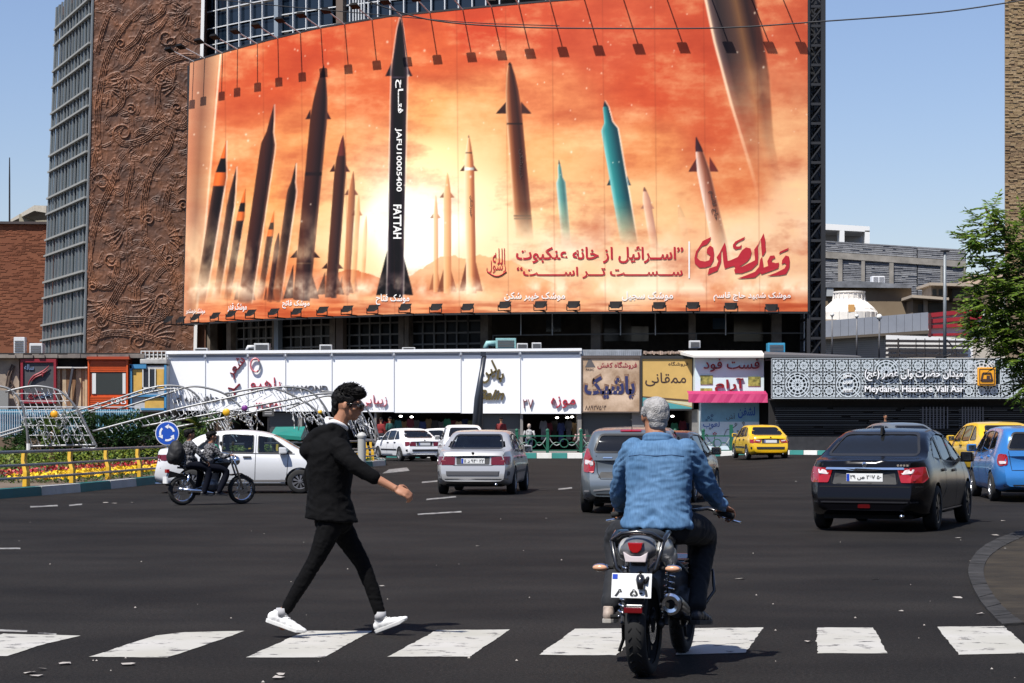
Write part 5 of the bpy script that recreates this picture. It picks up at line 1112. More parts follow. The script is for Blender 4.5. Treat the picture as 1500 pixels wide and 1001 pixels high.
m1 = MB(); pts = [(.08, -.1, PZ(498, 103.5)), (.35, -.12, PZ(508, 103.5)), (.3, -.12, PZ(519, 103.5)), (.08, -.1, PZ(522, 103.5)), (-.3, -.2, PZ(523, 103.5))]; m1.tube(pts, .04, 5); m1.box(-.5, -.1, -.3, -.1, PZ(525, 103.5), PZ(522, 103.5)); m1.build('bracket', M_BLACK, t)
# tan brick tower block, far right
t = bld('brick_block', 'tall tan brick tower block at the right picture edge'); Y = 150
m = mat('tan_brick', (.27, .19, .10), .9, col2=(.38, .28, .16), vscale=1.3, bump=.3)
m1 = MB(); z0_, z1_ = 0, PZ(-60, Y); a_, b_, c_, d_ = (PX(1473.5, Y), Y+.25), (PX(1640, Y), Y+.25), (PX(1640, Y), Y+18), (PX(1476, Y+18), Y+18)
m1.add([(x, y, z) for z in (z0_, z1_) for x, y in (a_, b_, c_, d_)], [(0, 3, 2, 1), (4, 5, 6, 7), (0, 1, 5, 4), (1, 2, 6, 5), (2, 3, 7, 6), (3, 0, 4, 7)]); m1.build('wall', mat('mortar', (.24, .18, .12), .95), t)
MBR = [mat('brick_a', (.30, .21, .11), .9), mat('brick_b', (.36, .26, .15), .9), mat('brick_c', (.24, .16, .09), .9)]
rnd = random.Random(4); bs = [MB(), MB(), MB()]
py = -30
while py < 430:
 x = 1473-rnd.uniform(0, 3)*0
 lim = 1512
 while x < lim:
  w_ = rnd.uniform(4, 9); k = 2 if 196 < py < 262 and rnd.random() < .7 else rnd.choice((0, 0, 1, 1, 2))
  bs[k].box(PX(x, Y), PX(min(x+w_-.35, lim), Y), Y+rnd.uniform(.10, .2), Y+.3, PZ(py+1.65, Y), PZ(py, Y)); x += w_
 py += 2.1
for k in range(3): bs[k].build('brickwork', MBR[k], t, kind='stuff')
# overhead wires
for i, (pts, r) in enumerate([([(520, -8, 60), (560, 10, 60), (640, 31, 60), (760, 40, 60), (900, 42, 60), (1060, 41, 60), (1200, 32, 60), (1380, 18, 60), (1520, -3, 60)], .022)]):
 m1 = MB(); m1.tube([P(a, b, c) for a, b, c in smoothpath(pts, 6)], r, 5); tag(m1.build('overhead_cable', M_BLACK), 'black overhead cable sagging across the top of the billboard', 'cable')
m1 = MB(); m1.tube([P(a, b, 70) for a, b in smoothpath([(290, -3), (400, 8), (500, 17), (600, 26), (700, 34), (820, 38)], 4)], .016, 4); tag(m1.build('overhead_cable', M_BLACK), 'thin black cable dropping from the upper left across the mullioned windows', 'cable')
# ================================================================ LEFT BACKGROUND
Y = 150; t = bld('brick_building', 'windowless red brown brick building left of the ribbed tower')
m1 = MB(); prismY(m1, [(-200, 327), (80, 327), (80, 560), (-200, 560)], Y, 14); m1.build('wall', mat('red_brick', (.15, .050, .024), .95, col2=(.21, .078, .038), vscale=.35, bump=.3), t)
m1 = MB(); prismY(m1, [(-200, 323), (80, 325), (80, 328.5), (-200, 327)], Y-.25, 14.5); m1.build('coping', mat('coping_dark', (.05, .04, .04), .8), t)
rnd = random.Random(2); m1 = MB(); py = 329
while py < 505:
 x = -12+rnd.uniform(-6, 0)
 while x < 72:
  w_ = rnd.uniform(4, 10)
  if rnd.random() < .55: m1.box(PX(x, Y), PX(x+w_-.5, Y), Y-.025, Y+.02, PZ(py+1.5, Y), PZ(py, Y))
  x += w_
 py += 2.2
m1.build('brickwork', mat('red_brick_face', (.175, .060, .029), .95, var=.3, vscale=.5), t, kind='stuff')
t = bld('flat_roof_house', 'pale house corner with a jutting flat roof behind the brown brick building'); Y = 175
m1 = MB(); m1.add([P(50, 301, Y), P(68, 301.5, Y), P(76, 302, Y+3), P(76, 322, Y+3), P(68, 312, Y), P(50, 309, Y), P(15, 326, Y+16), P(15, 322, Y+16)], [(0, 1, 4, 5), (0, 5, 6, 7), (1, 2, 3, 4), (4, 3, 6, 5)]); m1.build('roof', mat('cream_slab', (.48, .44, .36), .85, var=.2), t)
m1 = MB(); pbox(m1, 28, 80, 314, 330, Y+8, 4); m1.build('wall', mat('cream_wall', (.30, .27, .2), .9), t)
m1 = MB(); m1.tube([P(14, 330, 152), P(14, 262, 152), P(14, 231, 152)], [.07, .06, .04], 6); tag(m1.build('mast', M_BLACK), 'thin black mast standing on the brown brick building', 'mast')
# row of stalls left of the white fascia
YA = 104.0
t = bld('stall_row', 'row of small weathered stalls with wooden boards and a rusty flat roof', 'stall')
m1 = MB(); pbox(m1, -80, 246, 523, 672, YA+1, 3.5); m1.build('wall', mat('stall_wall', (.10, .085, .07), .9, var=.4, vscale=.8), t)
m1 = MB(); rnd = random.Random(8); x = -60
while x < 206:
 w_ = rnd.uniform(8, 26); pbox(m1, x, x+w_, 519.5+rnd.uniform(-1.5, 1.2), 524.5, YA-.3+rnd.uniform(0, .3), 4); x += w_-1
m1.build('roof', mat('rusty_sheet', (.10, .085, .08), .8, col2=(.22, .19, .16), vscale=1.2), t)
M_WOOD = [mat('board_pale', (.45, .34, .22), .85, var=.2, vscale=2), mat('board_brown', (.20, .10, .045), .8, var=.3, vscale=2), mat('board_mid', (.36, .25, .15), .85, var=.3, vscale=2)]
for a, b, k in [(81, 88, 0), (88, 91, 1), (91, 97, 0), (97, 103, 1), (103, 106, 2), (106, 111, 1), (111, 119, 0), (119, 124, 2), (124, 128, 0)]:
 m1 = MB(); pbox(m1, a+.2, b-.2, 541-(a % 2), 598, YA+.2+(a % 3)*.04, .06); m1.build('board', M_WOOD[k], t)
m1 = MB(); pbox(m1, 81, 128, 525, 541, YA+.6, .1); m1.build('dark_top_panel', M_DK, t)  # near-black sheet across the top of the boards
m1 = MB(); pbox(m1, 81, 128, 537.5, 539.5, YA-.05, .3); m1.build('batten', mat('batten_white', (.55, .52, .48), .7), t)
m1 = MB(); m1.bar(P(107, 539, YA-.1), P(99.5, 585, YA-.1), .12, .05); m1.build('leaning_strut', mat('strut_dark', (.05, .05, .06), .5), t)
m1 = MB(); pbox(m1, -40, 28, 524, 600, YA+.3, .4); m1.build('plaster_wall', mat('dirty_plaster', (.46, .36, .26), .9, col2=(.20, .16, .13), vscale=1.1), t)
for pts in ([(18, 534), (12, 548), (9, 566)], [(21, 536), (15, 552), (12, 570)], [(16, 558), (20, 566), (14, 572)]): m1 = MB(); m1.tube([P(a, b, YA+.2) for a, b in pts], .05, 5); m1.build('hanging_cable', mat('rust_dark', (.07, .045, .035), .8), t)
m1 = MB(); pbox(m1, -40, 12, 572, 604, YA-.2, .3); m1.build('shutter', mat('stall_shutter', (.20, .20, .19), .6), t)
t = bld('framed_sign', 'charcoal sign in a thick crimson frame with a swooping red emblem', 'shop sign')
m1 = MB(); pbox(m1, 33, 80, 530, 587, YA, .2); m1.build('panel', mat('charcoal_panel', (.055, .055, .06), .6, var=.15), t)
m1 = MB();
for r_ in ((30, 33.5, 526, 591), (78.5, 82, 526, 591), (33.5, 78.5, 526, 531), (33.5, 78.5, 586, 591)): pbox(m1, *r_, YA-.1, .35)
m1.build('frame', mat('crimson_paint', (.22, .01, .02), .5), t)
for pts, r in [([(72, 536), (66, 542), (58, 547), (50, 551), (44, 558), (41, 565)], .06), ([(71, 541), (63, 548), (52, 553), (46, 559)], .045), ([(60, 549), (64, 546), (62, 552)], .06)]:
 m1 = MB(); m1.tube([P(a, b, YA-.1) for a, b in smoothpath(pts, 4)], [r*(.3+.7*math.sin(PI*i/(4*(len(pts)-1)))) for i in range(4*(len(pts)-1)+1)], 6); m1.build('emblem', mat('crimson_emblem', (.26, .02, .03), .5), t)
sgn(t, 'letters', 'ساله', 36, 50, 534, 542, YA, mat('letter_blue_grey', (.14, .20, .32), .5), depth=.06); sgn(t, 'letters', 'خلیج', 42, 64, 573, 584, YA, mat('crimson_emblem'), depth=.06)
sgn(t, 'letters', 'خلیج', 60, 76, 574, 583, YA, mat('letter_blue_grey'), depth=.06)
t = bld('orange_kiosk', 'bright orange kiosk with ribbed panels round one dark window', 'kiosk'); M_ORK = mat('orange_paint', (.55, .075, .008), .5, var=.12)
m1 = MB(); pbox(m1, 128.5, 187, 525, 600, YA-.2, 2); m1.build('wall', M_ORK, t)
m1 = MB(); pbox(m1, 127, 189, 522.5, 526.5, YA-.45, 2.4); m1.build('roof', mat('orange_dark', (.32, .04, .008), .6), t)
for z in list(range(531, 545, 3))+list(range(581, 599, 3)):
 m1 = MB(); pbox(m1, 132, 185, z, z+1.9, YA-.26, .07); m1.build('rib', M_ORK, t)
for a in (128.5, 185): m1 = MB(); pbox(m1, a, a+2.3, 526, 600, YA-.3, .12); m1.build('post', M_ORK, t)
m1 = MB(); pbox(m1, 134, 184, 546, 578, YA-.22, .03); m1.build('window', mat('kiosk_glass', (.035, .04, .038), .25), t)
for a, b in ((135, 140.5), (179.5, 184)): m1 = MB(); pbox(m1, a, b, 547, 577, YA-.26, .03); m1.build('window_frame', mat('frame_white', (.6, .6, .58), .6), t)
sgn(t, 'letters', 'کافه', 163, 186, 582, 592, YA-.24, M_WTRIM, depth=.04)
t = bld('blue_kiosk', 'small kiosk with sky blue frame and yellow panels beside the white fascia', 'kiosk'); M_BK = mat('sky_blue_paint', (.045, .20, .38), .5); M_YK = mat('ochre_panel', (.55, .33, .07), .6, var=.15)
m1 = MB(); pbox(m1, 189.5, 244, 536, 603, YA, 1.5); m1.build('wall', mat('kiosk_grey', (.4, .4, .4), .7), t)
for a, b, c, d, m_ in [(190, 193, 535, 603, M_BK), (240.5, 243.5, 535, 603, M_BK), (190, 214, 534, 540, M_BK), (193, 243, 578, 581.5, M_BK), (206, 243, 598, 601, M_BK)]: m1 = MB(); pbox(m1, a, b, c, d, YA-.15, .2); m1.build('frame', m_, t)
for a, b, c, d in [(194.5, 208, 541.5, 576), (228, 240, 541, 569), (212, 240, 583, 598)]: m1 = MB(); pbox(m1, a, b, c, d, YA-.05, .06); m1.build('panel', M_YK, t)
for a, b in ((210, 217), (219.5, 226.5)): m1 = MB(); pbox(m1, a, b, 541, 567, YA-.06, .03); m1.build('window', mat('kiosk_window', (.02, .025, .035), .2), t)
for a, b, c, d in [(208.5, 210, 539.5, 570), (217.5, 219.2, 539.5, 570), (226.5, 228, 539.5, 570), (208.5, 228, 567.5, 570)]: m1 = MB(); pbox(m1, a, b, c, d, YA-.12, .08); m1.build('window_frame', mat('frame_white'), t)
m1 = MB(); pbox(m1, 205, 244, 526, 533, YA-.1, 2); m1.build('roof', mat('tarp_white', (.45, .44, .42), .8, var=.35, vscale=1.5), t, bevel=.05)
t2 = bld('roof_grille', 'white open metal frame lying on the blue kiosk roof', 'metal frame')
for a in range(206, 244, 6): m1 = MB(); pbox(m1, a, a+1.2, 514.5, 525.5, YA, .06); m1.build('bar', mat('frame_white'), t2)
for c in (514, 519.5, 524.5): m1 = MB(); pbox(m1, 206, 243, c, c+1.2, YA+.06, .05); m1.build('bar', mat('frame_white'), t2)
# air units on the roofs
def ac(px0, px1, py0, py1, Y, lab, colr=(.55, .56, .56), hood=True, grp='rooftop air coolers'):
 s = Y/F; x, z = PX((px0+px1)/2, Y), PZ(py1, Y); w_, h_ = (px1-px0)*s, (py1-py0)*s; t = thing('air_cooler', lab, 'air cooler', (x, Y, z), 0, grp)
 mm = mat('cool_%d' % int(colr[0]*1000+colr[2]*17), colr, .55, var=.1)
 m1 = MB(); m1.box(-w_/2, w_/2, 0, w_*.9, 0, h_); m1.build('housing', mm, t, bevel=.03)
 m1 = MB(); n = 5
 for i in range(n): m1.box(-w_*.40, w_*.40, -.03, .0, h_*(.15+.7*i/n), h_*(.15+.7*(i+.55)/n))
 m1.build('louvre', mat('cooler_dark', (.10, .10, .10), .7), t, kind='stuff')  # dark grey bars across the cooler front
 if hood: m1 = MB(); m1.tube([(-w_*.5, .2, h_*.5), (-w_*.9, .2, h_*.5), (-w_*1.0, .2, 0)], h_*.28, 8); m1.build('duct', mm, t, smooth=True)
 return t
ac(20, 36, 494, 519, 106, 'grey white duct cooler on the far left stall roof', hood=False); ac(43, 62, 503, 520, 105.5, 'square slatted cooler beside the ribbed tower foot', hood=False)
ac(372, 394, 503, 514, 107.5, 'white cooler with a curved duct above the second fascia panel'); ac(468, 486, 505, 513.5, 107.5, 'small white duct cooler above the fourth fascia panel', hood=False)
ac(726, 756, 495.5, 511, 109, 'pale blue cooler above the gold script sign', (.22, .42, .42)); ac(757, 773, 503, 511, 108, 'low white wrapped cooler right of the pale blue one', hood=False); ac(779, 793, 502, 511, 108, 'rounded white cooler bundle, rightmost on the fascia', hood=False)
ac(284, 304, 510, 516, 107, 'flat white box on the left end of the fascia roof', hood=False); ac(589, 608, 509, 513, 107, 'very low white tray above the blank fascia panel', hood=False)
ac(1125, 1150, 502.5, 517, 106.5, 'cooler with bright blue frame above the pink awning kiosk', (.03, .25, .42), hood=False); ac(1010, 1026, 499, 510, 107, 'round white dish shaped unit above the kiosk roof', hood=False)
m1 = MB(); pbox(m1, 1128, 1147, 505, 515, 106.4, .05);
# leaning black lamp post in front of the script sign
t = thing('leaning_post', 'pair of thick black steel posts, one leaning, before the gold script sign', 'post', (0, 0, 0)); Yq = 98.0
m1 = MB(); m1.tube([P(693, 668, Yq), P(699, 585, Yq), P(709.5, 522, Yq)], [.17, .15, .11], 10); m1.build('post', mat('post_black', (.025, .03, .04), .35), t, smooth=True)
m1 = MB(); m1.tube([P(702.5, 668, Yq+.6), P(704, 575, Yq+.6), P(706, 524, Yq+.6)], [.15, .13, .05], 10); m1.build('post', mat('post_black'), t, smooth=True)
m1 = MB(); m1.bar(P(704, 519, Yq), P(712, 519, Yq), .12, .10); m1.build('cap', mat('post_black'), t)
# blue corrugated hoarding and railing on the far left
t = bld('blue_hoarding', 'pale blue corrugated hoarding stained with rust behind the wire arches', 'hoarding'); YH = 92.0
M_CB = mat('corrugated_blue', (.16, .38, .52), .6, col2=(.30, .50, .60), vscale=1.2)
for i, (a, b) in enumerate([(-60, -10), (-10, 40), (40, 90), (90, 131), (140, 205)]):
 m1 = MB(); n = int((b-a)/3.2)
 for k in range(n):
  x0_, x1_ = a+(b-a)*k/n, a+(b-a)*(k+1)/n; xm = (x0_+x1_)/2
  m1.add([P(x0_, 642, YH+.08), P(xm, 642, YH-.04), P(x1_, 642, YH+.08), P(x0_, 600+rnd.uniform(-1, 1), YH+.08), P(xm, 600, YH-.04), P(x1_, 600, YH+.08)], [(0, 1, 4, 3), (1, 2, 5, 4)])
 m1.build('sheet', M_CB, t, recalc=False)
m1 = MB()
for a, b in ((595.5, 597), (603, 604)): pbox(m1, -60, 205, a, b, YH-.25, .06)
m1.build('rail', mat('rail_white', (.5, .52, .54), .5), t)
for i in range(46): m1 = MB(); x_ = -20+i*3.4; pbox(m1, x_, x_+.7, 606, 640, YH-.3, .03); m1.build('baluster', mat('rail_white'), t)
m1 = MB(); pbox(m1, -60, 60, 641, 662, YH-1.5, 1); pbox(m1, -60, 240, 650, 668, YH-.5, 1); m1.build('base_wall', mat('base_brown', (.13, .09, .06), .9), t)
# green planted kiosk box
t = bld('green_hut', 'small hut with a slanted teal green roof behind the white hatchback', 'hut'); Y = 70
m1 = MB(); m1.add([P(393, 642, Y), P(441, 645, Y), P(441, 640, Y), P(398, 636, Y), P(404, 625.5, Y+1.5), P(447, 625, Y+1.5), P(452, 640, Y+2), P(400, 640, Y+3)], [(0, 1, 2, 3), (3, 2, 5, 4), (2, 1, 6, 5), (0, 3, 4, 7)]); m1.build('roof', mat('teal_sheet', (.01, .19, .15), .5, var=.1), t)
m1 = MB(); m1.box(PX(400, Y+1), PX(446, Y+1), Y+.6, Y+2.4, 0, PZ(640, Y)); m1.build('wall', mat('hut_dark', (.03, .035, .03), .8), t)
# green railing in front of the shops
t = None
def fence_panel(pxa, pxb, Y, lab):
 t = thing('green_railing', lab, 'railing', (PX(pxa, Y), Y, .24), 0, 'green railing panels along the far kerb'); w_ = PX(pxb, Y)-PX(pxa, Y); g_ = mat('railing_green', (.012, .10, .06), .45); m1 = MB()
 m1.box(-.07, .07, -.07, .07, 0, 1.02); m1.ell((0, 0, 1.07), (.09, .09, .09), 8, 6); m1.build('post', g_, t)
 m1 = MB(); m1.box(.07, w_-.07, -.03, .03, .78, .84); m1.box(.07, w_-.07, -.03, .03, .10, .15); m1.build('rail', g_, t)
 cx = w_/2
 m1 = MB(); m1.tube([(cx+.2*math.cos(a), 0, .46+.2*math.sin(a)) for a in np.linspace(0, 2*PI, 13)[:-1]], .025, 5, closed=True); m1.build('ring', g_, t)
 for s in (-1, 1):
  m1 = MB(); m1.tube([(cx+s*x, 0, z) for x, z in smoothpath([(w_*.47, .76), (w_*.36, .5), (w_*.24, .36), (.22, .42)], 4)], .022, 5); m1.build('scroll', mat('scroll_grey', (.30, .33, .32), .5), t)
  m1 = MB(); m1.tube([(cx+s*x, 0, z) for x, z in smoothpath([(w_*.47, .14), (w_*.36, .4), (w_*.24, .5), (.2, .46)], 4)], .022, 5); m1.build('scroll', g_, t)
xs_ = [757, 802, 851, 897, 943, 989, 1030, 1071]
nm = ['below the number sign', 'below the museum sign', 'left of the silver hatchback', 'hidden partly by the hatchback roof', 'behind the denim rider, left', 'behind the denim rider, right', 'before the painted kiosk wall, ending at its tall post']
for i in range(7): fence_panel(xs_[i], xs_[i+1], 97.6, 'green scroll railing panel '+nm[i])
tag(MB().box(-.08, .08, -.08, .08, 0, 1.35).build('railing_end_post', mat('railing_green'), None, loc=(PX(1071, 97.6), 97.6, .24)), 'taller green end post of the scroll railing at the kiosk', 'post')
# ================================================================ PLANTING, GUARD RAIL, ARCHES, TREE
def leaf_mat(name, c1, c2, tr=.25):
 m = bpy.data.materials.new(name); m.use_nodes = True; n = m.node_tree; b = n.nodes['Principled BSDF']; L = n.links.new
 g_ = n.nodes.new('ShaderNodeNewGeometry'); r = n.nodes.new('ShaderNodeValToRGB'); r.color_ramp.elements[0].color = (*c1, 1); r.color_ramp.elements[1].color = (*c2, 1)
 L(g_.outputs['Random Per Island'], r.inputs[0]); L(r.outputs[0], b.inputs['Base Color']); b.inputs['Roughness'].default_value = .5; b.inputs['Specular IOR Level'].default_value = .35
 if tr:
  t = n.nodes.new('ShaderNodeBsdfTranslucent'); mx = n.nodes.new('ShaderNodeMixShader'); mx.inputs[0].default_value = tr
  L(r.outputs[0], t.inputs[0]); L(b.outputs[0], mx.inputs[1]); L(t.outputs[0], mx.inputs[2]); L(mx.outputs[0], n.nodes['Material Output'].inputs[0])
 return m
def leaves_mesh(name, C, S, asp=.45, up=.3, seed=0, pent=False):
 """many bent leaf quads; C (n,3) centres, S sizes"""
 r = np.random.default_rng(seed); n = len(C); d = r.normal(size=(n, 3)); d[:, 2] *= .7; d /= np.linalg.norm(d, axis=1)[:, None]
 q = r.normal(size=(n, 3)); q[:, 2] += up*3; s_ = np.cross(d, q); s_ /= np.linalg.norm(s_, axis=1)[:, None]; nn = np.cross(s_, d)
 S = np.asarray(S).reshape(-1, 1)*np.ones((n, 1)); a = C-d*S*.5; b = C+s_*S*asp*.5+nn*S*.08; c = C+d*S*.5-nn*S*.10; e = C-s_*S*asp*.5+nn*S*.08
 V = np.stack([a, b, c, e], 1).reshape(-1, 3); i = np.arange(n)[:, None]*4; Fq = i+np.array([[0, 1, 2, 3]])
 me = bpy.data.meshes.new(name); me.vertices.add(n*4); me.vertices.foreach_set('co', V.astype(np.float32).ravel()); me.loops.add(n*4); me.loops.foreach_set('vertex_index', Fq.astype(np.int32).ravel())
 me.polygons.add(n); me.polygons.foreach_set('loop_start', np.arange(0, n*4, 4, dtype=np.int32)); me.update(calc_edges=True); return me
M_LEAF = leaf_mat('leaf_green', (.020, .050, .008), (.075, .135, .022)); M_LEAFD = leaf_mat('leaf_dark', (.008, .028, .006), (.03, .07, .014), .15)
M_LEAFY = leaf_mat('leaf_yellow_green', (.05, .10, .01), (.20, .24, .03)); M_YF = leaf_mat('petal_yellow', (.60, .34, .01), (.85, .58, .02), .1); M_RF = leaf_mat('petal_red', (.16, .006, .01), (.50, .03, .04), .1)
M_PF = leaf_mat('petal_orange', (.60, .10, .03), (.75, .35, .15), .1); M_BARK = mat('bark', (.10, .065, .045), .9, var=.4, vscale=8, bump=.4)
e_arr = isl3[:]
def along(t, d):     # t in 0..1 along island front edge, d metres inside
 Ls = [0]
 for i in range(1, len(e_arr)): Ls.append(Ls[-1]+(e_arr[i]-e_arr[i-1]).length)
 s_ = t*Ls[-1]
 for i in range(1, len(e_arr)):
  if s_ <= Ls[i]+1e-9:
   k = (s_-Ls[i-1])/max(1e-9, Ls[i]-Ls[i-1]); p = e_arr[i-1].lerp(e_arr[i], k); dd = (e_arr[i]-e_arr[i-1]).normalized(); return p+Vector((-dd.y, dd.x, 0))*d
 return e_arr[-1]
def band(n, d0, d1, z0, z1, seed, t0=.2, t1=.93, clump=None):
 r = np.random.default_rng(seed); out = []; ts = r.uniform(t0, t1, n)
 for t_ in ts:
  if clump and (math.sin(t_*clump[0])+math.sin(t_*clump[0]*2.7+1)) < clump[1]: continue
  p = along(t_, r.uniform(d0, d1)); out.append((p.x, p.y, r.uniform(z0, z1)))
 return np.array(out)
for nm, n, d0, d1, z0, z1, sd_, m, sz, asp, cl_, lab in [
 ('ground_cover', 9000, .5, 4.0, .17, .30, 1, M_LEAF, .09, .5, None, 'low green foliage of the flower bed behind the yellow railing posts'),
 ('yellow_flowers', 6500, .7, 2.1, .27, .38, 2, M_YF, .10, .95, None, 'dense band of yellow bedding flowers nearest the island kerb'),
 ('red_flowers', 1900, 2.1, 3.4, .33, .44, 3, M_RF, .085, .95, (90, -.7), 'band of dark red bedding flowers behind the yellow ones'),
 ('orange_flowers', 700, 1.9, 3.3, .34, .47, 4, M_PF, .09, .95, (40, .9), 'scattered orange and pink flowers among the red band'),
 ('yellow_green_shrubs', 7000, 3.6, 6.0, .3, .80, 5, M_LEAFY, .11, .6, (150, -.9), 'yellow green bushy plants at the back of the flower bed')]:
 tag(link(nm, leaves_mesh(nm, band(n, d0, d1, z0, z1, sd_, clump=cl_), sz, asp, .6, sd_), m), lab, 'flowers' if 'flower' in nm else 'plants', kind='stuff')
def leafball(name, c, r, n, size, m, seed, par=None, lab=None, cat='shrub', flat=1.0, grp=None):
 rr = np.random.default_rng(seed); u = rr.normal(size=(n, 3)); u /= np.linalg.norm(u, axis=1)[:, None]; rad = rr.uniform(.55, 1.0, (n, 1))**.6
 lump = 1+.22*np.sin(u[:, :1]*6+seed)*np.cos(u[:, 1:2]*5+seed*2)+.12*np.sin(u[:, 2:]*9); C = np.array(c)+u*rad*lump*np.array(r)
 o = link(name, leaves_mesh(name, C, rr.uniform(size*.7, size*1.3, n), .5, .3, seed), m, par)
 return o
def shrub(px, Y, r, seed, lab, m=M_LEAFD, grp=None, n=2600, size=.12):
 c = (PX(px, Y), Y); t = thing('shrub', lab, 'shrub', (c[0], c[1], .17), 0, grp)
 m1 = MB()
 for k in range(5): a = k*1.3; m1.tube([(0, 0, 0), (.1*math.cos(a), .1*math.sin(a), r[2]*.4), (.5*r[0]*math.cos(a), .5*r[1]*math.sin(a), r[2]*1.1)], [.05, .04, .015], 5)
 m1.build('stem', M_BARK, t); o = leafball('foliage', (0, 0, r[2]), r, n, size, m, seed, t); o['kind'] = 'stuff'; return t
for i, (px, w_, h_, lab) in enumerate([(62, .8, .75, 'dark clipped shrub behind the nearest wire arch, at its left foot'), (104, .85, .85, 'dark clipped shrub inside the right half of the nearest wire arch'), (150, .95, .82, 'dark clipped shrub just right of the nearest wire arch'),
                                       (188, .95, .86, 'dark rounded shrub midway between the wire arch and the round blue sign'), (226, .85, .80, 'dark rounded shrub immediately left of the round blue sign')]):
 shrub(px, 67+i*.5, (w_*1.25, .9, h_*1.0), 20+i, lab, M_LEAFD, None, 4200, .11)
shrub(18, 60, (.55, .5, .35), 31, 'small low shrub at the left picture edge beside the brown wall', M_LEAF, None, 1200)
shrub(275, 60, (.8, .7, .6), 33, 'bushy green shrub behind the motorcycle riders', M_LEAF, None, 1800)
# small island tree with reddish trunk
t = thing('small_tree', 'small leafy tree with a reddish trunk inside the nearest wire arch', 'tree', (PX(75, 64.5), 64.5, .17)); m1 = MB()
m1.tube([(0, 0, 0), (.03, 0, .4), (0, 0, .75), (.05, 0, 1.2)], [.13, .09, .07, .04], 8); m1.build('trunk', mat('red_bark', (.14, .06, .035), .9), t, smooth=True); o = leafball('crown', (0, 0, 1.15), (.28, .28, .55), 900, .10, leaf_mat('leaf_lime', (.05, .09, .015), (.12, .18, .03)), 44, t); o['kind'] = 'stuff'
# spiky palms behind the riders
def palm(px, Y, h, s_, seed, lab):
 t = thing('palm', lab, 'palm', (PX(px, Y), Y, .17)); m1 = MB(); m1.tube([(0, 0, 0), (.03, 0, h*.6), (0, 0, h)], [.16, .13, .10], 8); m1.build('trunk', M_BARK, t, smooth=True)
 rr = random.Random(seed)
 for k in range(17):
  a = rr.uniform(0, 2*PI); el = rr.uniform(-.3, 1.2); fr = MB(); n = 9; p0 = Vector((0, 0, h)); d = Vector((math.cos(a)*math.cos(el), math.sin(a)*math.cos(el), math.sin(el))); pts = []
  for j in range(n+1): u = j/n; pts.append(p0+d*s_*u+Vector((0, 0, -.45*s_*u*u)))
  for j in range(1, n+1):
   q = pts[j]; dd = (pts[j]-pts[j-1]).normalized(); sd2 = dd.cross(Vector((0, 0, 1))).normalized()
   for sgn_ in (-1, 1): tip = q+(sd2*sgn_*.8+dd*.7+Vector((0, 0, -.25))).normalized()*s_*.33*(1-.5*j/n); fr.add([q-dd*.03, q+dd*.03, tip], [(0, 1, 2)])
  fr.tube(pts, .012, 4); fr.build('frond', M_LEAFY if rr.random() < .25 else M_LEAFD, t, recalc=False)
palm(290, 66, 1.3, .8, 1, 'dark spiky palm left of the white hatchback roof'); palm(318, 68, 1.5, .75, 2, 'dark spiky palm rising just behind the white hatchback'); palm(258, 67, 1.2, .6, 3, 'small yellow tinged palm right above the round blue sign')
# ---- guard rail
gr = thing('guard_rail', 'grey three tube guard rail on leaning yellow posts round the flower island', 'guard rail', (0, 0, 0)); M_RAIL = mat('rail_grey', (.15, .17, .19), .4, .5); M_YP = mat('post_yellow', (.55, .32, .012), .5, var=.15, vscale=3)
Ls = [0]
for i in range(1, len(e_arr)): Ls.append(Ls[-1]+(e_arr[i]-e_arr[i-1]).length)
total = Ls[-1]
path = [along(min(.9999, k/160), .42) for k in range(161)]
for z, r in ((.95, .035), (.66, .03), (.38, .03)): m1 = MB(); m1.tube([p+Vector((0, 0, z)) for p in path], r, 7); m1.build('rail', M_RAIL, gr, smooth=True)
# phase so that one post lands near photo column 115
s115 = min(range(2000), key=lambda k: abs(along(k/2000, .42).x/along(k/2000, .42).y*F+750-113))/2000*total
k = -30
while True:
 s_ = s115+k*2.95; k += 1
 if s_ < 0: continue
 if s_ > total-.05: break
 p = along(s_/total, .46); q = along(min(.9999, s_/total+.002), .46); d = (q-p).normalized(); n_ = Vector((-d.y, d.x, 0)); m1 = MB(); vs_ = []
 for z, o, w_, th in ((.17, -.05, .105, .05), (.5, -.035, .09, .045), (.75, .01, .08, .04), (.94, .055, .085, .04)):
  for a, b in ((-1, -1), (1, -1), (1, 1), (-1, 1)): vs_.append(p+d*(o+a*w_)+n_*(b*th+.06+.08*(z > .6))+Vector((0, 0, z)))
 fs = [(0, 3, 2, 1), (12, 13, 14, 15)]
 for r_ in range(3): fs += [(r_*4+a, r_*4+(a+1) % 4, r_*4+4+(a+1) % 4, r_*4+4+a) for a in range(4)]
 m1.add(vs_, fs); m1.build('post', M_YP, gr, bevel=.01)
# white bollard behind the rail end
t = thing('bollard', 'white capped stone bollard behind the pedestrian at the island tip', 'bollard', (PX(530, 70), 70, .17)); m1 = MB(); m1.lathe([(.14, 0), (.14, .95)], (0, 0, 0), (0, 0, 1), 14); m1.build('shaft', mat('bollard_white', (.36, .36, .34), .6), t, smooth=True, angle=.6)
m1 = MB(); m1.lathe([(.16, .95), (.17, 1.02), (.12, 1.10), (.02, 1.14)], (0, 0, 0), (0, 0, 1), 14); m1.build('cap', mat('bollard_cap', (.4, .4, .38), .6), t, smooth=True, angle=.6)
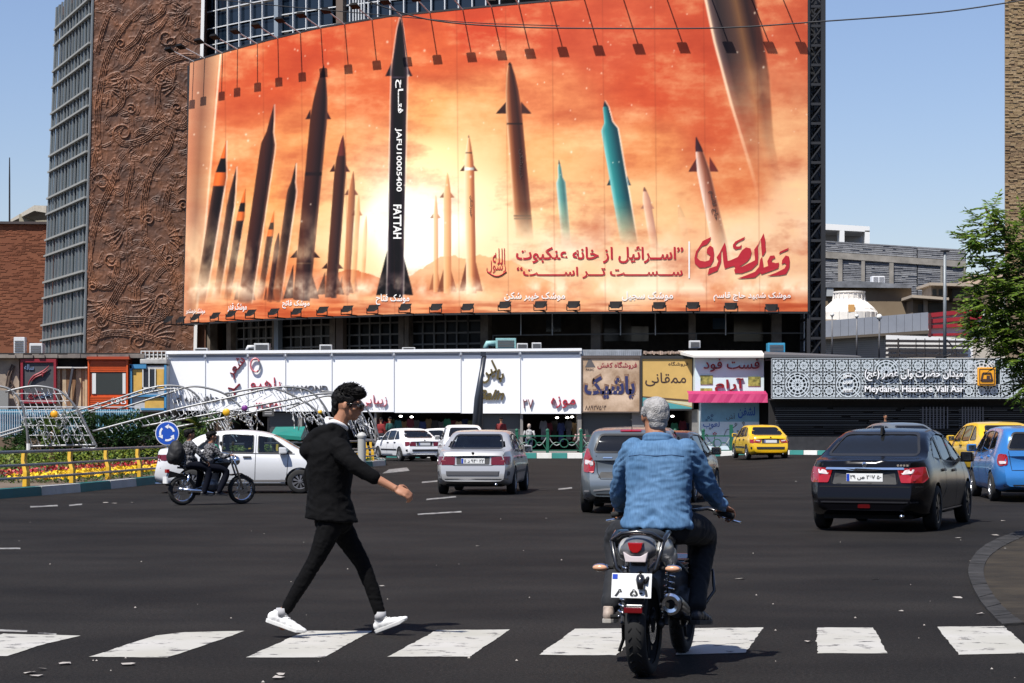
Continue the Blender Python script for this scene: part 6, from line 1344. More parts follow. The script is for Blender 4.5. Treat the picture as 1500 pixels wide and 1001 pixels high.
# ---- roundabout sign
Ysg = 50.0; c = P(245, 635, Ysg); t = thing('roundabout_sign', 'round blue sign with three white arrows circling', 'road sign', (c.x, Ysg, .17)); zc_ = c.z-.17
m1 = MB(); m1.tube([(0, .04, 0), (0, .04, zc_+.2)], .03, 8); m1.build('pole', mat('sign_pole', (.3, .31, .32), .4, .5), t, smooth=True)
m1 = MB(); m1.lathe([(.29, -.012), (.29, .012)], (0, 0, zc_), (0, 1, 0), 32); m1.build('rim', mat('sign_white', (.75, .76, .78), .4), t)
m1 = MB(); m1.lathe([(.272, -.018), (.272, -.010)], (0, 0, zc_), (0, 1, 0), 32); m1.build('disc', mat('sign_blue', (.012, .075, .42), .4), t)
for k in range(3):
 a0 = k*2*PI/3+.25; pts = [(.17*math.cos(a0+u), .17*math.sin(a0+u)) for u in np.linspace(0, 1.15, 7)]; m1 = MB(); vi = []
 for rr_ in (.145, .195):
  vi.append([(rr_*math.cos(a0+u), -.024, zc_+rr_*math.sin(a0+u)) for u in np.linspace(0, 1.15, 7)])
 for j in range(6): m1.add([vi[0][j], vi[0][j+1], vi[1][j+1], vi[1][j]], [(0, 1, 2, 3)])
 ah = a0+1.12; m1.add([(.11*math.cos(ah), -.024, zc_+.11*math.sin(ah)), (.232*math.cos(ah), -.024, zc_+.232*math.sin(ah)), (.17*math.cos(ah+.55), -.024, zc_+.17*math.sin(ah+.55))], [(0, 1, 2)])
 m1.build('arrow', mat('sign_white'), t)
# ---- wire light arches
M_TUBE = mat('arch_tube', (.20, .205, .21), .4, .4); M_STR = mat('light_string', (.5, .51, .52), .45, .1); M_STRD = mat('string_dark', (.10, .10, .11), .5)
def arch(name, lab, tubes, Y, rad=.036, grp='wire light arches over the flower island', Y2=None):
 t = thing(name, lab, 'light arch', (0, 0, 0), 0, grp)
 for pts in tubes:
  y0, y1 = Y, (Y2 or Y); pp = smoothpath(pts, 5); n = len(pp)-1; m1 = MB(); m1.tube([P(a, b, y0+(y1-y0)*i/n) for i, (a, b) in enumerate(pp)], rad, 7); m1.build('tube', M_TUBE, t, smooth=True)
 return t
def strings(t, segs, Y, r=.010, bead=True, m=None, dy=.2):
 m1 = MB(); rr = random.Random(int(Y*7)+len(segs))
 for a, b in segs:
  k = 4; pts = [P(a[0]+(b[0]-a[0])*i/k+rr.uniform(-.8, .8), a[1]+(b[1]-a[1])*i/k+rr.uniform(-.8, .8), Y+rr.uniform(-dy, dy)) for i in range(k+1)]; m1.tube(pts, r, 4)
  if bead:
   n = max(1, int(math.hypot(b[0]-a[0], b[1]-a[1])/8))
   for i in range(n): u = rr.random(); c_ = P(a[0]+(b[0]-a[0])*u, a[1]+(b[1]-a[1])*u, Y); m1.ell(c_, (.022, .022, .022), 5, 3)
 o = m1.build('light_strings', m or M_STR, t); o['kind'] = 'stuff'; return o
def disc(t, px, py, Y, r, m, nm='lamp_disc'):
 m1 = MB(); m1.lathe([(r*.8, -.05), (r, -.02), (r, .02), (r*.8, .05)], P(px, py, Y), (0, 1, 0), 14); m1.build(nm, m, t, smooth=True)
Y = 62; t = arch('light_arch', 'nearest wire arch with a grid of light strings and an orange disc', [[(-40, 566), (-10, 565), (15, 571), (30, 588), (38, 620), (41, 655), (42, 672)], [(8, 574), (40, 567), (65, 567), (90, 575), (112, 598), (130, 632), (141, 653)], [(44, 654), (90, 653), (141, 652)], [(141, 652), (139, 657), (120, 656)]], Y)
top = [(18+8.5*i, 572-3*math.sin(i/9*PI)) for i in range(10)]; bot = [(48+10*i, 653) for i in range(10)]
arcr = lambda y: np.interp(y, [567, 575, 598, 632, 653], [65, 90, 112, 130, 141]); arcl = lambda y: np.interp(y, [571, 588, 620, 655], [15, 30, 38, 41])
strings(t, [(a, b) for a, b in zip(top, bot)]+[((arcl(y), y), (arcr(y)-1, y)) for y in (577, 588, 600, 612, 624, 638)], Y)
rr = random.Random(5); sg_ = []
for k in range(9):
 cx, cy, r_ = rr.uniform(58, 118), rr.uniform(612, 645), rr.uniform(4, 9); ps = [(cx+r_*math.cos(a)*.7, cy+r_*math.sin(a)*1.2) for a in np.linspace(0, 2*PI, 8)]; sg_ += list(zip(ps, ps[1:]))
strings(t, sg_, Y-.1, .012, False); disc(t, 79.5, 607, Y-.15, .115, mat('disc_orange', (.70, .32, .01), .4))
m1 = MB(); m1.tube([P(42, 668, Y), P(42, 650, Y)], .07, 8); m1.tube([P(42, 690, Y), P(42, 668, Y)], .055, 8); m1.build('post', mat('post_white', (.6, .6, .58), .5), t)
Y = 72; t = arch('light_arch', 'long wire arch sweeping from the left edge over to the riders', [[(-60, 652), (0, 635), (80, 611), (160, 588), (215, 570), (248, 565), (275, 570), (296, 588), (310, 614), (316, 638)], [(-40, 652), (60, 622), (140, 600), (200, 580), (240, 571), (262, 570)], [(172, 600), (250, 575), (275, 567), (300, 568), (330, 578), (355, 600), (372, 634)]], Y)
strings(t, [((20+22*i, 631-6.6*i), (34+22*i, 622-6.4*i)) for i in range(10)]+[((60+i*9.5, 617-i*2.65), (64+i*9.5, 622-i*2.9)) for i in range(20)]+[((250+i*5, 566+i*1.2), (256+i*7, 600+i*3)) for i in range(12)]+[((292+i*4.5, 590+i*3), (300+i*6, 640)) for i in range(9)], Y)
Y = 66; t = arch('light_arch', 'wire arch above the white hatchback with a yellow disc', [[(136, 632), (200, 615), (270, 597), (344, 581), (390, 570), (424, 567), (455, 574), (478, 600), (492, 640)], [(208, 625), (280, 612), (350, 599), (420, 586), (470, 577), (500, 580), (525, 600)], [(225, 632), (300, 618), (370, 604), (440, 590)], [(330, 577), (390, 568), (430, 580), (465, 604), (480, 636)]], Y)
sg_ = []
for k in range(26): x = rr.uniform(298, 380); y = rr.uniform(598, 622); sg_.append(((x, y), (x+rr.uniform(-8, 14), y+rr.uniform(8, 26))))
for k in range(26): x = rr.uniform(425, 545); y = rr.uniform(592, 618); sg_.append(((x, y), (x+rr.uniform(-6, 16), y+rr.uniform(10, 34))))
strings(t, sg_, Y+1, .014, True, None, .8); strings(t, [((150+i*9, 628-i*2.35), (156+i*9, 636-i*2.2)) for i in range(30)]+[((395+i*7, 569+i*1.5), (420+i*7.5, 604+i*2.6)) for i in range(11)]+[((230+i*14, 621-i*3.2), (244+i*14, 612-i*3.1)) for i in range(12)], Y)
sg_ = []
for k in range(16):
 cx, cy, r_ = rr.choice([(312, 606), (330, 612), (345, 604), (362, 616), (450, 612), (470, 620), (520, 610)]) + (rr.uniform(3, 8),); cx += rr.uniform(-5, 5); cy += rr.uniform(-5, 5); ps = [(cx+r_*math.cos(a), cy+r_*math.sin(a)*.8) for a in np.linspace(0, 2*PI, 8)]; sg_ += list(zip(ps, ps[1:]))
strings(t, sg_, Y-.2, .015, False); disc(t, 331.5, 604, Y-.4, .12, mat('disc_yellow', (.70, .40, .02), .4)); disc(t, 358.5, 598, Y-.4, .10, mat('disc_purple', (.16, .03, .20), .4)); disc(t, 469, 604, Y-.4, .07, mat('disc_yellow'))
Y = 74; t = arch('light_arch', 'tight bundle of wire arches just behind the pedestrian', [[(470, 573), (500, 578), (522, 596), (538, 622), (548, 652)], [(486, 580), (510, 590), (528, 612), (540, 640)], [(500, 574), (524, 584), (545, 612), (556, 645)], [(420, 600), (450, 588), (480, 580), (505, 586)]], Y)
strings(t, [((498+i*6, 582+i*5), (520+i*4, 640)) for i in range(8)]+[((505+i*3, 600+i*2), (530+i*3, 625+i)) for i in range(8)], Y)
t = thing('notice_board', 'small black and white notice on a thin pole among the wire arches', 'notice', (PX(393, 80), 80, .2)); m1 = MB(); m1.tube([(0, .05, 0), (0, .05, PZ(596, 80)-.2)], .04, 6); m1.build('pole', M_BLACK, t)
m1 = MB(); m1.box(-.22, .22, -.02, .02, PZ(610, 80)-.2, PZ(597, 80)-.2); m1.build('panel', mat('notice_dark', (.05, .05, .05), .6), t); m1 = MB()
for z in (600, 603, 606): m1.box(-.14, .14, -.03, -.02, PZ(z+.9, 80)-.2, PZ(z, 80)-.2)
m1.build('printed_line', mat('notice_white', (.5, .5, .5), .6), t, kind='stuff')
# small planter bush beside the second taxi
shrub(1397, 86, (.5, .4, .42), 71, 'low green bush in a planter between the grey saloon and the yellow taxi', M_LEAF, None, 900, .09)
# ---- street tree at the right edge
TY = 27.0; t = thing('street_tree', 'leafy green street tree reaching in at the right picture edge', 'tree', (PX(1575, TY), TY, .1)); rr = random.Random(12)
o0 = Vector(t.location); loc = lambda a, b, dy=0: P(a, b, TY+dy)-o0
m1 = MB(); m1.tube([Vector((0, 0, 0)), loc(1572, 640), loc(1566, 540), loc(1555, 460)], [.17, .14, .12, .09], 10); m1.build('trunk', M_BARK, t, smooth=True)
br = [([(1568, 560), (1540, 500), (1505, 455), (1470, 420), (1445, 390)], .05), ([(1560, 500), (1530, 430), (1490, 370), (1460, 330), (1443, 305)], .045), ([(1568, 570), (1530, 540), (1495, 520), (1465, 500)], .045),
      ([(1560, 470), (1545, 400), (1520, 350), (1500, 330)], .04), ([(1568, 590), (1530, 590), (1510, 570), (1492, 556)], .035), ([(1505, 455), (1470, 450), (1440, 452)], .025), ([(1490, 370), (1460, 366), (1425, 360), (1404, 352)], .018), ([(1540, 500), (1500, 480), (1465, 470)], .03)]
ends = []
for pts, r in br:
 dy = rr.uniform(-.5, .5); pp = smoothpath(pts, 5); L = [loc(a, b, dy*i/len(pp)) for i, (a, b) in enumerate(pp)]; m1 = MB(); m1.tube(L, [r*(1-.8*i/len(L)) for i in range(len(L))], 6); m1.build('branch', M_BARK, t, smooth=True)
# pinnate twigs
LC, LD = [], []
def twig(p, d, ln, n=5, sz=.105):
 d = d.normalized(); q = p.copy(); st = ln/n; tw.append((p, p+d*ln*.5+Vector((0, 0, -.02)), p+d*ln+Vector((0, 0, -.10*ln))))
 for j in range(n+1):
  u = j/n; c = p+d*ln*u+Vector((0, 0, -.10*ln*u*u)); sdv = d.cross(Vector((0, 0, 1))); sdv = sdv.normalized() if sdv.length > .01 else Vector((1, 0, 0))
  for sg_ in ((-1, 1) if j < n else (0,)):
   ld = (sdv*sg_*1.0+d*(.55 if sg_ else 1.)+Vector((rr.uniform(-.2, .2), rr.uniform(-.2, .2), rr.uniform(-.45, .15)))).normalized(); LC.append((c, ld, sz*rr.uniform(.75, 1.2)*(1-.3*u)))
tw = []
clumps = [(1448, 402, 26, 26, 30), (1470, 375, 26, 30, 34), (1490, 345, 22, 26, 22), (1432, 350, 20, 8, 12), (1415, 352, 12, 5, 7), (1440, 330, 14, 14, 14), (1446, 306, 10, 10, 10), (1470, 330, 12, 14, 10), (1495, 400, 28, 34, 50), (1460, 440, 34, 26, 60), (1440, 470, 24, 22, 44), (1490, 470, 34, 34, 80),
          (1456, 495, 20, 12, 26), (1490, 515, 20, 20, 40), (1508, 548, 18, 22, 30), (1494, 560, 8, 12, 10), (1530, 430, 40, 80, 90), (1530, 540, 36, 40, 50), (1437, 437, 14, 14, 18), (1428, 490, 8, 10, 7)]
for cx, cy, rx, ry, n in clumps:
 for k in range(int(n*1.35)):
  a = rr.uniform(0, 2*PI); q = rr.random()**.5; dy = rr.gauss(0, .35); p = loc(cx+rx*q*math.cos(a)+4, cy+ry*q*math.sin(a), dy)
  d = Vector((math.cos(a)*.8-.25, rr.uniform(-.7, .5), -math.sin(a)*.35+rr.uniform(-.4, .35))); twig(p, d, rr.uniform(.17, .30))
vs_, fs_ = [], []
for c, d, s_ in LC:
 sdv = d.cross(Vector((rr.uniform(-.4, .4), rr.uniform(-.4, .4), 1))).normalized()*s_*.27; nn = d.cross(sdv).normalized()*s_*.06; b_ = len(vs_)
 vs_ += [c, c+d*s_*.45+sdv+nn, c+d*s_, c+d*s_*.45-sdv+nn, c+d*s_*.5-nn]; fs_ += [(b_, b_+1, b_+4), (b_+1, b_+2, b_+4), (b_+2, b_+3, b_+4), (b_+3, b_, b_+4)]
me = bpy.data.meshes.new('crown'); me.from_pydata([tuple(v) for v in vs_], [], fs_); o = link('crown', me, leaf_mat('tree_leaf', (.04, .095, .008), (.20, .29, .035), .38), t); o['kind'] = 'stuff'
m1 = MB()
for a, b, c in tw: m1.tube([a, b, c], .006, 3, cap=False)
m1.build('twigs', mat('twig_green', (.08, .09, .03), .8), t, kind='stuff', recalc=False)
# ================================================================ VEHICLES
def carpaint(name, col, metal=.0, rough=.28, coat=.6): return mat(name, col, rough, metal, coat=coat)
def glass_mat(name, tint=(.10, .12, .13), a=.35):
 if name in MATS: return MATS[name]
 m = bpy.data.materials.new(name); m.use_nodes = True; n = m.node_tree; L = n.links.new; n.nodes.remove(n.nodes['Principled BSDF'])
 t = n.nodes.new('ShaderNodeBsdfTransparent'); t.inputs[0].default_value = (*[min(1, c*3) for c in tint], 1)
 d = n.nodes.new('ShaderNodeBsdfDiffuse'); d.inputs[0].default_value = (.012, .013, .014, 1)
 g_ = n.nodes.new('ShaderNodeBsdfGlossy'); g_.inputs[0].default_value = (.8, .85, .9, 1); g_.inputs['Roughness'].default_value = .03
 m1 = n.nodes.new('ShaderNodeMixShader'); m1.inputs[0].default_value = 1-a; L(t.outputs[0], m1.inputs[1]); L(d.outputs[0], m1.inputs[2])
 fr = n.nodes.new('ShaderNodeFresnel'); fr.inputs[0].default_value = 1.5; m2 = n.nodes.new('ShaderNodeMixShader'); L(fr.outputs[0], m2.inputs[0]); L(m1.outputs[0], m2.inputs[1]); L(g_.outputs[0], m2.inputs[2])
 L(m2.outputs[0], n.nodes['Material Output'].inputs[0]); MATS[name] = m; return m
M_TYRE = mat('tyre_rubber', (.012, .012, .012), .85); M_RUB = mat('black_plastic', (.015, .015, .016), .5); M_CHR = mat('chrome', (.75, .76, .78), .12, 1.0); M_RIM = mat('alloy_rim', (.45, .46, .48), .3, .8)
M_TL = mat('tail_red', (.30, .006, .008), .15, coat=.6); M_TLD = mat('tail_dark_red', (.12, .004, .006), .15, coat=.6); M_TLW = mat('tail_clear', (.62, .55, .55), .15, coat=.5); M_AMB = mat('lamp_amber', (.6, .2, .02), .2)
M_HLP = mat('headlamp', (.6, .62, .65), .1, .3); M_SEAT = mat('seat_cloth', (.05, .048, .045), .9); M_SEATB = mat('seat_beige', (.32, .28, .22), .9); M_PLATE = mat('plate_white', (.72, .73, .72), .4); M_PLB = mat('plate_blue', (.01, .05, .4), .4); M_PLK = mat('plate_ink', (.01, .01, .01), .5)
M_UND = mat('underbody', (.006, .006, .006), .95)
def pchip(xs, ys):
 xs = np.array(xs, float); ys = np.array(ys, float); h = np.diff(xs); d = np.diff(ys)/h; m = np.zeros(len(xs))
 for i in range(1, len(xs)-1):
  if d[i-1]*d[i] > 0: w1, w2 = 2*h[i]+h[i-1], h[i]+2*h[i-1]; m[i] = (w1+w2)/(w1/d[i-1]+w2/d[i])
 m[0], m[-1] = d[0], d[-1]
 def f(x):
  x = np.clip(x, xs[0], xs[-1]); i = np.clip(np.searchsorted(xs, x)-1, 0, len(h)-1); t = (x-xs[i])/h[i]
  return ys[i]*(1+2*t)*(1-t)**2+h[i]*m[i]*t*(1-t)**2+ys[i+1]*t*t*(3-2*t)+h[i]*m[i+1]*t*t*(t-1)
 return f
def inpoly(p, poly):
 x, y = p; c = False; n = len(poly)
 for i in range(n):
  xa, ya = poly[i]; xb, yb = poly[(i+1) % n]
  if (ya > y) != (yb > y) and x < (xb-xa)*(y-ya)/(yb-ya)+xa: c = not c
 return c
def nearest(p, poly):
 best = None; n = len(poly)
 for i in range(n):
  a = Vector(poly[i]); b = Vector(poly[(i+1) % n]); d = b-a; t = max(0, min(1, (Vector(p)-a).dot(d)/max(d.length_squared, 1e-9))); q = a+d*t; l = (Vector(p)-q).length
  if best is None or l < best[0]: best = (l, q)
 return best
def roundpoly(poly, r=.03, k=3):
 out = []; n = len(poly)
 for i in range(n):
  p = Vector(poly[i]); a = Vector(poly[i-1]); b = Vector(poly[(i+1) % n]); la, lb = (a-p).length, (b-p).length; rr = min(r, la*.45, lb*.45)
  s, e = p+(a-p).normalized()*rr, p+(b-p).normalized()*rr
  for j in range(k+1): t = j/k; out.append(tuple(s*(1-t)**2+p*2*t*(1-t)+e*t*t))
 return out
class Car:
 def __init__(s, S, name, lab, cat, group=None):
  s.S = S; s.t = thing(name, lab, cat, (0, 0, 0), 0, group); L, W, H = S['L'], S['W'], S['H']; s.L, s.W, s.H = L, W, H
  xs = np.concatenate([np.linspace(-L/2, -L/2+.25, 7), np.linspace(-L/2+.25, L/2-.25, S.get('n', 88))[1:-1], np.linspace(L/2-.25, L/2, 7)])
  T = pchip(*zip(*S['top'])); B = pchip(*zip(*S['belt'])); zb0 = S.get('sill', .20); rows = []
  for x in xs:
   e = max(0, (abs(x)-(L/2-.75))/.75); ends = 1-S.get('round', .17)*e**2.6; w_ = W/2*ends; t = float(T(x)); b = min(float(B(x)), t-.03); h = t-b; bot = zb0+(.10*max(0, (abs(x)-(L/2-.5))/.5)**2)
   kk = S.get('tumble', .34); wb = w_*.945; ring = [(0, bot), (w_*.55, bot), (w_*.86, bot+.005), (w_*.955, bot+.05)]
   for f, wf in ((.16, .975), (.3, .988), (.44, 1.0), (.58, 1.0), (.72, .995), (.86, .98), (.95, .962)): ring.append((w_*wf, bot+.05+(b-bot-.05)*f))
   ring.append((wb, b)); ye = max(wb-kk*h, wb*.5)
   for f in (.12, .25, .4, .55, .7, .82): ring.append((wb+(ye-wb)*f**1.1-.0, b+h*f*.98))
   r_ = min(.05, h*.25)
   ring += [(ye+.004, t-r_*.9), (ye-.03, t-r_*.42), (ye*.86, t-r_*.2), (ye*.7, t-r_*.06), (ye*.5, t), (ye*.25, t+.006), (0, t+.008)]
   rows.append(ring)
  nr = len(rows[0]); V = []; xo = pchip(*zip(*S['rear'])); fo = pchip(*zip(*S.get('front', [(0, -.12), (.35, 0), (.6, -.02), (.8, -.16), (1.6, -.5)])))
  for x, ring in zip(xs, rows):
   wr = max(0, 1-(x+L/2)/.45)**1.5; wf = max(0, 1-(L/2-x)/.6)**1.5
   yw = lambda y: (abs(y)/(W/2))**2*.10
   for y, z in ring: V.append((x+wr*(-float(xo(z))+yw(y))+wf*(float(fo(z))-yw(y)*1.6), y, z))
   for y, z in ring[-2:0:-1]: V.append((x+wr*(-float(xo(z))+yw(y))+wf*(float(fo(z))-yw(y)*1.6), -y, z))
  m = 2*nr-2; Fs = []
  for i in range(len(xs)-1):
   for j in range(m): Fs.append((i*m+j, i*m+(j+1) % m, (i+1)*m+(j+1) % m, (i+1)*m+j))
  # end caps as strips left-right
  for base in (0, (len(xs)-1)*m):
   for j in range(nr-1):
    a, b = base+j, base+j+1; c, d = base+(m-j) % m, base+(m-j-1) % m
    if j == 0: Fs.append((a, b, d))
    elif j == nr-2: Fs.append((a, b, c))
    else: Fs.append((a, b, d, c))
  me = bpy.data.meshes.new('body'); me.from_pydata(V, [], Fs); me.update(); s.bm = bmesh.new(); s.bm.from_mesh(me)
  # densify the caps across
  s.bm.normal_update()
  big = [e for e in s.bm.edges if abs(e.verts[0].co.y-e.verts[1].co.y) > .25 and e.is_valid and abs(abs((e.verts[0].co.x+e.verts[1].co.x)/2)-L/2) < .5 and len(e.link_faces) == 2 and abs(e.verts[0].co.y+e.verts[1].co.y) < 1e-4]
  if big: bmesh.ops.subdivide_edges(s.bm, edges=big, cuts=11, use_grid_fill=True)
  bmesh.ops.recalc_face_normals(s.bm, faces=s.bm.faces); bmesh.ops.triangulate(s.bm, faces=[f for f in s.bm.faces if len(f.verts) > 4]); s.bvh = BVHTree.FromBMesh(s.bm); s.me = me
 def proj(s, p, ax, off=0.0):
  a, b = p; L, W = s.L, s.W
  if ax == 'r': o, d = Vector((-L, a, b)), Vector((1, 0, 0))
  elif ax == 'f': o, d = Vector((L, a, b)), Vector((-1, 0, 0))
  elif ax == 'l': o, d = Vector((a, W*1.5, b)), Vector((0, -1, 0))
  elif ax == 'R': o, d = Vector((a, -W*1.5, b)), Vector((0, 1, 0))
  elif ax == 't': o, d = Vector((a, b, 3)), Vector((0, 0, -1))
  h, n, i, dist = s.bvh.ray_cast(o, d)
  if h is None:
   h, n, i, dist = s.bvh.find_nearest(o+d*(L-.1 if ax in 'rf' else 1.5*W-W/2 if ax in 'lR' else 2));
  if n.dot(d) > 0: n = -n
  return h+n*off
 def hole(s, poly, ax):
  """open the shell inside a side-view (x,z), rear-view (y,z) polygon"""
  L, W = s.L, s.W
  def uv(c): return (c.x, c.z) if ax in 'lR' else (c.y, c.z)
  def ok(f):
   c = f.calc_center_median(); n = f.normal
   if ax == 'l': return c.y > W*.2 and n.y > .25
   if ax == 'R': return c.y < -W*.2 and n.y < -.25
   if ax == 'r': return c.x < -.15 and n.x < -.12 and abs(n.y) < .8
   if ax == 'f': return c.x > .15 and n.x > .12 and abs(n.y) < .8
  dl = [f for f in s.bm.faces if ok(f) and inpoly(uv(f.calc_center_median()), poly)]
  bmesh.ops.delete(s.bm, geom=dl, context='FACES_ONLY')
  vs_ = set(v for e in s.bm.edges if len(e.link_faces) == 1 for v in e.verts)
  for v in vs_:
   if (ax == 'l' and v.co.y < W*.15) or (ax == 'R' and v.co.y > -W*.15) or (ax == 'r' and v.co.x > -.1) or (ax == 'f' and v.co.x < .1): continue
   l, q = nearest(uv(v.co), poly)
   if l < .05:
    if ax in 'lR': v.co.x, v.co.z = q
    else:
     dz = q[1]-v.co.z; n = v.normal; v.co.y = q[0]; v.co.z = q[1]
     h = s.proj(q, ax); v.co.x = h.x
  e_ = [e for e in s.bm.edges if not e.link_faces]; bmesh.ops.delete(s.bm, geom=e_, context='EDGES')
 def patch(s, name, poly, ax, m, off=.006, depth=.012, par=None, r=.02, cuts=3):
  poly = roundpoly(poly, r) if r else poly; b = bmesh.new(); f = b.faces.new([b.verts.new((p[0], p[1], 0)) for p in poly]); bmesh.ops.triangulate(b, faces=[f])
  for _ in range(cuts):
   ed = [e for e in b.edges if e.calc_length() > .12]
   if not ed: break
   bmesh.ops.subdivide_edges(b, edges=ed, cuts=1); bmesh.ops.triangulate(b, faces=[f for f in b.faces if len(f.verts) > 3])
  for v in b.verts: v.co = s.proj((v.co.x, v.co.y), ax, off)
  if depth:
   ret = bmesh.ops.extrude_edge_only(b, edges=[e for e in b.edges if len(e.link_faces) == 1]); nv = [g_ for g_ in ret['geom'] if isinstance(g_, bmesh.types.BMVert)]
   d = {'r': Vector((1, 0, 0)), 'f': Vector((-1, 0, 0)), 'l': Vector((0, -1, 0)), 'R': Vector((0, 1, 0)), 't': Vector((0, 0, -1))}[ax]
   for v in nv: v.co += d*(depth+off)
  bmesh.ops.recalc_face_normals(b, faces=b.faces)
  d = {'r': Vector((-1, 0, 0)), 'f': Vector((1, 0, 0)), 'l': Vector((0, 1, 0)), 'R': Vector((0, -1, 0)), 't': Vector((0, 0, 1))}[ax]
  if sum((f.normal.dot(d)*f.calc_area() for f in b.faces)) < 0: bmesh.ops.reverse_faces(b, faces=b.faces)
  me = bpy.data.meshes.new(name); b.to_mesh(me); b.free(); return link(name, me, m, par or s.t, smooth=(depth == 0))
 def strip(s, name, pts, ax, w_, m, off=.003, par=None, th=.004):
  pts = [Vector(p) for p in pts]; q = []
  for a, b in zip(pts[:-1], pts[1:]):
   n = max(1, int((b-a).length/.08)); q += [a.lerp(b, k/n) for k in range(n)]
  q.append(pts[-1]); m1 = MB(); vs_ = []
  for i, p in enumerate(q):
   d = (q[min(i+1, len(q)-1)]-q[max(0, i-1)]).normalized(); nn = Vector((-d.y, d.x))*w_/2
   vs_ += [s.proj(p+nn, ax, off), s.proj(p-nn, ax, off)]
  m1.add(vs_, [(2*i, 2*i+1, 2*i+3, 2*i+2) for i in range(len(q)-1)]); return m1.build(name, m, par or s.t)
 def finish(s, m, mcap=None):
  me = bpy.data.meshes.new('body'); s.bm.to_mesh(me); s.bm.free(); o = link('body', me, m, s.t, smooth=True); mark_sharp(me, .9); return o
 def wheels(s, xf, xr, r, track, rim_m, spokes=8, hub=.62, cover=False, wid=.19):
  for x in (xf, xr):
   for sy in (1, -1):
    w_ = thing('wheel', None, None); del_ = w_; w_.parent = s.t; w_.location = (x, sy*track/2, r)
    m1 = MB(); m1.lathe([(r*hub, -wid/2), (r*.90, -wid/2), (r*.98, -wid*.42), (r, -wid*.3), (r, wid*.3), (r*.98, wid*.42), (r*.90, wid/2), (r*hub, wid/2)], (0, 0, 0), (0, 1, 0), 32, cap=False); m1.build('tyre', M_TYRE, w_, smooth=True, angle=.9)
    m1 = MB(); o_ = sy*(wid/2-.03); m1.lathe([(r*hub*1.02, o_-sy*.0), (r*hub*1.02, sy*(wid/2-.005)), (r*hub*.93, sy*(wid/2-.008)), (r*hub*.9, o_)], (0, 0, 0), (0, 1, 0), 32, cap=False);
    n = spokes
    for k in range(n):
     a = 2*PI*k/n; b = a+PI/n*.55; c = a-PI/n*.55; ro, ri = r*hub*.94, r*.12
     q = [Vector((ro*math.cos(b), sy*(wid/2-.015), ro*math.sin(b))), Vector((ro*math.cos(c), sy*(wid/2-.015), ro*math.sin(c))), Vector((ri*math.cos(c), sy*(wid/2-.005), ri*math.sin(c))), Vector((ri*math.cos(b), sy*(wid/2-.005), ri*math.sin(b)))]
     m1.add(q+[v-Vector((0, sy*.03, 0)) for v in q], [(0, 1, 2, 3), (7, 6, 5, 4), (0, 4, 5, 1), (1, 5, 6, 2), (2, 6, 7, 3), (3, 7, 4, 0)])
    m1.lathe([(r*.17, sy*(wid/2-.04)), (r*.17, sy*(wid/2-.002)), (0.001, sy*(wid/2+.002))], (0, 0, 0), (0, 1, 0), 16); m1.build('rim', rim_m, w_, kind='stuff')
    m1 = MB(); m1.lathe([(r*hub*.98, sy*(wid/2-.07)), (.001, sy*(wid/2-.07))], (0, 0, 0), (0, 1, 0), 24); m1.build('brake_disc', M_UND, w_)
  for x in (xf, xr):
   for sy in (1, -1):
    m1 = MB(); R_ = r+.055; a_ = np.linspace(-.15, PI+.15, 15)
    p0 = [(x+R_*math.cos(a), sy*(track/2-.16), r+R_*math.sin(a)) for a in a_]; p1 = [(x+R_*math.cos(a), sy*(track/2+.07), r+R_*math.sin(a)) for a in a_]
    m1.add(p0+p1, [(i, i+1, i+16, i+15) for i in range(14)]); m1.build('wheel_well', M_UND, s.t, recalc=False)
def plate(car, y, z, w_, h_, txt, x=None, bump=.0):
 txt = ' '.join(txt.split(' ')[::-1])
 c = car.proj((y, z), 'r', .012); x_ = c.x-bump; t = MB().box(x_-.008, x_, y-w_/2, y+w_/2, z-h_/2, z+h_/2).build('number_plate', M_PLATE, car.t, bevel=.004)
 MB().box(x_-.011, x_-.008, y+w_/2-.045, y+w_/2-.004, z-h_/2+.006, z+h_/2-.006).build('plate_band', M_PLB, t)
 if txt: text_fit('plate_text', txt, -w_/2+.055, w_/2-.02, z-h_*.32, z+h_*.32, lambda a, b, e: (x_-.012, y-a, b), M_PLK, t, fa=True, bold=.02)
def interior(car, S, mseat=None, nohead=False):
 W = car.W; f = S['seat']; ms = mseat or M_SEAT
 m1 = MB(); m1.box(S['cab'][0], S['cab'][1], -W*.42, W*.42, .28, .40); m1.build('floor_pan', M_UND, car.t)
 for x in f:
  for sy in ((-.36, .36)):
   m1 = MB(); m1.prism([(x-.1, .42), (x+.42, .42), (x+.42, .55), (x+.02, .55), (x-.22, 1.05), (x-.32, 1.03)], sy-.24, sy+.24); st = m1.build('seat', ms, car.t, bevel=.04)
   m1 = MB(); m1.box(x-.34, x-.24, sy-.13, sy+.13, 1.07, 1.24); m1.build('headrest', ms, st, bevel=.04)
 m1 = MB(); m1.box(S['cab'][1]-.35, S['cab'][1]+.1, -W*.4, W*.4, .60, .92); m1.build('dashboard', M_UND, car.t, bevel=.03)
 m1 = MB(); m1.box(S['cab'][0]-.1, S['cab'][0]+.35, -W*.38, W*.38, S['shelf']-.03, S['shelf']); m1.build('parcel_shelf', M_SEAT, car.t)
def place(car_t, X, Y, th):
 car_t.location = (X, Y, hgt(X, Y)); car_t.rotation_euler = (0, 0, PI/2-math.radians(th)); return car_t
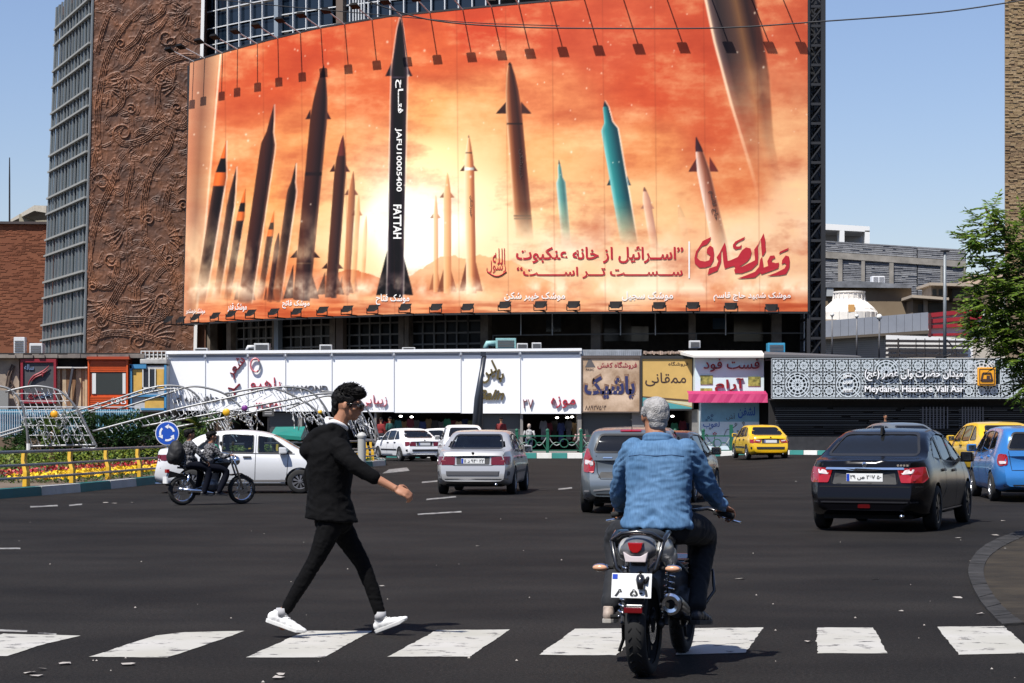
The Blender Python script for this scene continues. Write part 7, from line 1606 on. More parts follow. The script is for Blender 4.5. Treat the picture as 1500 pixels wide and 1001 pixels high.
# --- body plans (x forward, metres)
SEDAN = dict(L=4.40, W=1.70, H=1.42, sill=.20, tumble=.36, top=[(-2.2, .86), (-2.05, .965), (-1.75, .985), (-1.62, 1.0), (-1.0, 1.30), (-.72, 1.385), (-.2, 1.42), (.35, 1.40), (.62, 1.34), (1.28, .97), (1.45, .93), (2.0, .80), (2.2, .66)],
 belt=[(-2.2, .80), (-1.7, .90), (-.8, .90), (.8, .88), (1.5, .84), (2.2, .62)], rear=[(.2, -.06), (.33, .04), (.42, .055), (.55, .04), (.75, -.01), (.86, -.035), (.95, .0), (1.5, 0)], seat=[-.55, .30], cab=(-1.1, 1.15), shelf=.93)
BLACKS = dict(L=4.52, W=1.76, H=1.47, sill=.21, tumble=.40, top=[(-2.26, .88), (-2.16, 1.015), (-1.95, 1.035), (-1.75, 1.06), (-1.0, 1.36), (-.62, 1.44), (-.1, 1.47), (.4, 1.44), (.75, 1.36), (1.5, .99), (1.65, .95), (2.1, .82), (2.26, .66)],
 belt=[(-2.26, .84), (-1.9, .95), (-.8, .94), (.8, .90), (1.5, .86), (2.26, .62)], rear=[(.2, -.05), (.35, .05), (.46, .08), (.60, .055), (.78, .0), (.9, -.03), (1.0, .03), (1.5, 0)], seat=[-.55, .35], cab=(-1.2, 1.35), shelf=.98, round=.24)
HATCH = dict(L=4.25, W=1.77, H=1.49, sill=.20, tumble=.36, top=[(-2.12, .92), (-2.08, 1.08), (-1.95, 1.32), (-1.82, 1.41), (-1.4, 1.46), (-.4, 1.49), (.35, 1.46), (.7, 1.38), (1.45, 1.0), (1.6, .96), (2.0, .84), (2.12, .70)],
 belt=[(-2.12, .90), (-1.8, 1.0), (-.8, .96), (.8, .92), (1.5, .88), (2.12, .64)], rear=[(.2, -.05), (.33, .05), (.45, .08), (.56, .06), (.74, -.005), (.9, -.02), (1.0, .0), (1.4, -.0), (1.5, 0)], seat=[-.65, .30], cab=(-1.8, 1.3), shelf=.98, round=.22)
BLUEH = dict(L=3.95, W=1.64, H=1.49, sill=.20, tumble=.33, top=[(-1.97, .90), (-1.93, 1.05), (-1.80, 1.30), (-1.66, 1.40), (-1.3, 1.46), (-.4, 1.49), (.35, 1.46), (.7, 1.38), (1.35, 1.0), (1.5, .96), (1.85, .84), (1.97, .70)],
 belt=[(-1.97, .88), (-1.7, .96), (-.8, .93), (.8, .90), (1.4, .86), (1.97, .64)], rear=[(.2, -.05), (.33, .06), (.45, .08), (.56, .06), (.74, -.005), (.9, -.02), (1.0, .0), (1.4, -.0), (1.5, 0)], seat=[-.60, .30], cab=(-1.6, 1.2), shelf=.96, round=.20)
def common(c, S, paint, glass, wheel, side_win, rearwin, rim=M_RIM, spokes=8, hub=.62, doors=(), handles=(), mirror=(.95, 1.0), cut=True):
 r, xf, xr = wheel; tr = c.W-.17
 for x in (xf, xr):
  pl = [(x+(r+.05)*math.cos(a), r+(r+.05)*math.sin(a)) for a in np.linspace(0, 2*PI, 33)[:-1]]
  for ax in 'lR':
   c.hole(pl, ax)
 wins = []
 for poly in side_win:
  for ax in 'lR':
   if cut: c.hole(roundpoly(poly, .04), ax)
 if cut: c.hole(roundpoly(rearwin, .07), 'r'); c.hole(roundpoly(S['screen'], .08), 'f')
 c.finish(paint)
 for poly in side_win:
  for ax in 'lR': c.patch('side_window', poly, ax, glass, off=-.008 if cut else .003, depth=0, r=.03)
 c.patch('rear_window', rearwin, 'r', S.get('rglass', glass), off=-.006 if cut else .003, depth=0, r=.06)
 c.strip('window_seal', [tuple(q) for q in roundpoly(rearwin, .07)+roundpoly(rearwin, .07)[:1]], 'r', .035, M_RUB, off=.003)
 for poly in side_win:
  for ax in 'lR': c.strip('window_seal', [tuple(q) for q in roundpoly(poly, .04)+roundpoly(poly, .04)[:1]], ax, .022, M_RUB, off=.003)
 c.patch('windscreen', S['screen'], 'f', glass, off=-.006 if cut else .003, depth=0, r=.07)
 c.wheels(xf, xr, r, tr, rim, spokes, hub)
 for pts in doors:
  for ax in 'lR': c.strip('door_seam', pts, ax, .012, M_UND)
 for (x, z) in handles:
  for ax in 'lR': c.patch('door_handle', [(x-.09, z-.018), (x+.09, z-.018), (x+.09, z+.018), (x-.09, z+.018)], ax, S.get('hm', M_RUB), off=.03, depth=.03, r=.012)
 for sy in (1, -1):
  x, z = mirror; y = abs(c.proj((x, z), 'l').y)*sy; m1 = MB(); m1.prism([(x-.10, z-.02), (x+.08, z-.01), (x+.06, z+.13), (x-.10, z+.14)], min(y+sy*.03, y+sy*.22), max(y+sy*.03, y+sy*.22)); mi = m1.build('door_mirror', S.get('mm', paint), c.t, bevel=.03)
  MB().box(x-.03, x+.05, min(y-sy*.03, y+sy*.06), max(y-sy*.03, y+sy*.06), z, z+.04).build('mirror_stalk', M_RUB, mi)
  MB().box(x-.112, x-.102, min(y+sy*.05, y+sy*.2), max(y+sy*.05, y+sy*.2), z+.005, z+.115).build('mirror_glass', M_CHR, mi)
 for sy in (1, -1):
  c.patch('headlight', [(sy*(c.W/2-.42), .62), (sy*(c.W/2-.12), .62), (sy*(c.W/2-.12), .74), (sy*(c.W/2-.42), .72)], 'f', M_HLP, off=.01)
 c.patch('grille', [(-.4, .58), (.4, .58), (.42, .70), (-.42, .70)], 'f', M_RUB, off=.008)
 m1 = MB(); m1.box(-c.L/2+.25, c.L/2-.25, -c.W*.36, c.W*.36, .18, .27); m1.build('underside', M_UND, c.t)
 interior(c, S, S.get('seatm'))
 m1 = MB(); m1.tube([(-c.L/2+.3, -.5*c.W*.6, .24), (-c.L/2+.0, -.5*c.W*.6, .23)], .028, 10); m1.build('exhaust_pipe', M_CHR, c.t, smooth=True)
def sedan(name, lab, cat, paint, spec_extra=None, glass=None, tl=M_TL, lower=None, plate_txt='', strips=True, group=None, rim=M_RIM, taxi=False, kind='pars', spokes=8):
 S = dict(SEDAN); S['screen'] = [(-.64, .99), (.64, .99), (.53, 1.31), (-.53, 1.31)]; S.update(spec_extra or {})
 c = Car(S, name, lab, cat, group); g_ = glass or glass_mat('car_glass', (.16, .2, .22), .5)
 sw = [[(-.52, .94), (.24, .92), (.24, 1.32), (-.32, 1.335), (-.52, 1.32)], [(.33, .92), (1.10, .91), (.62, 1.27), (.33, 1.315)], [(-1.16, .955), (-.60, .945), (-.60, 1.31), (-.78, 1.28)]]
 k = S['H']/1.42
 if k != 1:
  sw = [[(x, z*k) for x, z in p] for p in sw]
 rw = [(-.60, 1.02*k), (.60, 1.02*k), (.50, 1.315*k), (-.50, 1.315*k)]
 if k != 1: S['screen'] = [(y, z*k) for y, z in S['screen']]
 common(c, S, paint, g_, (.30, 1.36, -1.29), sw, rw, rim=rim, spokes=spokes, doors=[[(.285, 1.33), (.285, .90), (.27, .28)], [(-.56, .92), (-.57, .60), (-.80, .62)][:2], [(1.02, .88), (.99, .5), (.95, .30)], [(-.56, .60), (-.85, .45)]], handles=[(.12, .80), (-.72, .81)], mirror=(.92, .93*k))
 for sy in (1, -1):
  if kind == 'taxi': c.patch('tail_light', [(sy*.38, .80), (sy*.80, .82), (sy*.81, .68), (sy*.42, .70)], 'r', tl, off=.012);
  else: c.patch('tail_light', [(sy*.40, .84), (sy*.79, .84), (sy*.80, .66), (sy*.40, .66)], 'r', tl, off=.012)
  if kind == 'taxi': c.patch('tail_lens', [(sy*.44, .785), (sy*.62, .80), (sy*.62, .765), (sy*.44, .745)], 'r', M_TLW, off=.018)
  c.patch('tail_light', [(-2.12, .83), (-2.0, .83), (-2.02, .67), (-2.12, .67)], 'l' if sy > 0 else 'R', tl, off=.01)
 c.strip('boot_seam', [(-.66, .95), (-.64, .70), (-.40, .645), (.40, .645), (.64, .70), (.66, .95)], 'r', .012, M_UND)
 c.patch('bumper_strip', [(-.78, .43), (.78, .43), (.79, .52), (-.79, .52)], 'r', lower or M_RUB, off=.014, r=.03)
 for ax in 'lR': c.patch('side_moulding', [(-.95, .47), (.97, .47), (.97, .53), (-.95, .53)], ax, lower or M_RUB, off=.010, r=.01)
 c.patch('plate_recess', [(-.37, .835), (.37, .835), (.36, .665), (-.36, .665)], 'r', mat('recess_dark', (.03, .03, .03), .6), off=.004)
 plate(c, 0, .745, .52, .115, plate_txt)
 c.strip('bright_trim', [(-.76, .35), (.76, .35)], 'r', .02, paint if kind != 'pars' else M_CHR, off=.006)
 m1 = MB(); p_ = c.proj((0, .90), 'r', .012); m1.lathe([(.035, -.006), (.035, .006)], p_, (1, 0, 0), 14); m1.build('badge', M_UND, c.t)
 return c
# 1 black modern saloon
S = dict(BLACKS); S['screen'] = [(-.66, 1.02), (.66, 1.02), (.54, 1.37), (-.54, 1.37)]; BLK = mat('paint_black', (.003, .003, .0045), .2, spec=.22, coat=.12); S['rglass'] = glass_mat('glass_smoked', (.04, .04, .05), .12)
c = Car(S, 'parked_car', 'glossy black saloon seen from behind with a chrome boot strip and smoked rear window', 'car'); c.t.name = 'saloon_car'
common(c, S, BLK, glass_mat('glass_dark', (.08, .07, .06), .3), (.325, 1.42, -1.30), [[(-.50, 1.0), (.34, .965), (.34, 1.375), (-.2, 1.395), (-.50, 1.365)], [(.43, .965), (1.32, .955), (.80, 1.29), (.43, 1.365)], [(-1.22, 1.05), (-.58, 1.005), (-.58, 1.345), (-.86, 1.28)]],
       [(-.66, 1.09), (.66, 1.09), (.53, 1.40), (-.53, 1.40)], rim=mat('dark_alloy', (.06, .06, .065), .3, .7), spokes=7, hub=.68, doors=[[(.385, 1.37), (.385, .95), (.37, .28)], [(-.54, .98), (-.55, .60), (-.82, .45)], [(1.12, .94), (1.09, .5), (1.05, .30)]], handles=[(.2, .84), (-.70, .86)], mirror=(1.05, .97))
for sy in (1, -1):
 tlp = c.patch('tail_light', [(sy*.46, .90), (sy*.80, .925), (sy*.84, .76), (sy*.79, .70), (sy*.52, .70)], 'r', M_TL, off=.014)
 c.patch('tail_lens', [(sy*.50, .875), (sy*.68, .89), (sy*.66, .825), (sy*.53, .815)], 'r', M_TLW, off=.02, par=tlp)
 c.patch('tail_light', [(-2.2, .90), (-1.98, .92), (-2.06, .76), (-2.2, .72)], 'l' if sy > 0 else 'R', M_TL, off=.012)
c.patch('chrome_strip', [(-.56, .885), (.56, .885), (.55, .915), (-.55, .915)], 'r', M_CHR, off=.02, r=.01)
c.patch('plate_recess', [(-.42, .875), (.42, .875), (.46, .68), (-.46, .68)], 'r', mat('recess_black', (.006, .006, .006), .5), off=.003)
plate(c, 0, .775, .52, .115, '۲۹ ص ۲۶۷ ۵۰'); c.strip('boot_seam', [(-.50, 1.02), (-.47, .69), (.47, .69), (.50, 1.02)], 'r', .01, M_UND); c.strip('bumper_seam', [(-.80, .645), (.80, .645)], 'r', .012, M_UND)
c.strip('chrome_sill', [(-1.0, .285), (1.05, .285)], 'R', .018, M_CHR, off=.012); c.strip('bumper_crease', [(-.74, .43), (.74, .43)], 'r', .02, mat('dark_trim', (.03, .03, .035), .3), off=.008)
c.patch('reflector', [(-.09, .345), (.09, .345), (.085, .40), (-.085, .40)], 'r', M_TLD, off=.01)
m1 = MB(); p_ = c.proj((0, .955), 'r', .01); m1.ell(p_, (.01, .035, .04), 10, 6); m1.build('badge', M_CHR, c.t)
m1 = MB(); zc = 1.452; m1.prism([(-1.02, 1.375), (-.78, 1.425), (-.93, 1.50), (-1.0, 1.49)], -.015, .015); m1.build('aerial_fin', M_UND, c.t)
m1 = MB(); px_ = c.proj((-.49, .95), 'r', .006); [m1.box(px_.x-.006, px_.x, -.62+k*.045, -.59+k*.045, .935, .962) for k in range(4)]; m1.build('model_badge', M_CHR, c.t, kind='stuff')
place(c.t, 5.82, 31.15, 21.5)
# 2 silver saloon (centre)
SIL = carpaint('paint_silver', (.42, .42, .42), .35, .3, .5)
c = sedan('saloon_car', 'dusty silver saloon seen from behind with cream towels on the rear shelf', 'car', SIL, None, glass_mat('glass_clear_grey', (.26, .31, .33), .75), M_TLD, mat('bumper_dark_grey', (.05, .05, .055), .5), '۱۱ د ۹۴۶ ۲۲'); place(c.t, -.63, 46.9, 6)
for sy in (-.42, .38):
 m1 = MB()
 for k in range(5): m1.ell((-1.3+random.uniform(-.05, .05), sy+(k-2)*.09, .965+random.uniform(0, .03)), (.09, .07, .05), 8, 6)
 tag(m1.build('folded_towel', mat('towel_cream', (.6, .58, .5), .95), None, smooth=True), 'cream towel bunched on the %s of the silver saloon rear shelf' % ('right' if sy < 0 else 'left'), 'towel', 'towels on the rear shelf'); o = COL.objects['folded_towel' if 'folded_towel.001' not in COL.objects else 'folded_towel.001']; o.matrix_world = c.t.matrix_basis
# 3 white saloon at the far left of the road
WHT = carpaint('paint_white', (.72, .73, .74), 0, .3, .5); LG = mat('bumper_light', (.40, .41, .42), .5)
c = sedan('saloon_car', 'white saloon with a black rubbing strip turning away beyond the island tip', 'car', WHT, None, glass_mat('glass_blue', (.10, .16, .22), .4), M_TLD, None, '', spokes=10); place(c.t, -4.62, 89.9, -24)
c = sedan('saloon_car', 'tall white car half hidden behind the dusty silver saloon', 'car', WHT, {'H': 1.56, 'top': [(x, z*1.1) for x, z in SEDAN['top']], 'belt': [(x, z*1.08) for x, z in SEDAN['belt']]}, glass_mat('glass_deep', (.05, .06, .07), .3), M_TLD, WHT, ''); place(c.t, -1.85, 76.5, -5)
c = sedan('saloon_car', 'small white car side on, glimpsed between the two white cars', 'car', WHT, None, glass_mat('glass_blue'), M_TLD, WHT, ''); place(c.t, -3.3, 94.4, -62)
# 4 taxis
YEL = carpaint('paint_taxi', (.68, .42, .008), 0, .3, .5)
c = sedan('taxi', 'yellow taxi driving off alone in front of the painted kiosk wall', 'taxi', YEL, None, glass_mat('glass_deep'), M_TL, None, '', kind='taxi', group='yellow taxis'); place(c.t, PX(1135, 84)-.35, 86.2, -5)
c = sedan('taxi', 'yellow taxi cut off by the picture edge behind the bright blue hatchback', 'taxi', YEL, None, glass_mat('glass_deep'), M_TL, None, '', kind='taxi', group='yellow taxis'); place(c.t, PX(1466, 51.5)+.38, 53.9, -2.5)
# 5 grey saloon behind
GRY = carpaint('paint_grey', (.16, .18, .19), .3, .3, .4)
c = sedan('saloon_car', 'old dark grey saloon mostly hidden behind the black saloon', 'car', GRY, None, glass_mat('glass_blue'), M_TL, None, ''); place(c.t, PX(1350, 62)-.3, 64.6, -16)
# 6 silver blue hatchback
SB = carpaint('paint_silver_blue', (.14, .165, .185), .4, .3, .5)
S = dict(HATCH); S['screen'] = [(-.66, 1.04), (.66, 1.04), (.54, 1.39), (-.54, 1.39)]; S['rglass'] = glass_mat('glass_deep'); c = Car(S, 'hatchback_car', 'silver grey hatchback with tall red tail lights, partly hidden by the denim rider', 'car')
common(c, S, SB, glass_mat('glass_deep'), (.32, 1.32, -1.30), [[(-.62, 1.03), (.28, .985), (.28, 1.39), (-.3, 1.415), (-.62, 1.41)], [(.37, .985), (1.25, .975), (.74, 1.31), (.37, 1.38)], [(-1.38, 1.10), (-.70, 1.035), (-.70, 1.40), (-1.2, 1.36)]],
       [(-.62, 1.06), (.62, 1.06), (.52, 1.36), (-.52, 1.36)], spokes=7, hub=.66, doors=[[(.325, 1.40), (.325, .95), (.31, .28)], [(-.66, 1.0), (-.67, .60), (-.90, .5)], [(1.05, .95), (1.02, .5), (.98, .30)]], handles=[(.14, .86), (-.80, .90)], mirror=(.98, 1.0))
for sy in (1, -1):
 tlp = c.patch('tail_light', [(sy*.67, 1.0), (sy*.71, 1.12), (sy*.75, 1.12), (sy*.79, .98), (sy*.80, .72), (sy*.62, .70), (sy*.60, .88)], 'r', M_TL, off=.014, r=.03)
 c.patch('tail_lens', [(sy*.63, .90), (sy*.77, .93), (sy*.77, .85), (sy*.63, .83)], 'r', M_TLW, off=.02, par=tlp)
c.patch('tailgate_panel', [(-.50, .72), (.50, .72), (.55, .62), (-.55, .62)], 'r', mat('recess_dark'), off=.003); c.strip('tailgate_seam', [(-.58, 1.0), (-.56, .72), (-.50, .60), (.50, .60), (.56, .72), (.58, 1.0)], 'r', .012, M_UND)
c.patch('bumper_crease', [(-.80, .40), (-.42, .44), (.42, .44), (.80, .40), (.80, .37), (.42, .41), (-.42, .41), (-.80, .37)], 'r', SIL, off=.006, r=0); c.patch('high_brake_light', [(-.18, 1.40), (.18, 1.40), (.18, 1.43), (-.18, 1.43)], 'r', M_TL, off=.02)
plate(c, 0, .49, .50, .115, '۱۴ ب ۳۱۷'); c.patch('lower_bumper', [(-.76, .26), (.76, .26), (.78, .35), (-.78, .35)], 'r', M_RUB, off=.006); MB().tube([(-1.5, .0, 1.46), (-1.72, 0, 1.62)], .008, 5).build('aerial', M_RUB, c.t); c.strip('tailgate_trim', [(.30, .965), (.46, .965)], 'r', .02, M_CHR, off=.01)
place(c.t, 2.27, 37.1, 7)
c = sedan('saloon_car', 'dark brown saloon just beyond the silver grey hatchback, right of the denim rider', 'car', carpaint('paint_dark_brown', (.018, .014, .012), .1, .25, .5), None, glass_mat('glass_deep'), M_TLD, None, ''); place(c.t, 3.15, 42.1, 15)
# 7 bright blue hatchback
BLU = carpaint('paint_blue', (.035, .19, .50), .15, .25, .7)
S = dict(BLUEH); S['screen'] = [(-.62, 1.04), (.62, 1.04), (.50, 1.38), (-.50, 1.38)]; S['rglass'] = glass_mat('glass_deep'); S['hm'] = BLU; S['seatm'] = mat('seat_yellow', (.5, .38, .02), .9); c = Car(S, 'hatchback_car', 'bright blue hatchback cut off by the right picture edge', 'car')
S['rglass'] = glass_mat('glass_tinted', (.14, .16, .16), .5)
common(c, S, BLU, glass_mat('glass_deep'), (.29, 1.22, -1.18), [[(-.56, 1.0), (.25, .96), (.25, 1.38), (-.3, 1.405), (-.56, 1.40)], [(.34, .96), (1.15, .955), (.70, 1.31), (.34, 1.37)], [(-1.28, 1.06), (-.64, 1.01), (-.64, 1.39), (-1.08, 1.35)]],
       [(-.60, 1.03), (.60, 1.03), (.47, 1.36), (-.47, 1.36)], spokes=5, hub=.62, doors=[[(.295, 1.38), (.295, .95), (.28, .28)], [(-.6, 1.0), (-.61, .60), (-.80, .5)], [(1.0, .93), (.97, .5), (.93, .30)]], handles=[(.10, .84), (-.74, .88)], mirror=(.92, .98))
for sy in (1, -1):
 tlp = c.patch('tail_light', [(sy*.60, .93), (sy*.73, .95), (sy*.76, .80), (sy*.74, .70), (sy*.60, .72)], 'r', M_TL, off=.016, r=.05); c.patch('tail_lens', [(sy*.63, .80), (sy*.73, .80), (sy*.72, .74), (sy*.63, .75)], 'r', M_TLW, off=.022, par=tlp)
 c.patch('tail_light', [(-1.88, .94), (-1.74, .92), (-1.74, .72), (-1.88, .72)], 'l' if sy > 0 else 'R', M_TL, off=.012)
c.strip('tailgate_seam', [(-.58, 1.0), (-.52, .62), (.52, .62), (.58, 1.0)], 'r', .012, M_UND); c.strip('wiper', [(.05, 1.06), (-.38, 1.10)], 'r', .02, M_UND, off=.02); c.patch('high_brake_light', [(-.16, 1.41), (.16, 1.41), (.16, 1.44), (-.16, 1.44)], 'r', M_TL, off=.02)
m1 = MB(); p_ = c.proj((0, .86), 'r', .012); m1.lathe([(.05, -.006), (.05, .006)], p_, (1, 0, 0), 16); m1.build('badge', M_CHR, c.t); c.patch('fog_lamp', [(-.09, .555), (.09, .555), (.07, .60), (-.07, .60)], 'r', M_TLD, off=.01)
plate(c, 0, .42, .52, .115, '۱۴ ص ۵۱۸'); c.patch('lower_bumper', [(-.66, .30), (.66, .30), (.68, .34), (-.68, .34)], 'r', M_RUB, off=.006)
place(c.t, PX(1499, 40.5)+.38, 42.2, 4)
# 8 white hatch / notchback beside the island
GW = carpaint('paint_dusty_white', (.60, .61, .62), .05, .35, .35)
S = dict(SEDAN); S.update(L=4.05, H=1.50, top=[(-2.02, .90), (-1.95, 1.04), (-1.70, 1.07), (-1.50, 1.11), (-.95, 1.40), (-.6, 1.475), (-.1, 1.50), (.35, 1.46), (.65, 1.37), (1.35, .99), (1.5, .95), (1.9, .82), (2.02, .70)], belt=[(-2.02, .86), (-1.6, .97), (-.7, .95), (.8, .90), (1.4, .86), (2.02, .62)], cab=(-1.1, 1.2))
S['screen'] = [(-.60, 1.02), (.60, 1.02), (.50, 1.38), (-.50, 1.38)]; c = Car(S, 'saloon_car', 'dusty white saloon side on beside the island, facing right', 'car')
common(c, S, GW, glass_mat('glass_clear_grey'), (.285, 1.24, -1.16), [[(-.50, .985), (.20, .965), (.20, 1.38), (-.28, 1.41), (-.50, 1.40)], [(.30, .965), (1.08, .955), (.62, 1.32), (.30, 1.375)], [(-1.10, 1.06), (-.58, 1.0), (-.58, 1.385), (-.80, 1.31)]], [(-.58, 1.14), (.58, 1.14), (.47, 1.42), (-.47, 1.42)],
       rim=mat('steel_rim', (.16, .16, .17), .4, .5), spokes=9, doors=[[(.25, 1.40), (.25, .95), (.23, .27)], [(-.54, .98), (-.55, .60), (-.78, .45)], [(.98, .93), (.95, .5), (.92, .28)]], handles=[(.06, .86), (-.68, .88)], mirror=(.88, .96))
for sy in (1, -1):
 c.patch('tail_light', [(sy*.52, .90), (sy*.78, .92), (sy*.80, .78), (sy*.56, .76)], 'r', M_TLD, off=.012); c.patch('tail_light', [(-1.95, .92), (-1.87, .92), (-1.90, .80), (-1.95, .78)], 'l' if sy > 0 else 'R', M_TLD, off=.012)
for ax in 'lR': c.strip('sill_strip', [(-.85, .30), (.92, .30)], ax, .05, mat('sill_grey', (.20, .19, .18), .9), off=.004); c.strip('belt_trim', [(-1.12, .965), (1.12, .935)], ax, .02, M_RUB, off=.005)  # grey strip low along both sills, black trim at the belt
plate(c, 0, .78, .50, .11, ''); c.strip('bumper_seam', [(-.76, .60), (.76, .60)], 'r', .012, M_UND)
place(c.t, PX(358, 46.0), 46.6, 88); c.t.scale = (1, 1, .945)
# ================================================================ PEOPLE AND MOTORCYCLES
from mathutils import noise as MN
def frame(up, fwd):
 up = up.normalized(); r = fwd.cross(up).normalized(); f = up.cross(r).normalized()
 return Matrix((r, f, up)).transposed()          # columns: right, forward, up
def chain(mb, pts, rs, n=12, sub=5):
 pts = [Vector(p) for p in pts]; out, ro = [], []
 pp = [tuple(p)+(r,) for p, r in zip(pts, rs)]
 sp = smoothpath(pp, sub); mb.tube([Vector(q[:3]) for q in sp], [q[3] for q in sp], n)
 for p, r in ((pts[0], rs[0]), (pts[-1], rs[-1])): mb.ell(p, (r, r, r), n, 8)
def remesh(mb, name, m, par, voxel=.008, smooth=6, fold=None, subd=False):
 me = mb.mesh(name); o = link(name, me, None, par)
 mods_to_mesh(o, [('REMESH', dict(mode='VOXEL', voxel_size=voxel)), ('SMOOTH', dict(factor=.5, iterations=smooth))], name)
 me = o.data
 if fold:
  b = bmesh.new(); b.from_mesh(me); b.normal_update()
  for v in b.verts: v.co += v.normal*fold(v.co)
  b.to_mesh(me); b.free()
 me.materials.append(m); me.polygons.foreach_set('use_smooth', [True]*len(me.polygons)); return o
def folds(amp, sc=(9, 9, 16), ridge=True, seed=0, fine=.25):
 def f(c):
  q = Vector((c.x*sc[0]+seed, c.y*sc[1], c.z*sc[2])); w_ = Vector((MN.noise(q*.35+Vector((5, 0, 0))), MN.noise(q*.35), MN.noise(q*.35+Vector((0, 9, 0)))))
  n = MN.noise(q+w_*1.6); n2 = MN.noise(q*2.3+w_*3+Vector((7, 3, 1)))
  if ridge: n = (1-abs(n)*2.6)*.5; n2 = (1-abs(n2)*2.4)*.5
  return amp*(n+fine*n2)
 return f
SKIN = mat('skin', (.36, .17, .10), .55, var=.12, vscale=14, spec=.35); SKIN2 = mat('skin_tan', (.30, .14, .08), .55, var=.15, vscale=14, spec=.35)
def hand(mb, wrist, d, up, side, L=.18, curl=.5, spread=.1):
 """five fingered hand: d forward, up = back of the hand normal, side = thumb side"""
 d = d.normalized(); up = (up-d*up.dot(d)).normalized(); s_ = (side-d*side.dot(d)-up*side.dot(up)).normalized(); k = L/.18
 palm = wrist+d*.055*k
 R = Matrix((s_, d, up)).transposed(); mb.ell(palm, (.040*k, .055*k, .017*k), 12, 8, R); mb.tube([wrist-d*.03*k, wrist+d*.02*k], [.026*k, .026*k], 10)
 for i, (o, l) in enumerate(((.028, .072), (.010, .082), (-.009, .076), (-.027, .058))):
  p = palm+s_*o*k+d*.040*k; a = 0; pts = [p-d*.03*k, p]; dd = d+s_*(o*spread*8)
  for j, f in enumerate((.42, .33, .25)):
   a += curl*(.8 if j == 0 else 1.0); v = (dd.normalized()*math.cos(a)-up*math.sin(a)); p = p+v*l*f*k*1.15; pts.append(p)
  mb.tube(pts, [.0095*k, .0095*k, .009*k, .0085*k, .0075*k], 8); mb.ell(pts[-1], (.0075*k,)*3, 8, 6)
 p = palm+s_*.030*k-d*.03*k; pts = [p, p+(s_*.8+d*.6-up*.3).normalized()*.035*k]; pts.append(pts[-1]+(s_*.25+d*.9-up*(.3+curl*.5)).normalized()*.028*k); pts.append(pts[-1]+(d*.9-s_*.1-up*(.4+curl*.4)).normalized()*.022*k)
 mb.tube(pts, [.014*k, .0115*k, .010*k, .008*k], 8); mb.ell(pts[-1], (.008*k,)*3, 8, 6)
def head(mb, c, R, s=1.0):
 """c = centre of the head, R columns right, forward, up"""
 def e(o, r): mb.ell(c+R @ Vector(o)*s, tuple(q*s for q in r), 16, 12, R)
 e((0, -.012, .018), (.074, .096, .088)); e((0, .022, -.030), (.060, .070, .075)); e((0, .050, -.078), (.034, .036, .030)); e((0, .078, .028), (.050, .022, .022)); e((0, .022, -.06), (.052, .052, .042))
 mb.tube([c+R @ Vector(p)*s for p in ((0, .088, .022), (0, .106, -.008), (0, .114, -.024))], [.009*s, .011*s, .013*s], 8); e((0, .108, -.026), (.015, .012, .010)); e((0, .090, -.048), (.022, .012, .007)); e((0, .087, -.058), (.020, .012, .008))
 for sx in (-1, 1): e((sx*.077, -.008, -.008), (.010, .018, .030)); e((sx*.045, .055, -.022), (.022, .025, .022))
def eyes(c, R, par, s=1.0):
 for sx in (-1, 1):
  m1 = MB(); m1.ell(c+R @ Vector((sx*.031, .083, .004))*s, (.013*s,)*3, 10, 8); o = m1.build('eye', mat('eye_white', (.7, .68, .65), .2), par, smooth=True)
  m1 = MB(); m1.ell(c+R @ Vector((sx*.031, .091, .004))*s, (.007*s,)*3, 8, 6); m1.build('iris', M_UND, o, smooth=True)
def shoe(name, ankle, toe_dir, par, m_up, m_sole, L=.28, up=Vector((0, 0, 1)), pitch=0, h=.10):
 d = toe_dir.normalized(); u = (up-d*up.dot(d)).normalized(); s_ = d.cross(u); k = L/.28
 R = Matrix((s_, d, u)).transposed(); o = ankle-u*h
 def W(a, b, c): return o+d*a*k+s_*b*k+u*c*k
 m1 = MB()
 for a, r, z, zr in ((-.045, .036, .050, .042), (.0, .037, .055, .045), (.05, .040, .048, .040), (.10, .044, .040, .032), (.145, .043, .034, .026), (.18, .034, .030, .020)): m1.ell(W(a, 0, z), (r*k, .045*k, zr*k), 12, 8, R)
 m1.tube([W(-.02, 0, .05), W(-.02, 0, .105)], [.037*k, .036*k], 12)
 up_ = remesh(m1, name, m_up, par, .006, 4)
 prof = [(-.085, .018), (-.07, .034), (-.02, .036), (.05, .040), (.11, .047), (.16, .043), (.20, .026), (.213, 0)]; pts = prof+[(a, -b) for a, b in prof[::-1][1:]]; m1 = MB(); n = len(pts)
 vs_ = [W(a, b, .002+(.012 if a > .17 else 0)) for a, b in pts]+[W(a*1.02, b*1.04, .028+(.008 if a > .17 else 0)) for a, b in pts]; m1.add(vs_, [tuple(range(n))[::-1], tuple(range(n, 2*n))]+[(i, (i+1) % n, (i+1) % n+n, i+n) for i in range(n)])
 m1.build('sole', m_sole, up_, bevel=.004)
 for j in range(4): a = .045+j*.022; m1 = MB(); m1.tube([W(a, -.022, .088-j*.011), W(a+.008, 0, .094-j*.011), W(a, .022, .088-j*.011)], .0035, 5); m1.build('lace', m_sole, up_)
 return up_
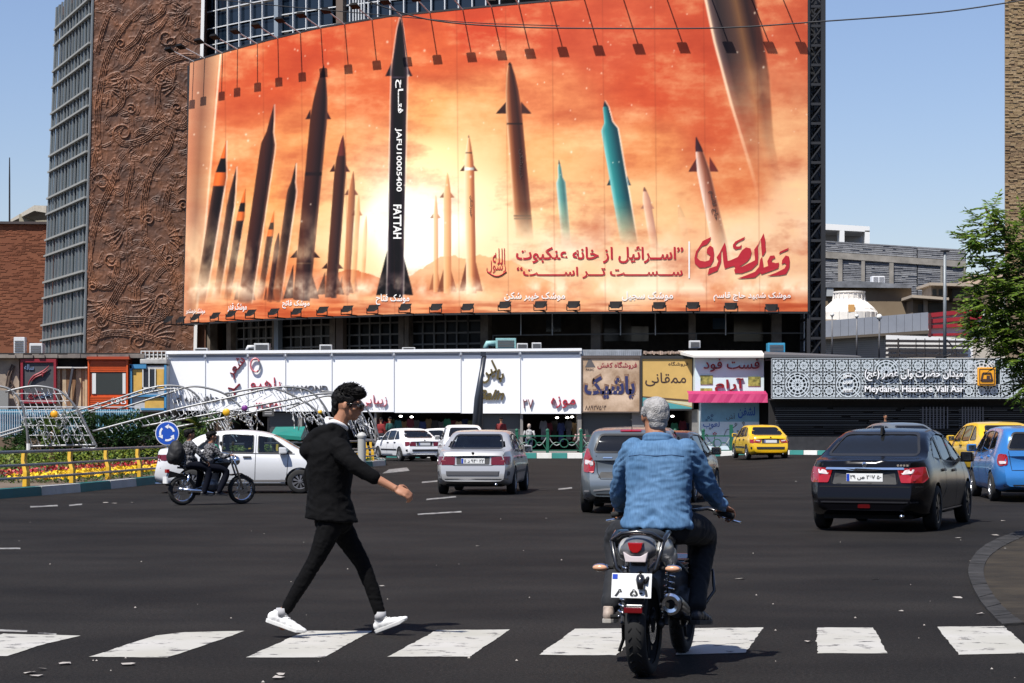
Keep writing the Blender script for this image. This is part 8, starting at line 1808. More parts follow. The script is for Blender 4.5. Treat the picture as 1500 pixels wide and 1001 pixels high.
# ---------------------------------------------------------------- the walking pedestrian
YP = 14.68
J = lambda px, py, dy=0: P(px, py, YP+dy)
ped = thing('person', 'walking person in black jacket, slim black trousers and white trainers on the crossing', 'person', (PX(490, YP), YP, 0)); PO = Vector(ped.location)
J = lambda px, py, dy=0: P(px, py, YP+dy)-PO
hc = J(510, 594, 0); Rh = frame(Vector((.10, .05, 1)), Vector((1, -.12, -.10)))
b = MB(); head(b, hc, Rh, .98)
chain(b, [J(490, 645), J(497, 622, 0), hc+Rh @ Vector((0, -.02, -.03))], [.062, .056, .055])
T = frame(J(490, 640)-J(490, 765), Vector((1, -.10, 0)))
for px, py, rx, ry, rz in ((488, 668, .15, .10, .12), (486, 700, .14, .095, .14), (487, 735, .13, .095, .12), (487, 765, .12, .09, .09)): b.ell(J(px, py), (rx, ry, rz), 16, 12, T)
chain(b, [J(494, 658, -.17), J(527, 687, -.23), J(577, 715, -.26)], [.050, .040, .026]); chain(b, [J(480, 660, .17), J(456, 702, .22), J(478, 738, .20)], [.050, .040, .028])
chain(b, [J(484, 768, -.085), J(474, 795, -.11), J(461, 823, -.12), J(440, 858, -.13), J(414, 898, -.14)], [.06, .052, .042, .036, .030]); chain(b, [J(496, 768, .085), J(512, 795, .085), J(530, 825, .08), J(544, 860, .07), J(557, 902, .06)], [.06, .052, .042, .036, .030])
hand(b, J(577, 715, -.26), J(598, 724, -.28)-J(577, 715, -.26), Vector((.25, -.75, .6)), Vector((.3, -.3, .8)), .185, .75); hand(b, J(478, 738, .20), Vector((.3, -.1, -1)), Vector((0, 1, 0)), Vector((1, 0, 0)), .17, .5)
chain(b, [J(414, 898, -.14), J(414, 918, -.14)], [.030, .028]); chain(b, [J(557, 902, .06), J(560, 912, .06)], [.030, .028])
remesh(b, 'body', SKIN, ped, .0055, 5); eyes(hc, Rh, ped, .98)
JB = mat('jacket_black', (.0045, .0045, .005), .9, bump=.15, bscale=40, spec=.1); TB = mat('trouser_black', (.0035, .0035, .004), .9, bump=.12, bscale=60, spec=.1)
b = MB(); secs = [(619, 481, 500, .075), (630, 469, 507, .12), (646, 456, 512, .17), (660, 450, 517, .19), (680, 449, 519, .185), (700, 450, 516, .175), (720, 451, 513, .17), (742, 449, 518, .18), (762, 447, 525, .20)]
secs = smoothpath([(float(a), float(l), float(r), d) for a, l, r, d in secs], 4); n = 22; vs_ = []
for py, l, r, d in secs:
 c = (l+r)/2; rx = (r-l)/2/F*YP
 for k in range(n): a = 2*PI*k/n; vs_.append(J(c, py+(3*math.cos(a) if py > 740 else 0), 0)+Vector((rx*math.cos(a), d*math.sin(a), 0)))
k_ = len(secs); fs_ = [(i*n+j, i*n+(j+1) % n, (i+1)*n+(j+1) % n, (i+1)*n+j) for i in range(k_-1) for j in range(n)]+[tuple(range(n))[::-1], tuple((k_-1)*n+j for j in range(n))]; b.add(vs_, fs_)
chain(b, [J(496, 657, -.16), J(514, 676, -.22), J(530, 689, -.245), J(547, 699, -.25)], [.074, .062, .054, .044]); chain(b, [J(480, 658, .16), J(456, 702, .23), J(476, 738, .22)], [.078, .062, .052])
chain(b, [J(484, 628, -.10), J(463, 640, -.05), J(451, 660, 0), J(463, 640, .05), J(484, 628, .10)], [.035, .055, .062, .055, .035]); b.ell(J(456, 660), (.075, .12, .085), 14, 10); chain(b, [J(543, 697, -.25), J(548, 700, -.25)], [.047, .046])
remesh(b, 'jacket', JB, ped, .009, 3, folds(.011, (7, 7, 12), seed=3))
b = MB(); b.ell(J(489, 764), (.14, .15, .10), 16, 10)
chain(b, [J(484, 768, -.085), J(474, 795, -.11), J(461, 823, -.12), J(440, 858, -.13), J(420, 892, -.14)], [.094, .076, .058, .051, .041]); chain(b, [J(496, 768, .085), J(512, 795, .085), J(530, 825, .08), J(544, 860, .07), J(556, 897, .06)], [.094, .076, .058, .051, .041])
remesh(b, 'trousers', TB, ped, .008, 3, folds(.006, (16, 16, 26), seed=8))
WS = mat('trainer_white', (.66, .66, .65), .55, bump=.1, bscale=50); SOLE = mat('trainer_sole', (.60, .60, .58), .6)
shoe('trainer', J(411, 900, -.14), J(448, 927, -.20)-J(399, 910, -.14), ped, WS, SOLE, .28, Vector((.25, 0, 1)), h=.085); shoe('trainer', J(557, 904, .06), Vector((1, -.45, .42)), ped, WS, SOLE, .255, Vector((-.3, 0, 1)), h=.10)
for c_ in (J(413, 897, -.14), J(557, 902, .06)): m1 = MB(); m1.tube([c_+Vector((0, 0, .03)), c_-Vector((0, 0, .03))], [.042, .040], 12); m1.build('sock', mat('sock_grey', (.35, .35, .36), .9), ped, smooth=True)
m1 = MB(); chain(m1, [J(480, 620, -.045), J(489, 618, -.075), J(501, 623, -.055), J(507, 628, 0), J(501, 623, .055), J(489, 616, .075), J(479, 614, 0), J(480, 620, -.045)], [.018]*8); remesh(m1, 'shirt_collar', mat('shirt_white', (.7, .7, .7), .85), ped, .006, 3)
def hairmesh(name, c, R, blobs, m, par, amp, sc=22, voxel=.006, seed=0, s=1.0):
 b = MB()
 for o, r in blobs: b.ell(c+R @ Vector(o)*s, tuple(q*s for q in r), 16, 12, R)
 def f(co):
  q = co*sc+Vector((seed, 0, 0)); return amp*(MN.noise(q)*1.2+(1-abs(MN.noise(q*1.9))*2.2)*.7)
 return remesh(b, name, m, par, voxel, 1, f)
HB = mat('hair_black', (.004, .0035, .0035), .65, spec=.18, bump=.3, bscale=90)
hairmesh('hair', hc, Rh, [((0, -.028, .050), (.084, .100, .075)), ((0, .030, .085), (.072, .085, .046)), ((0, .078, .088), (.055, .042, .030)), ((0, -.075, .015), (.070, .048, .070)), ((.03, .070, .108), (.04, .045, .028)), ((0, -.010, .112), (.065, .07, .034)), ((-.03, .03, .12), (.04, .05, .022)), ((0, -.082, -.04), (.055, .035, .045)),
 ((.070, .02, .045), (.018, .035, .035)), ((-.070, .02, .045), (.018, .035, .035)), ((.072, .028, .010), (.008, .012, .028))], HB, ped, .006, 16, .005, 2, 1.0); m1 = MB(); r_ = random.Random(3)
for i in range(330):
 a, e_ = r_.uniform(0, 2*PI), r_.uniform(.15, 1.5); d = Vector((math.sin(a)*math.cos(e_)*.085, math.cos(a)*math.cos(e_)*.10, math.sin(e_)*.085)); p = Vector((0, -.01, .055))+d; q = p+d.normalized()*r_.uniform(.012, .032)+Vector((0, .022, .004)); m1.tube([hc+Rh @ (p-d*.15), hc+Rh @ (p+d*.12), hc+Rh @ q], [.007, .005, .001], 4)
m1.build('hair_tufts', HB, ped, kind='stuff')
m1 = MB()
for sx in (-1, 1): m1.tube([hc+Rh @ Vector(p) for p in ((sx*.078, .0, .006), (sx*.076, .05, .010), (sx*.062, .092, .010))], .005, 6)
m1.tube([hc+Rh @ Vector(p) for p in ((-.03, .108, .010), (0, .113, .012), (.03, .108, .010))], .004, 6)
for sx in (-1, 1): m1.ell(hc+Rh @ Vector((sx*.034, .100, .004)), (.030, .010, .023), 12, 8, Rh)
m1.build('sunglasses', mat('sunglass_black', (.01, .01, .01), .15), ped, smooth=True)
# ---------------------------------------------------------------- motorcycles
def wheel_part(t, f, r, w_, name='wheel', spokes=5, rim_m=None):
 w = bpy.data.objects.new(name, None); COL.objects.link(w); w.parent = t; w.location = (f, 0, r); w.empty_display_size = .1
 m1 = MB(); prof = [(r-.075, -w_*.42), (r-.05, -w_*.5), (r-.02, -w_*.47), (r-.004, -w_*.28), (r, 0), (r-.004, w_*.28), (r-.02, w_*.47), (r-.05, w_*.5), (r-.075, w_*.42)]; m1.lathe(prof, (0, 0, 0), (0, 1, 0), 40, cap=False); m1.build('tyre', M_TYRE, w, smooth=True)
 m1 = MB()
 for k in range(36):
  a = 2*PI*k/36
  for sy in (-1, 1): c_ = Vector(((r-.002)*math.cos(a), sy*w_*.2, (r-.002)*math.sin(a))); d_ = Vector((math.cos(a+.5*sy), sy*.8, math.sin(a+.5*sy))); t_ = Vector((-math.sin(a), 0, math.cos(a))); m1.bar(c_-(t_*.5+Vector((0, sy, 0))*.5)*.022, c_+(t_*.5+Vector((0, sy, 0))*.5)*.022, .003, .003)
 m1.build('tread', M_UND, w, kind='stuff')
 m1 = MB(); m1.lathe([(r-.07, -w_*.36), (r-.078, -w_*.36), (r-.09, 0), (r-.078, w_*.36), (r-.07, w_*.36)], (0, 0, 0), (0, 1, 0), 36, cap=False); m1.lathe([(.045, -.06), (.045, .06)], (0, 0, 0), (0, 1, 0), 14);
 n = spokes
 for k in range(n): a = 2*PI*k/n; m1.bar((.04*math.cos(a), 0, .04*math.sin(a)), ((r-.085)*math.cos(a+.12), 0, (r-.085)*math.sin(a+.12)), .014 if n < 8 else .004, .018 if n < 8 else .004)
 m1.build('rim', rim_m or M_RIM, w, kind='stuff'); m1 = MB(); m1.lathe([(.11, -.055), (.11, -.05)], (0, 0, 0), (0, 1, 0), 24); m1.build('brake_disc', M_CHR, w); return w
MBLK = mat('moto_black', (.010, .010, .011), .25, coat=.6); MSIL = mat('moto_silver', (.42, .42, .40), .3, .3, coat=.5); MVIN = mat('seat_vinyl', (.012, .012, .012), .6, bump=.2, bscale=60); MENG = mat('engine_grey', (.05, .05, .052), .45, .6)
mt = thing('motorcycle', 'black and silver motorcycle with a white plate, ridden away over the crossing', 'motorcycle', (.795, 12.33, 0), PI/2-math.radians(15)); wheel_part(mt, 0, .305, .125, 'rear_wheel', 5, M_UND); wheel_part(mt, 1.30, .305, .09, 'front_wheel', 5, M_UND)
def bb_(*a, name='part', m=None, bevel=.01): return MB().box(*a).build(name, m, mt, bevel=bevel)
m1 = MB()
for sy in (-1, 1): m1.tube([(0, sy*.10, .305), (.30, sy*.10, .36), (.52, sy*.08, .40)], .022, 8)
m1.build('swingarm', MENG, mt, smooth=True)
m1 = MB()
for sy in (-1, 1): m1.tube([(1.30, sy*.075, .305), (1.16, sy*.075, .80), (1.11, sy*.075, .98)], [.028, .024, .022], 10)
m1.build('fork', MENG, mt, smooth=True)
m1 = MB(); m1.tube([(1.10, 0, .92), (.95, 0, .66), (.85, 0, .42), (.55, 0, .38)], .024, 8); m1.tube([(1.06, 0, .86), (.72, 0, .76), (.20, 0, .76), (-.16, 0, .80)], .020, 8); m1.build('chassis', MENG, mt, smooth=True)
m1 = MB(); m1.ell((.74, 0, .50), (.20, .15, .17), 14, 10); m1.box(.60, .90, -.12, .12, .34, .48); m1.lathe([(.085, -.17), (.09, -.13), (.09, .13), (.085, .17)], (.66, 0, .40), (0, 1, 0), 20); remesh(m1, 'engine', MENG, mt, .012, 1)
m1 = MB()
for k in range(6): m1.box(.80, .98, -.10, .10, .50+k*.028, .508+k*.028)
m1.build('cooling_fins', MENG, mt, kind='stuff')
m1 = MB(); m1.ell((.88, 0, .86), (.24, .135, .115), 16, 12); m1.ell((.76, 0, .84), (.14, .10, .08), 14, 10); remesh(m1, 'fuel_tank', MSIL, mt, .01, 4)
m1 = MB(); m1.ell((.40, 0, .80), (.30, .13, .055), 14, 8); m1.ell((.12, 0, .83), (.24, .11, .050), 14, 8); remesh(m1, 'seat', MVIN, mt, .01, 4)
for sy in (-1, 1):
 m1 = MB(); m1.ell((.06, sy*.115, .755), (.20, .045, .075), 14, 10); m1.ell((.22, sy*.12, .70), (.16, .035, .07), 14, 10); remesh(m1, 'side_cowl', MSIL, mt, .01, 4)
m1 = MB(); m1.ell((-.16, 0, .765), (.10, .115, .065), 14, 10); m1.ell((-.12, 0, .80), (.12, .10, .05), 14, 10); tlm = remesh(m1, 'tail_cowl', mat('moto_grey', (.09, .09, .095), .35, coat=.4), mt, .008, 3)
m1 = MB(); m1.prism([(-.046, .815), (.046, .815), (.036, .775), (.015, .755), (-.015, .755), (-.036, .775)], -.272, -.21, 'yz'); m1.build('tail_light', M_TL, tlm, bevel=.006)
m1 = MB(); m1.prism([(-.075, .76), (-.03, .735), (.03, .735), (.075, .76), (.06, .70), (-.06, .70)], -.262, -.21, 'yz'); m1.build('tail_lens', M_TLW, tlm, bevel=.006)
m1 = MB(); m1.tube([(.10, .125, .86), (-.04, .16, .865), (-.20, .155, .82), (-.235, .12, .66), (-.235, .03, .585), (-.235, -.03, .585), (-.235, -.12, .66), (-.20, -.155, .82), (-.04, -.16, .865), (.10, -.125, .86)], .0155, 8); m1.tube([(-.20, .155, .82), (-.215, .09, .865), (-.22, 0, .875), (-.215, -.09, .865), (-.20, -.155, .82)], .014, 8); m1.build('grab_rail', MBLK, mt, smooth=True)
m1 = MB(); m1.prism([(-.16, .74), (-.19, .60), (-.30, .44), (-.26, .43), (-.13, .58), (-.08, .74)], -.055, .055); m1.build('rear_mudguard', MBLK, mt, bevel=.01)
def PL(u, v, off=0): return Vector((-.285-(.64-v)*.22-off, u, v))
m1 = MB(); q = [(.135, .635), (-.105, .635), (-.105, .492), (.135, .492)]; m1.add([PL(a, c_) for a, c_ in q]+[PL(a, c_, -.01) for a, c_ in q], [(0, 1, 2, 3), (7, 6, 5, 4), (0, 4, 5, 1), (1, 5, 6, 2), (2, 6, 7, 3), (3, 7, 4, 0)]); npl = m1.build('number_plate', M_PLATE, mt, bevel=.004)
m1 = MB(); m1.add([PL(a, c_, .002) for a, c_ in ((.130, .630), (.100, .630), (.100, .602), (.130, .602))], [(0, 1, 2, 3)]); m1.build('plate_band', M_PLB, npl)
text_fit('plate_text', '۵۰۱ ۸', -.115, .085, .502, .545, lambda a, b_, e: PL(-a, b_, .003), M_PLK, npl, fa=True, bold=.03)
m1 = MB(); m1.tube([(-.245, -.03, .62), (-.31, -.04, .60), (-.325, -.045, .545)], [.03, .028, .018], 8); m1.tube([(-.245, -.10, .66), (-.31, -.07, .58)], .012, 6); m1.build('plate_bracket', MBLK, mt, smooth=True)
m1 = MB(); m1.box(-.335, -.30, -.055, .055, .405, .438); m1.build('reflector', M_TLD, mt, bevel=.005)
for sy in (-1, 1):
 m1 = MB(); m1.tube([(-.19, sy*.10, .665), (-.21, sy*.17, .662)], .011, 8); m1.build('indicator_stalk', M_UND, mt); m1 = MB(); m1.ell((-.225, sy*.215, .662), (.028, .055, .026), 12, 8); ind = m1.build('indicator', M_CHR, mt, smooth=True)
 m1 = MB(); m1.ell((-.238, sy*.218, .662), (.022, .046, .020), 12, 8); m1.build('indicator_lens', mat('lens_orange_clear', (.55, .30, .18), .2), ind, smooth=True)
 sp = MB(); sp.tube([(.02+.13*t_/60+.028*math.sin(t_*.85), sy*.135+.028*math.cos(t_*.85), .35+.30*t_/60) for t_ in range(61)], .006, 5); o = sp.build('spring', M_CHR, mt, smooth=True); m1 = MB(); m1.tube([(.01, sy*.135, .31), (.16, sy*.135, .70)], .014, 8); m1.build('shock_rod', MENG, o)
m1 = MB(); m1.tube([(-.06, -.175, .44), (.0, -.175, .435), (.30, -.17, .37), (.42, -.16, .33)], [.062, .066, .058, .03], 16); m1.tube([(.42, -.16, .33), (.62, -.13, .26), (.90, -.08, .30), (.98, -.04, .45)], .022, 10); mf = m1.build('exhaust', mat('muffler_black', (.02, .02, .022), .3, .5), mt, smooth=True)
m1 = MB(); m1.lathe([(.064, 0), (.066, -.015), (.050, -.022), (.030, -.018), (.026, .03)], (-.06, -.175, .44), (1, 0, 0), 20); m1.build('exhaust_tip', M_CHR, mf, smooth=True, angle=.6); m1 = MB(); m1.lathe([(.027, 0), (.027, .01)], (-.082, -.175, .44), (1, 0, 0), 16); m1.build('exhaust_mouth', M_UND, mf)
m1 = MB(); m1.tube([(1.02, .10, .95), (1.0, .22, .97), (.93, .37, .93)], .013, 8); m1.tube([(1.02, -.10, .95), (1.0, -.22, .97), (.93, -.37, .93)], .013, 8); m1.tube([(1.02, -.10, .95), (1.04, 0, .95), (1.02, .10, .95)], .013, 8); hb = m1.build('handlebar', MBLK, mt, smooth=True)
for sy in (-1, 1): m1 = MB(); m1.tube([(.965, sy*.27, .95), (.92, sy*.40, .925)], .019, 10); m1.build('grip', M_TYRE, hb, smooth=True); m1 = MB(); m1.tube([(.99, sy*.26, .94), (.985, sy*.34, .905), (.94, sy*.44, .885)], [.009, .007, .009], 6); m1.build('lever', M_CHR, hb, smooth=True)
m1 = MB(); m1.ell((1.16, 0, .92), (.08, .10, .10), 14, 10); m1.build('headlight', mat('head_shell', (.05, .05, .05), .3), mt, smooth=True); m1 = MB(); m1.prism([(1.05, .62), (1.30, .66), (1.50, .56), (1.47, .54), (1.30, .635), (1.06, .60)], -.055, .055); m1.build('front_mudguard', MBLK, mt, bevel=.01)
m1 = MB(); m1.box(1.0, 1.08, -.10, .10, .96, 1.04); m1.build('clocks', M_UND, mt, bevel=.02)
for sy in (-1, 1):
 m1 = MB(); m1.tube([(.98, sy*.10, .55), (1.0, sy*.25, .57), (.95, sy*.27, .44), (.88, sy*.20, .33), (.80, sy*.08, .32)], .013, 8); m1.build('crash_bar', MBLK, mt, smooth=True)
 for q_ in ([(.62, sy*.12, .30), (.62, sy*.24, .29)], [(.22, sy*.12, .34), (.20, sy*.25, .33)]): m1 = MB(); m1.tube(q_, .014, 8); m1.build('footpeg', M_UND, mt)
m1 = MB(); m1.tube([(.15, .16, .30), (.35, .20, .18), (.42, .24, .10)], .011, 6); m1.build('side_stand', M_UND, mt)
# rider
rd = thing('person', 'grey haired rider in a blue denim shirt seated on the motorcycle, back to the camera', 'person', tuple(mt.location), mt.rotation_euler.z); V3 = lambda f, r, z: Vector((f, -r, z))       # local x forward, y left
hc = V3(.57, -.045, 1.565); Rh = Matrix((Vector((math.sin(.45), -math.cos(.45), 0)), Vector((math.cos(.45), math.sin(.45), 0)), Vector((0, 0, 1)))).transposed()
b = MB(); head(b, hc, Rh, 1.04); chain(b, [V3(.50, -.01, 1.36), V3(.53, -.03, 1.45), V3(.56, -.045, 1.53)], [.07, .066, .064]); T = frame(Vector((.13, 0, 1)), Vector((1, 0, 0)))
for f, z, rx, ry, rz in ((.50, 1.30, .17, .11, .12), (.47, 1.14, .17, .12, .15), (.44, 1.0, .16, .12, .12), (.43, .92, .17, .13, .09)): b.ell(V3(f, 0, z), (rx, ry, rz), 16, 12, T)
for s in (-1, 1):
 chain(b, [V3(.50, s*.18, 1.34), V3(.66, s*.275, 1.10), V3(.885, s*.325, .985)], [.052, .043, .030]); q_ = .20 if s > 0 else .34; chain(b, [V3(.46, s*.11, .88), V3(.68, s*.19, .85), V3(.87, s*(q_+.01), .79), V3(.82, s*q_, .62), V3(.68, s*q_, .44), V3(.64, s*q_, .36)], [.08, .07, .055, .048, .040, .034])
 hand(b, V3(.885, s*.325, .985), Vector((.35, -s*.15, -.10)), Vector((.3, 0, 1)), Vector((0, s*1.0, 0)), .19, .95)
remesh(b, 'body', SKIN2, rd, .006, 5); eyes(hc, Rh, rd, 1.04)
def denim():
 m = mat('denim_blue', (.055, .125, .23), .8, col2=(.10, .20, .345), vscale=5, spec=.2); n = m.node_tree; bsd = n.nodes['Principled BSDF']; tc = n.nodes.new('ShaderNodeTexCoord'); w1 = n.nodes.new('ShaderNodeTexNoise'); w1.inputs['Scale'].default_value = 1; mp = n.nodes.new('ShaderNodeMapping'); mp.inputs['Scale'].default_value = (30, 160, 22)
 n.links.new(tc.outputs['Object'], mp.inputs[0]); n.links.new(mp.outputs[0], w1.inputs['Vector']); src = bsd.inputs['Base Color'].links[0].from_socket; x = n.nodes.new('ShaderNodeMixRGB'); x.blend_type = 'SOFT_LIGHT'; x.inputs[0].default_value = .45; n.links.new(src, x.inputs[1]); n.links.new(w1.outputs['Fac'], x.inputs[2]); n.links.new(x.outputs[0], bsd.inputs['Base Color'])
 bp = n.nodes.new('ShaderNodeBump'); bp.inputs['Strength'].default_value = .25; bp.inputs['Distance'].default_value = .004; n.links.new(w1.outputs['Fac'], bp.inputs['Height']); n.links.new(bp.outputs[0], bsd.inputs['Normal']); return m
DN = denim(); b = MB(); n = 26; vs_ = []; secs = smoothpath([(.505, 1.43, .075, .07), (.50, 1.40, .135, .105), (.495, 1.36, .190, .12), (.485, 1.28, .208, .128), (.475, 1.18, .207, .132), (.46, 1.06, .200, .135), (.445, .96, .205, .145), (.43, .885, .222, .155), (.43, .872, .216, .15)], 4)
for f, z, rx, ry in secs:
 for k in range(n): a = 2*PI*k/n; c_, s_ = math.cos(a), math.sin(a); vs_.append(V3(f+ry*abs(s_)**.85*(1 if s_ > 0 else -1), rx*abs(c_)**.8*(1 if c_ > 0 else -1), z))
k_ = len(secs); b.add(vs_, [(i*n+j, i*n+(j+1) % n, (i+1)*n+(j+1) % n, (i+1)*n+j) for i in range(k_-1) for j in range(n)]+[tuple(range(n))[::-1], tuple((k_-1)*n+j for j in range(n))])
for s in (-1, 1): chain(b, [V3(.50, s*.165, 1.355), V3(.57, s*.235, 1.24), V3(.66, s*.285, 1.10), V3(.78, s*.31, 1.03), V3(.855, s*.322, 1.0)], [.073, .068, .060, .051, .044])
def dfold(c):
 q = Vector((c.x*5, c.y*4, c.z*17)); w_ = MN.noise(q*.3+Vector((2, 5, 1)))*2.2; n1 = 1-abs(MN.noise(Vector((q.x+w_, q.y+w_, q.z+abs(c.y)*16+w_))))*2.5; n2 = 1-abs(MN.noise(Vector((q.x*2.2, q.y*2.2-w_, q.z*1.6))))*2.4
 k = .25+.9*max(0, min(1, (1.22-c.z)/.28)); arm = 1.0 if abs(c.y) > .21 else 0
 return .008*n1*(k+arm*.7)+.004*n2
sh_ = remesh(b, 'shirt', DN, rd, .0085, 3, dfold)
m1 = MB(); chain(m1, [V3(.485, .075, 1.425), V3(.445, .05, 1.44), V3(.43, -.01, 1.445), V3(.445, -.07, 1.44), V3(.49, -.095, 1.425)], [.016, .020, .022, .020, .016]); chain(m1, [V3(.485, .075, 1.405), V3(.435, .05, 1.418), V3(.42, -.01, 1.42), V3(.435, -.07, 1.418), V3(.49, -.095, 1.405)], [.016, .018, .018, .018, .016]); remesh(m1, 'collar', DN, sh_, .006, 2)
dg_ = BVHTree.FromPolygons([v.co.copy() for v in sh_.data.vertices], [tuple(p.vertices) for p in sh_.data.polygons])
def seamline(pts, r=.0018, m=None):
 out = []
 for a, c_ in zip(pts[:-1], pts[1:]):
  for k in range(8):
   u = k/8; p = Vector((-1, -(a[0]+(c_[0]-a[0])*u), a[1]+(c_[1]-a[1])*u)); h = dg_.ray_cast(p, Vector((1, 0, 0)))
   if h[0]: out.append(h[0]-Vector((.001, 0, 0)))
 if len(out) > 2: m1 = MB(); m1.tube(out, r, 4); m1.build('seam', m or mat('denim_seam', (.02, .05, .12), .8), sh_)
seamline([(-.18, 1.315), (-.1, 1.325), (0, 1.318), (.1, 1.325), (.18, 1.315)])
b = MB(); b.ell(V3(.46, 0, .87), (.13, .18, .08), 16, 10)
for s in (-1, 1): q_ = .205 if s > 0 else .34; chain(b, [V3(.46, s*.11, .88), V3(.68, s*.19, .85), V3(.87, s*(q_+.01), .79), V3(.82, s*q_, .62), V3(.68, s*q_, .44), V3(.64, s*q_, .38)], [.115, .10, .085, .072, .062, .066])
remesh(b, 'trousers', mat('trouser_navy', (.007, .008, .011), .85, bump=.1, bscale=50), rd, .0095, 3, folds(.008, (14, 14, 14), seed=5))
shoe('shoe', V3(.655, .215, .335), Vector((1, -.12, -.08)), rd, mat('shoe_dark', (.018, .018, .022), .5), mat('shoe_sole', (.03, .03, .03), .7), .30, h=.085); sd_ = shoe('sandal', V3(.62, -.35, .335), Vector((1, .12, -.08)), rd, mat('sandal_pale', (.30, .24, .2), .6), mat('shoe_sole_pale', (.35, .33, .3), .7), .29, h=.085)
HG = mat('hair_grey', (.20, .19, .18), .5, col2=(.42, .41, .40), vscale=26, bump=.5, bscale=120, spec=.4)
hairmesh('hair', hc, Rh, [((0, -.030, .040), (.081, .093, .078)), ((0, .02, .078), (.066, .080, .034)), ((0, -.078, .005), (.070, .040, .065)), ((0, -.075, -.045), (.058, .034, .040)), ((.070, .0, .020), (.014, .035, .040)), ((-.070, .0, .020), (.014, .035, .040))], HG, rd, .0014, 50, .005, 4, 1.05)
m1 = MB()
for sx in (-1, 1): m1.tube([hc+Rh @ Vector(p)*1.04 for p in ((sx*.082, -.03, .008), (sx*.081, .03, .012), (sx*.066, .095, .012))], .0035, 6)
for sx in (-1, 1): m1.tube([hc+Rh @ Vector((sx*.033+.026*math.cos(a), .112, .004+.019*math.sin(a)))*1.04 for a in np.linspace(0, 2*PI, 13)[:-1]], .002, 5, closed=True)
m1.build('glasses', M_UND, rd)
# ---------------------------------------------------------------- two people on the black motorcycle at the left
m2 = thing('motorcycle', 'small black motorcycle with chrome engine carrying two riders beside the white saloon', 'motorcycle', (PX(267, 39.0), 39.0, 0), math.radians(33)); chr_ = M_CHR
wheel_part(m2, 0, .285, .09, 'rear_wheel', 18, M_CHR); wheel_part(m2, 1.24, .285, .08, 'front_wheel', 18, M_CHR)
m1 = MB(); m1.ell((.58, 0, .38), (.18, .13, .13), 12, 8); m1.box(.5, .72, -.08, .08, .30, .62); remesh(m1, 'engine', mat('engine_bright', (.16, .16, .165), .35, .7), m2, .015, 1)
m1 = MB(); m1.tube([(1.02, 0, .88), (.85, 0, .55), (.72, 0, .28), (.45, 0, .27)], .02, 8); m1.tube([(1.0, 0, .85), (.6, 0, .68), (-.1, 0, .72)], .02, 8); m1.build('chassis', MBLK, m2, smooth=True)
m1 = MB()
for sy in (-1, 1): m1.tube([(1.24, sy*.07, .285), (1.08, sy*.07, .75), (1.02, sy*.07, .93)], .022, 8); m1.tube([(0, sy*.09, .285), (.45, sy*.09, .33)], .018, 8)
m1.build('fork', M_CHR, m2, smooth=True)
m1 = MB(); m1.ell((.80, 0, .80), (.21, .12, .10), 14, 10); m1.build('fuel_tank', MBLK, m2, smooth=True); m1 = MB(); m1.ell((.28, 0, .78), (.40, .12, .055), 14, 8); m1.build('seat', MVIN, m2, smooth=True)
m1 = MB(); m1.prism([(-.32, .52), (-.28, .66), (-.05, .60), (.18, .60), (.12, .56), (-.1, .55)], -.05, .05); m1.prism([(1.0, .58), (1.22, .60), (1.48, .46), (1.44, .44), (1.22, .58), (1.02, .55)], -.05, .05); m1.build('mudguard', MBLK, m2, kind='stuff')
m1 = MB(); m1.tube([(-.05, -.15, .30), (.3, -.15, .27), (.6, -.13, .22), (.78, -.08, .30)], [.04, .042, .02, .02], 10); m1.build('exhaust', M_CHR, m2, smooth=True); m1 = MB(); m1.tube([(.88, -.33, 1.0), (.98, -.14, .98), (1.0, 0, .96), (.98, .14, .98), (.88, .33, 1.0)], .013, 8); hb2 = m1.build('handlebar', M_CHR, m2, smooth=True)
m1 = MB(); m1.tube([(.95, -.22, .98), (.93, -.25, 1.13)], .007, 6); m1.ell((.93, -.27, 1.17), (.02, .06, .045), 10, 8); m1.tube([(.95, .22, .98), (.93, .25, 1.13)], .007, 6); m1.ell((.93, .27, 1.17), (.02, .06, .045), 10, 8); m1.build('mirrors', M_UND, hb2, kind='stuff')
m1 = MB(); m1.ell((1.12, 0, .84), (.08, .09, .09), 12, 8); m1.build('headlight', M_CHR, m2, smooth=True); m1 = MB(); m1.box(-.36, -.33, -.09, .09, .42, .55); m1.build('number_plate', M_PLATE, m2); m1 = MB(); m1.box(-.34, -.28, -.05, .05, .62, .69); m1.build('tail_light', M_TL, m2, bevel=.01)
for sy in (-1, 1): m1 = MB(); m1.tube([(.03, sy*.11, .30), (.10, sy*.11, .62)], .025, 8); m1.build('shock', M_CHR, m2, smooth=True)
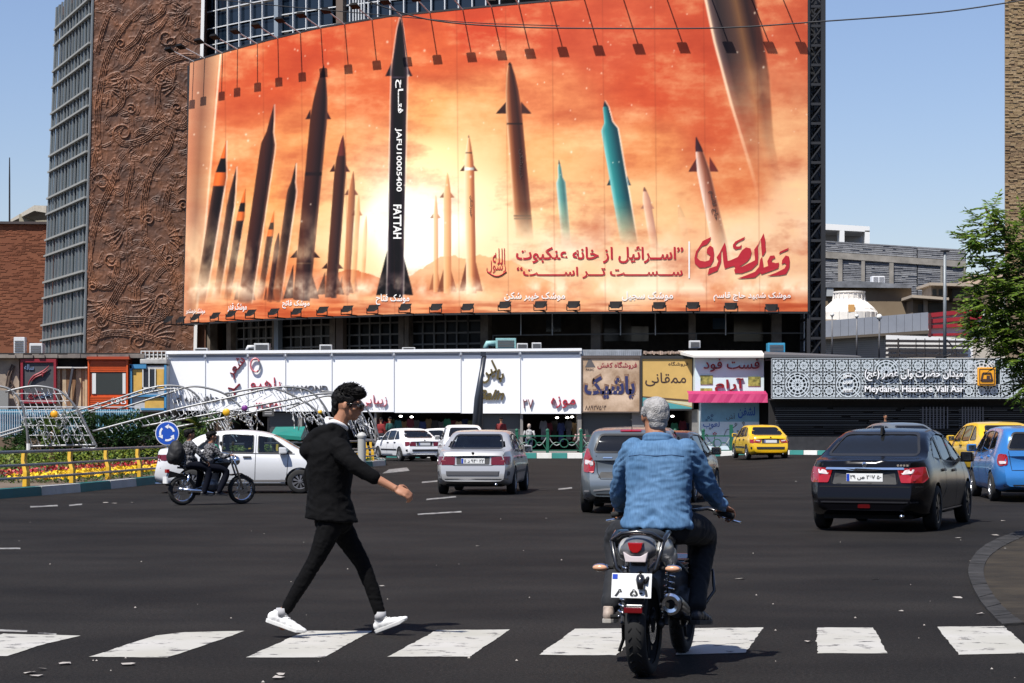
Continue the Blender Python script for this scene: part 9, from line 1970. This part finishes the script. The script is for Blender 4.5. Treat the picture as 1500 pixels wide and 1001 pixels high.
def simple_rider(name_lab, f0, torso, hair, arms, lean, zs=.0, foot=.60, hairm=None, cap=None, collar=None):
 t = thing('person', name_lab, 'person', tuple(m2.location), m2.rotation_euler.z); hc = V3(f0+lean*1.25, 0, 1.52+zs); Rh = frame(Vector((0, 0, 1)), Vector((1, -.05, 0))); b = MB(); head(b, hc, Rh, 1.0); chain(b, [V3(f0+lean, 0, 1.30+zs), V3(f0+lean*1.15, 0, 1.42+zs), hc], [.06, .055, .055]); T = frame(Vector((lean*2, 0, 1)), Vector((1, 0, 0)))
 for u, rx, ry in ((1, .15, .10), (.6, .15, .11), (.25, .14, .11), (0, .16, .12)): b.ell(V3(f0+lean*u, 0, .86+zs+.38*u), (rx, ry, .12), 12, 8, T)
 for s in (-1, 1):
  e_, h_ = (V3(f0+lean+.14, s*.25, 1.08+zs), arms(s)); chain(b, [V3(f0+lean, s*.17, 1.26+zs), e_, h_], [.045, .038, .028], 10); chain(b, [V3(f0, s*.10, .84+zs), V3(f0+.38, s*.19, .74+zs), V3(f0+foot*.4, s*.19, .34)], [.065, .05, .034], 10); hand(b, h_, (h_-e_), Vector((0, 0, 1)), Vector((0, s, 0)), .17, .8)
 remesh(b, 'body', SKIN2, t, .009, 4); b = MB()
 for u, rx, ry in ((1.05, .17, .12), (.7, .19, .135), (.35, .18, .14), (0, .185, .15)): b.ell(V3(f0+lean*u, 0, .86+zs+.38*u), (rx, ry, .13), 14, 8, T)
 for s in (-1, 1): h_ = arms(s); e_ = V3(f0+lean+.14, s*.25, 1.08+zs); chain(b, [V3(f0+lean, s*.17, 1.27+zs), e_, e_.lerp(h_, .85)], [.068, .055, .045], 10)
 remesh(b, 'shirt', torso, t, .014, 3, folds(.010, (9, 9, 12), seed=int(f0*50))); b = MB(); b.ell(V3(f0, 0, .84+zs), (.15, .16, .10), 12, 8)
 for s in (-1, 1): chain(b, [V3(f0, s*.10, .84+zs), V3(f0+.38, s*.19, .74+zs), V3(f0+foot*.4, s*.19, .30)], [.10, .08, .06], 10)
 remesh(b, 'trousers', mat('trouser_dark_navy', (.004, .005, .010), .9, spec=.1), t, .014, 3)
 for s in (-1, 1): shoe('shoe', V3(f0+foot*.4, s*.19, .30), Vector((1, 0, -.1)), t, mat('shoe_dark'), mat('shoe_sole'), .27, h=.09)
 hairmesh('hair', hc, Rh, [((0, -.028, .045), (.084, .098, .075)), ((0, .035, .08), (.068, .075, .036)), ((0, -.075, .0), (.068, .042, .07))], hairm or HB, t, .007, 30, .009, 3, 1.0)
 if collar: m1 = MB(); chain(m1, [V3(f0+lean+.06, .10, 1.30+zs), V3(f0+lean+.12, .05, 1.22+zs), V3(f0+lean+.13, 0, 1.12+zs)], [.05, .07, .05], 8); remesh(m1, 'scarf', collar, t, .012, 2)
 t.scale = (.94, .94, .86); return t, hc, Rh
chk = bpy.data.materials.new('check_cloth'); chk.use_nodes = True; n_ = chk.node_tree; tc = n_.nodes.new('ShaderNodeTexCoord'); ck = n_.nodes.new('ShaderNodeTexChecker'); ck.inputs['Scale'].default_value = 24; ck.inputs['Color1'].default_value = (.13, .13, .14, 1); ck.inputs['Color2'].default_value = (.008, .008, .01, 1); mp = n_.nodes.new('ShaderNodeMapping'); mp.inputs['Rotation'].default_value = (.5, .4, .6)
nz = n_.nodes.new('ShaderNodeTexNoise'); nz.inputs['Scale'].default_value = 4; mx = n_.nodes.new('ShaderNodeMixRGB'); mx.inputs[0].default_value = .05; n_.links.new(tc.outputs['Object'], mx.inputs[1]); n_.links.new(tc.outputs['Object'], nz.inputs['Vector']); n_.links.new(nz.outputs['Color'], mx.inputs[2]); n_.links.new(mx.outputs[0], mp.inputs[0]); n_.links.new(mp.outputs[0], ck.inputs['Vector']); n_.links.new(ck.outputs[0], n_.nodes['Principled BSDF'].inputs['Base Color']); n_.nodes['Principled BSDF'].inputs['Roughness'].default_value = .9
simple_rider('driver of the black motorcycle in a dark check shirt with a green scarf', .50, chk, None, lambda s: V3(.90, s*.33, 1.10), .12, .0, .55, None, None, mat('scarf_green', (.01, .30, .14), .9))
t_, hc2, R2 = simple_rider('pillion passenger in a black and white check shirt with a black backpack', .10, chk, None, lambda s: V3(.42, s*.24, .98), .05, .05, .75)
b = MB(); b.ell((-.13, 0, 1.00), (.15, .19, .24), 14, 10); b.ell((-.22, 0, .92), (.09, .14, .14), 12, 8); bp_ = remesh(b, 'backpack', mat('bag_black', (.008, .008, .009), .7), None, .014, 3, folds(.006, (9, 9, 9))); tag(bp_, 'black backpack on the back of the pillion passenger', 'backpack'); bp_.matrix_world = m2.matrix_basis
# far away people near the shops
def far_person(px, Y, h, top, leg, lab, zb=.24):
 t = thing('person', lab, 'person', (PX(px, Y), Y, zb), random.uniform(0, 6)); k = h/1.75; b = MB(); head(b, Vector((0, 0, 1.63*k)), Matrix.Identity(3), k); chain(b, [(0, 0, 1.35*k), (0, 0, 1.55*k)], [.06*k, .055*k], 8); b.ell((0, 0, 1.25*k), (.17*k, .11*k, .2*k), 12, 8); b.ell((0, 0, .98*k), (.15*k, .11*k, .16*k), 12, 8)
 for s in (-1, 1): chain(b, [(s*.18*k, 0, 1.36*k), (s*.24*k, .02, 1.1*k), (s*.24*k, .10, .86*k)], [.045*k, .04*k, .03*k], 8); chain(b, [(s*.09*k, 0, .9*k), (s*.10*k, .05*s, .5*k), (s*.10*k, .12*s, .06*k)], [.08*k, .055*k, .04*k], 8)
 remesh(b, 'body', SKIN2, t, .02, 3); b = MB(); b.ell((0, 0, 1.22*k), (.20*k, .14*k, .24*k), 12, 8); b.ell((0, 0, 1.0*k), (.17*k, .13*k, .17*k), 12, 8)
 for s in (-1, 1): chain(b, [(s*.18*k, 0, 1.36*k), (s*.24*k, .02, 1.1*k)], [.07*k, .06*k], 8)
 remesh(b, 'shirt', top, t, .02, 3); b = MB(); b.ell((0, 0, .92*k), (.17*k, .13*k, .12*k), 12, 8)
 for s in (-1, 1): chain(b, [(s*.09*k, 0, .9*k), (s*.10*k, .05*s, .5*k), (s*.10*k, .12*s, .08*k)], [.10*k, .08*k, .06*k], 8)
 remesh(b, 'trousers', leg, t, .02, 3); b = MB(); b.ell((0, -.02*k, 1.68*k), (.085*k, .10*k, .08*k), 10, 8); b.build('hair', HB, t, smooth=True)
far_person(734, 99.5, 1.72, mat('shirt_red', (.16, .015, .015), .9), mat('trouser_far', (.02, .02, .025), .9), 'person in a red top standing before the grey shutter')
far_person(1297, 88, 1.80, mat('shirt_far_black', (.01, .01, .01), .9), mat('trouser_far'), 'person in dark clothes standing at the metro louvres beyond the black saloon', .24)
far_person(558, 101.5, 1.70, mat('shirt_far_red', (.17, .012, .012), .9), mat('trouser_far'), 'person in a bright red top at the clothes shop beyond the island tip')
far_person(571, 101.8, 1.74, mat('shirt_far_green', (.01, .07, .06), .9), mat('trouser_far'), 'person in a dark green top at the clothes shop beyond the island tip')
# ================================================================ unseen blocks added behind and beside the viewpoint to darken fill light and reflections
M_BH = mat('unseen_block_render', (.22, .20, .17), .9, var=.3, vscale=.2); M_BW = mat('unseen_block_window', (.03, .035, .04), .2)
for i, (x, y, w_, d_, h_, lab) in enumerate([(-78, -40, 50, 16, 17, 'unseen plain block added behind the viewpoint, on the left'), (-18, -62, 46, 14, 21, 'unseen plain block added behind the viewpoint, straight back'), (46, -48, 56, 16, 18, 'unseen plain block added behind the viewpoint, on the right'),
      (58, 18, 14, 90, 17, 'long unseen block added out of view on the right side'), (-92, 34, 14, 100, 14, 'long unseen block added out of view on the left side')]):
 t = thing('unseen_block', lab, 'building', (x, y, 0)); MB().box(-w_/2, w_/2, -d_/2, d_/2, 0, h_).build('wall', M_BH, t); m1 = MB()
 for k in range(int(h_/3.2)):
  z = 1.2+k*3.2
  if w_ > d_: [m1.box(-w_/2+1.5+j*3, -w_/2+3.2+j*3, d_/2, d_/2+.06, z, z+1.7) for j in range(int((w_-3)/3))]
  else: s_ = -1 if x > 0 else 1; [m1.box(min(s_*w_/2, s_*(w_/2+.06)), max(s_*w_/2, s_*(w_/2+.06)), -d_/2+1.5+j*3, -d_/2+3.2+j*3, z, z+1.7) for j in range(int((d_-3)/3))]
 m1.build('window_row', M_BW, t, kind='stuff')
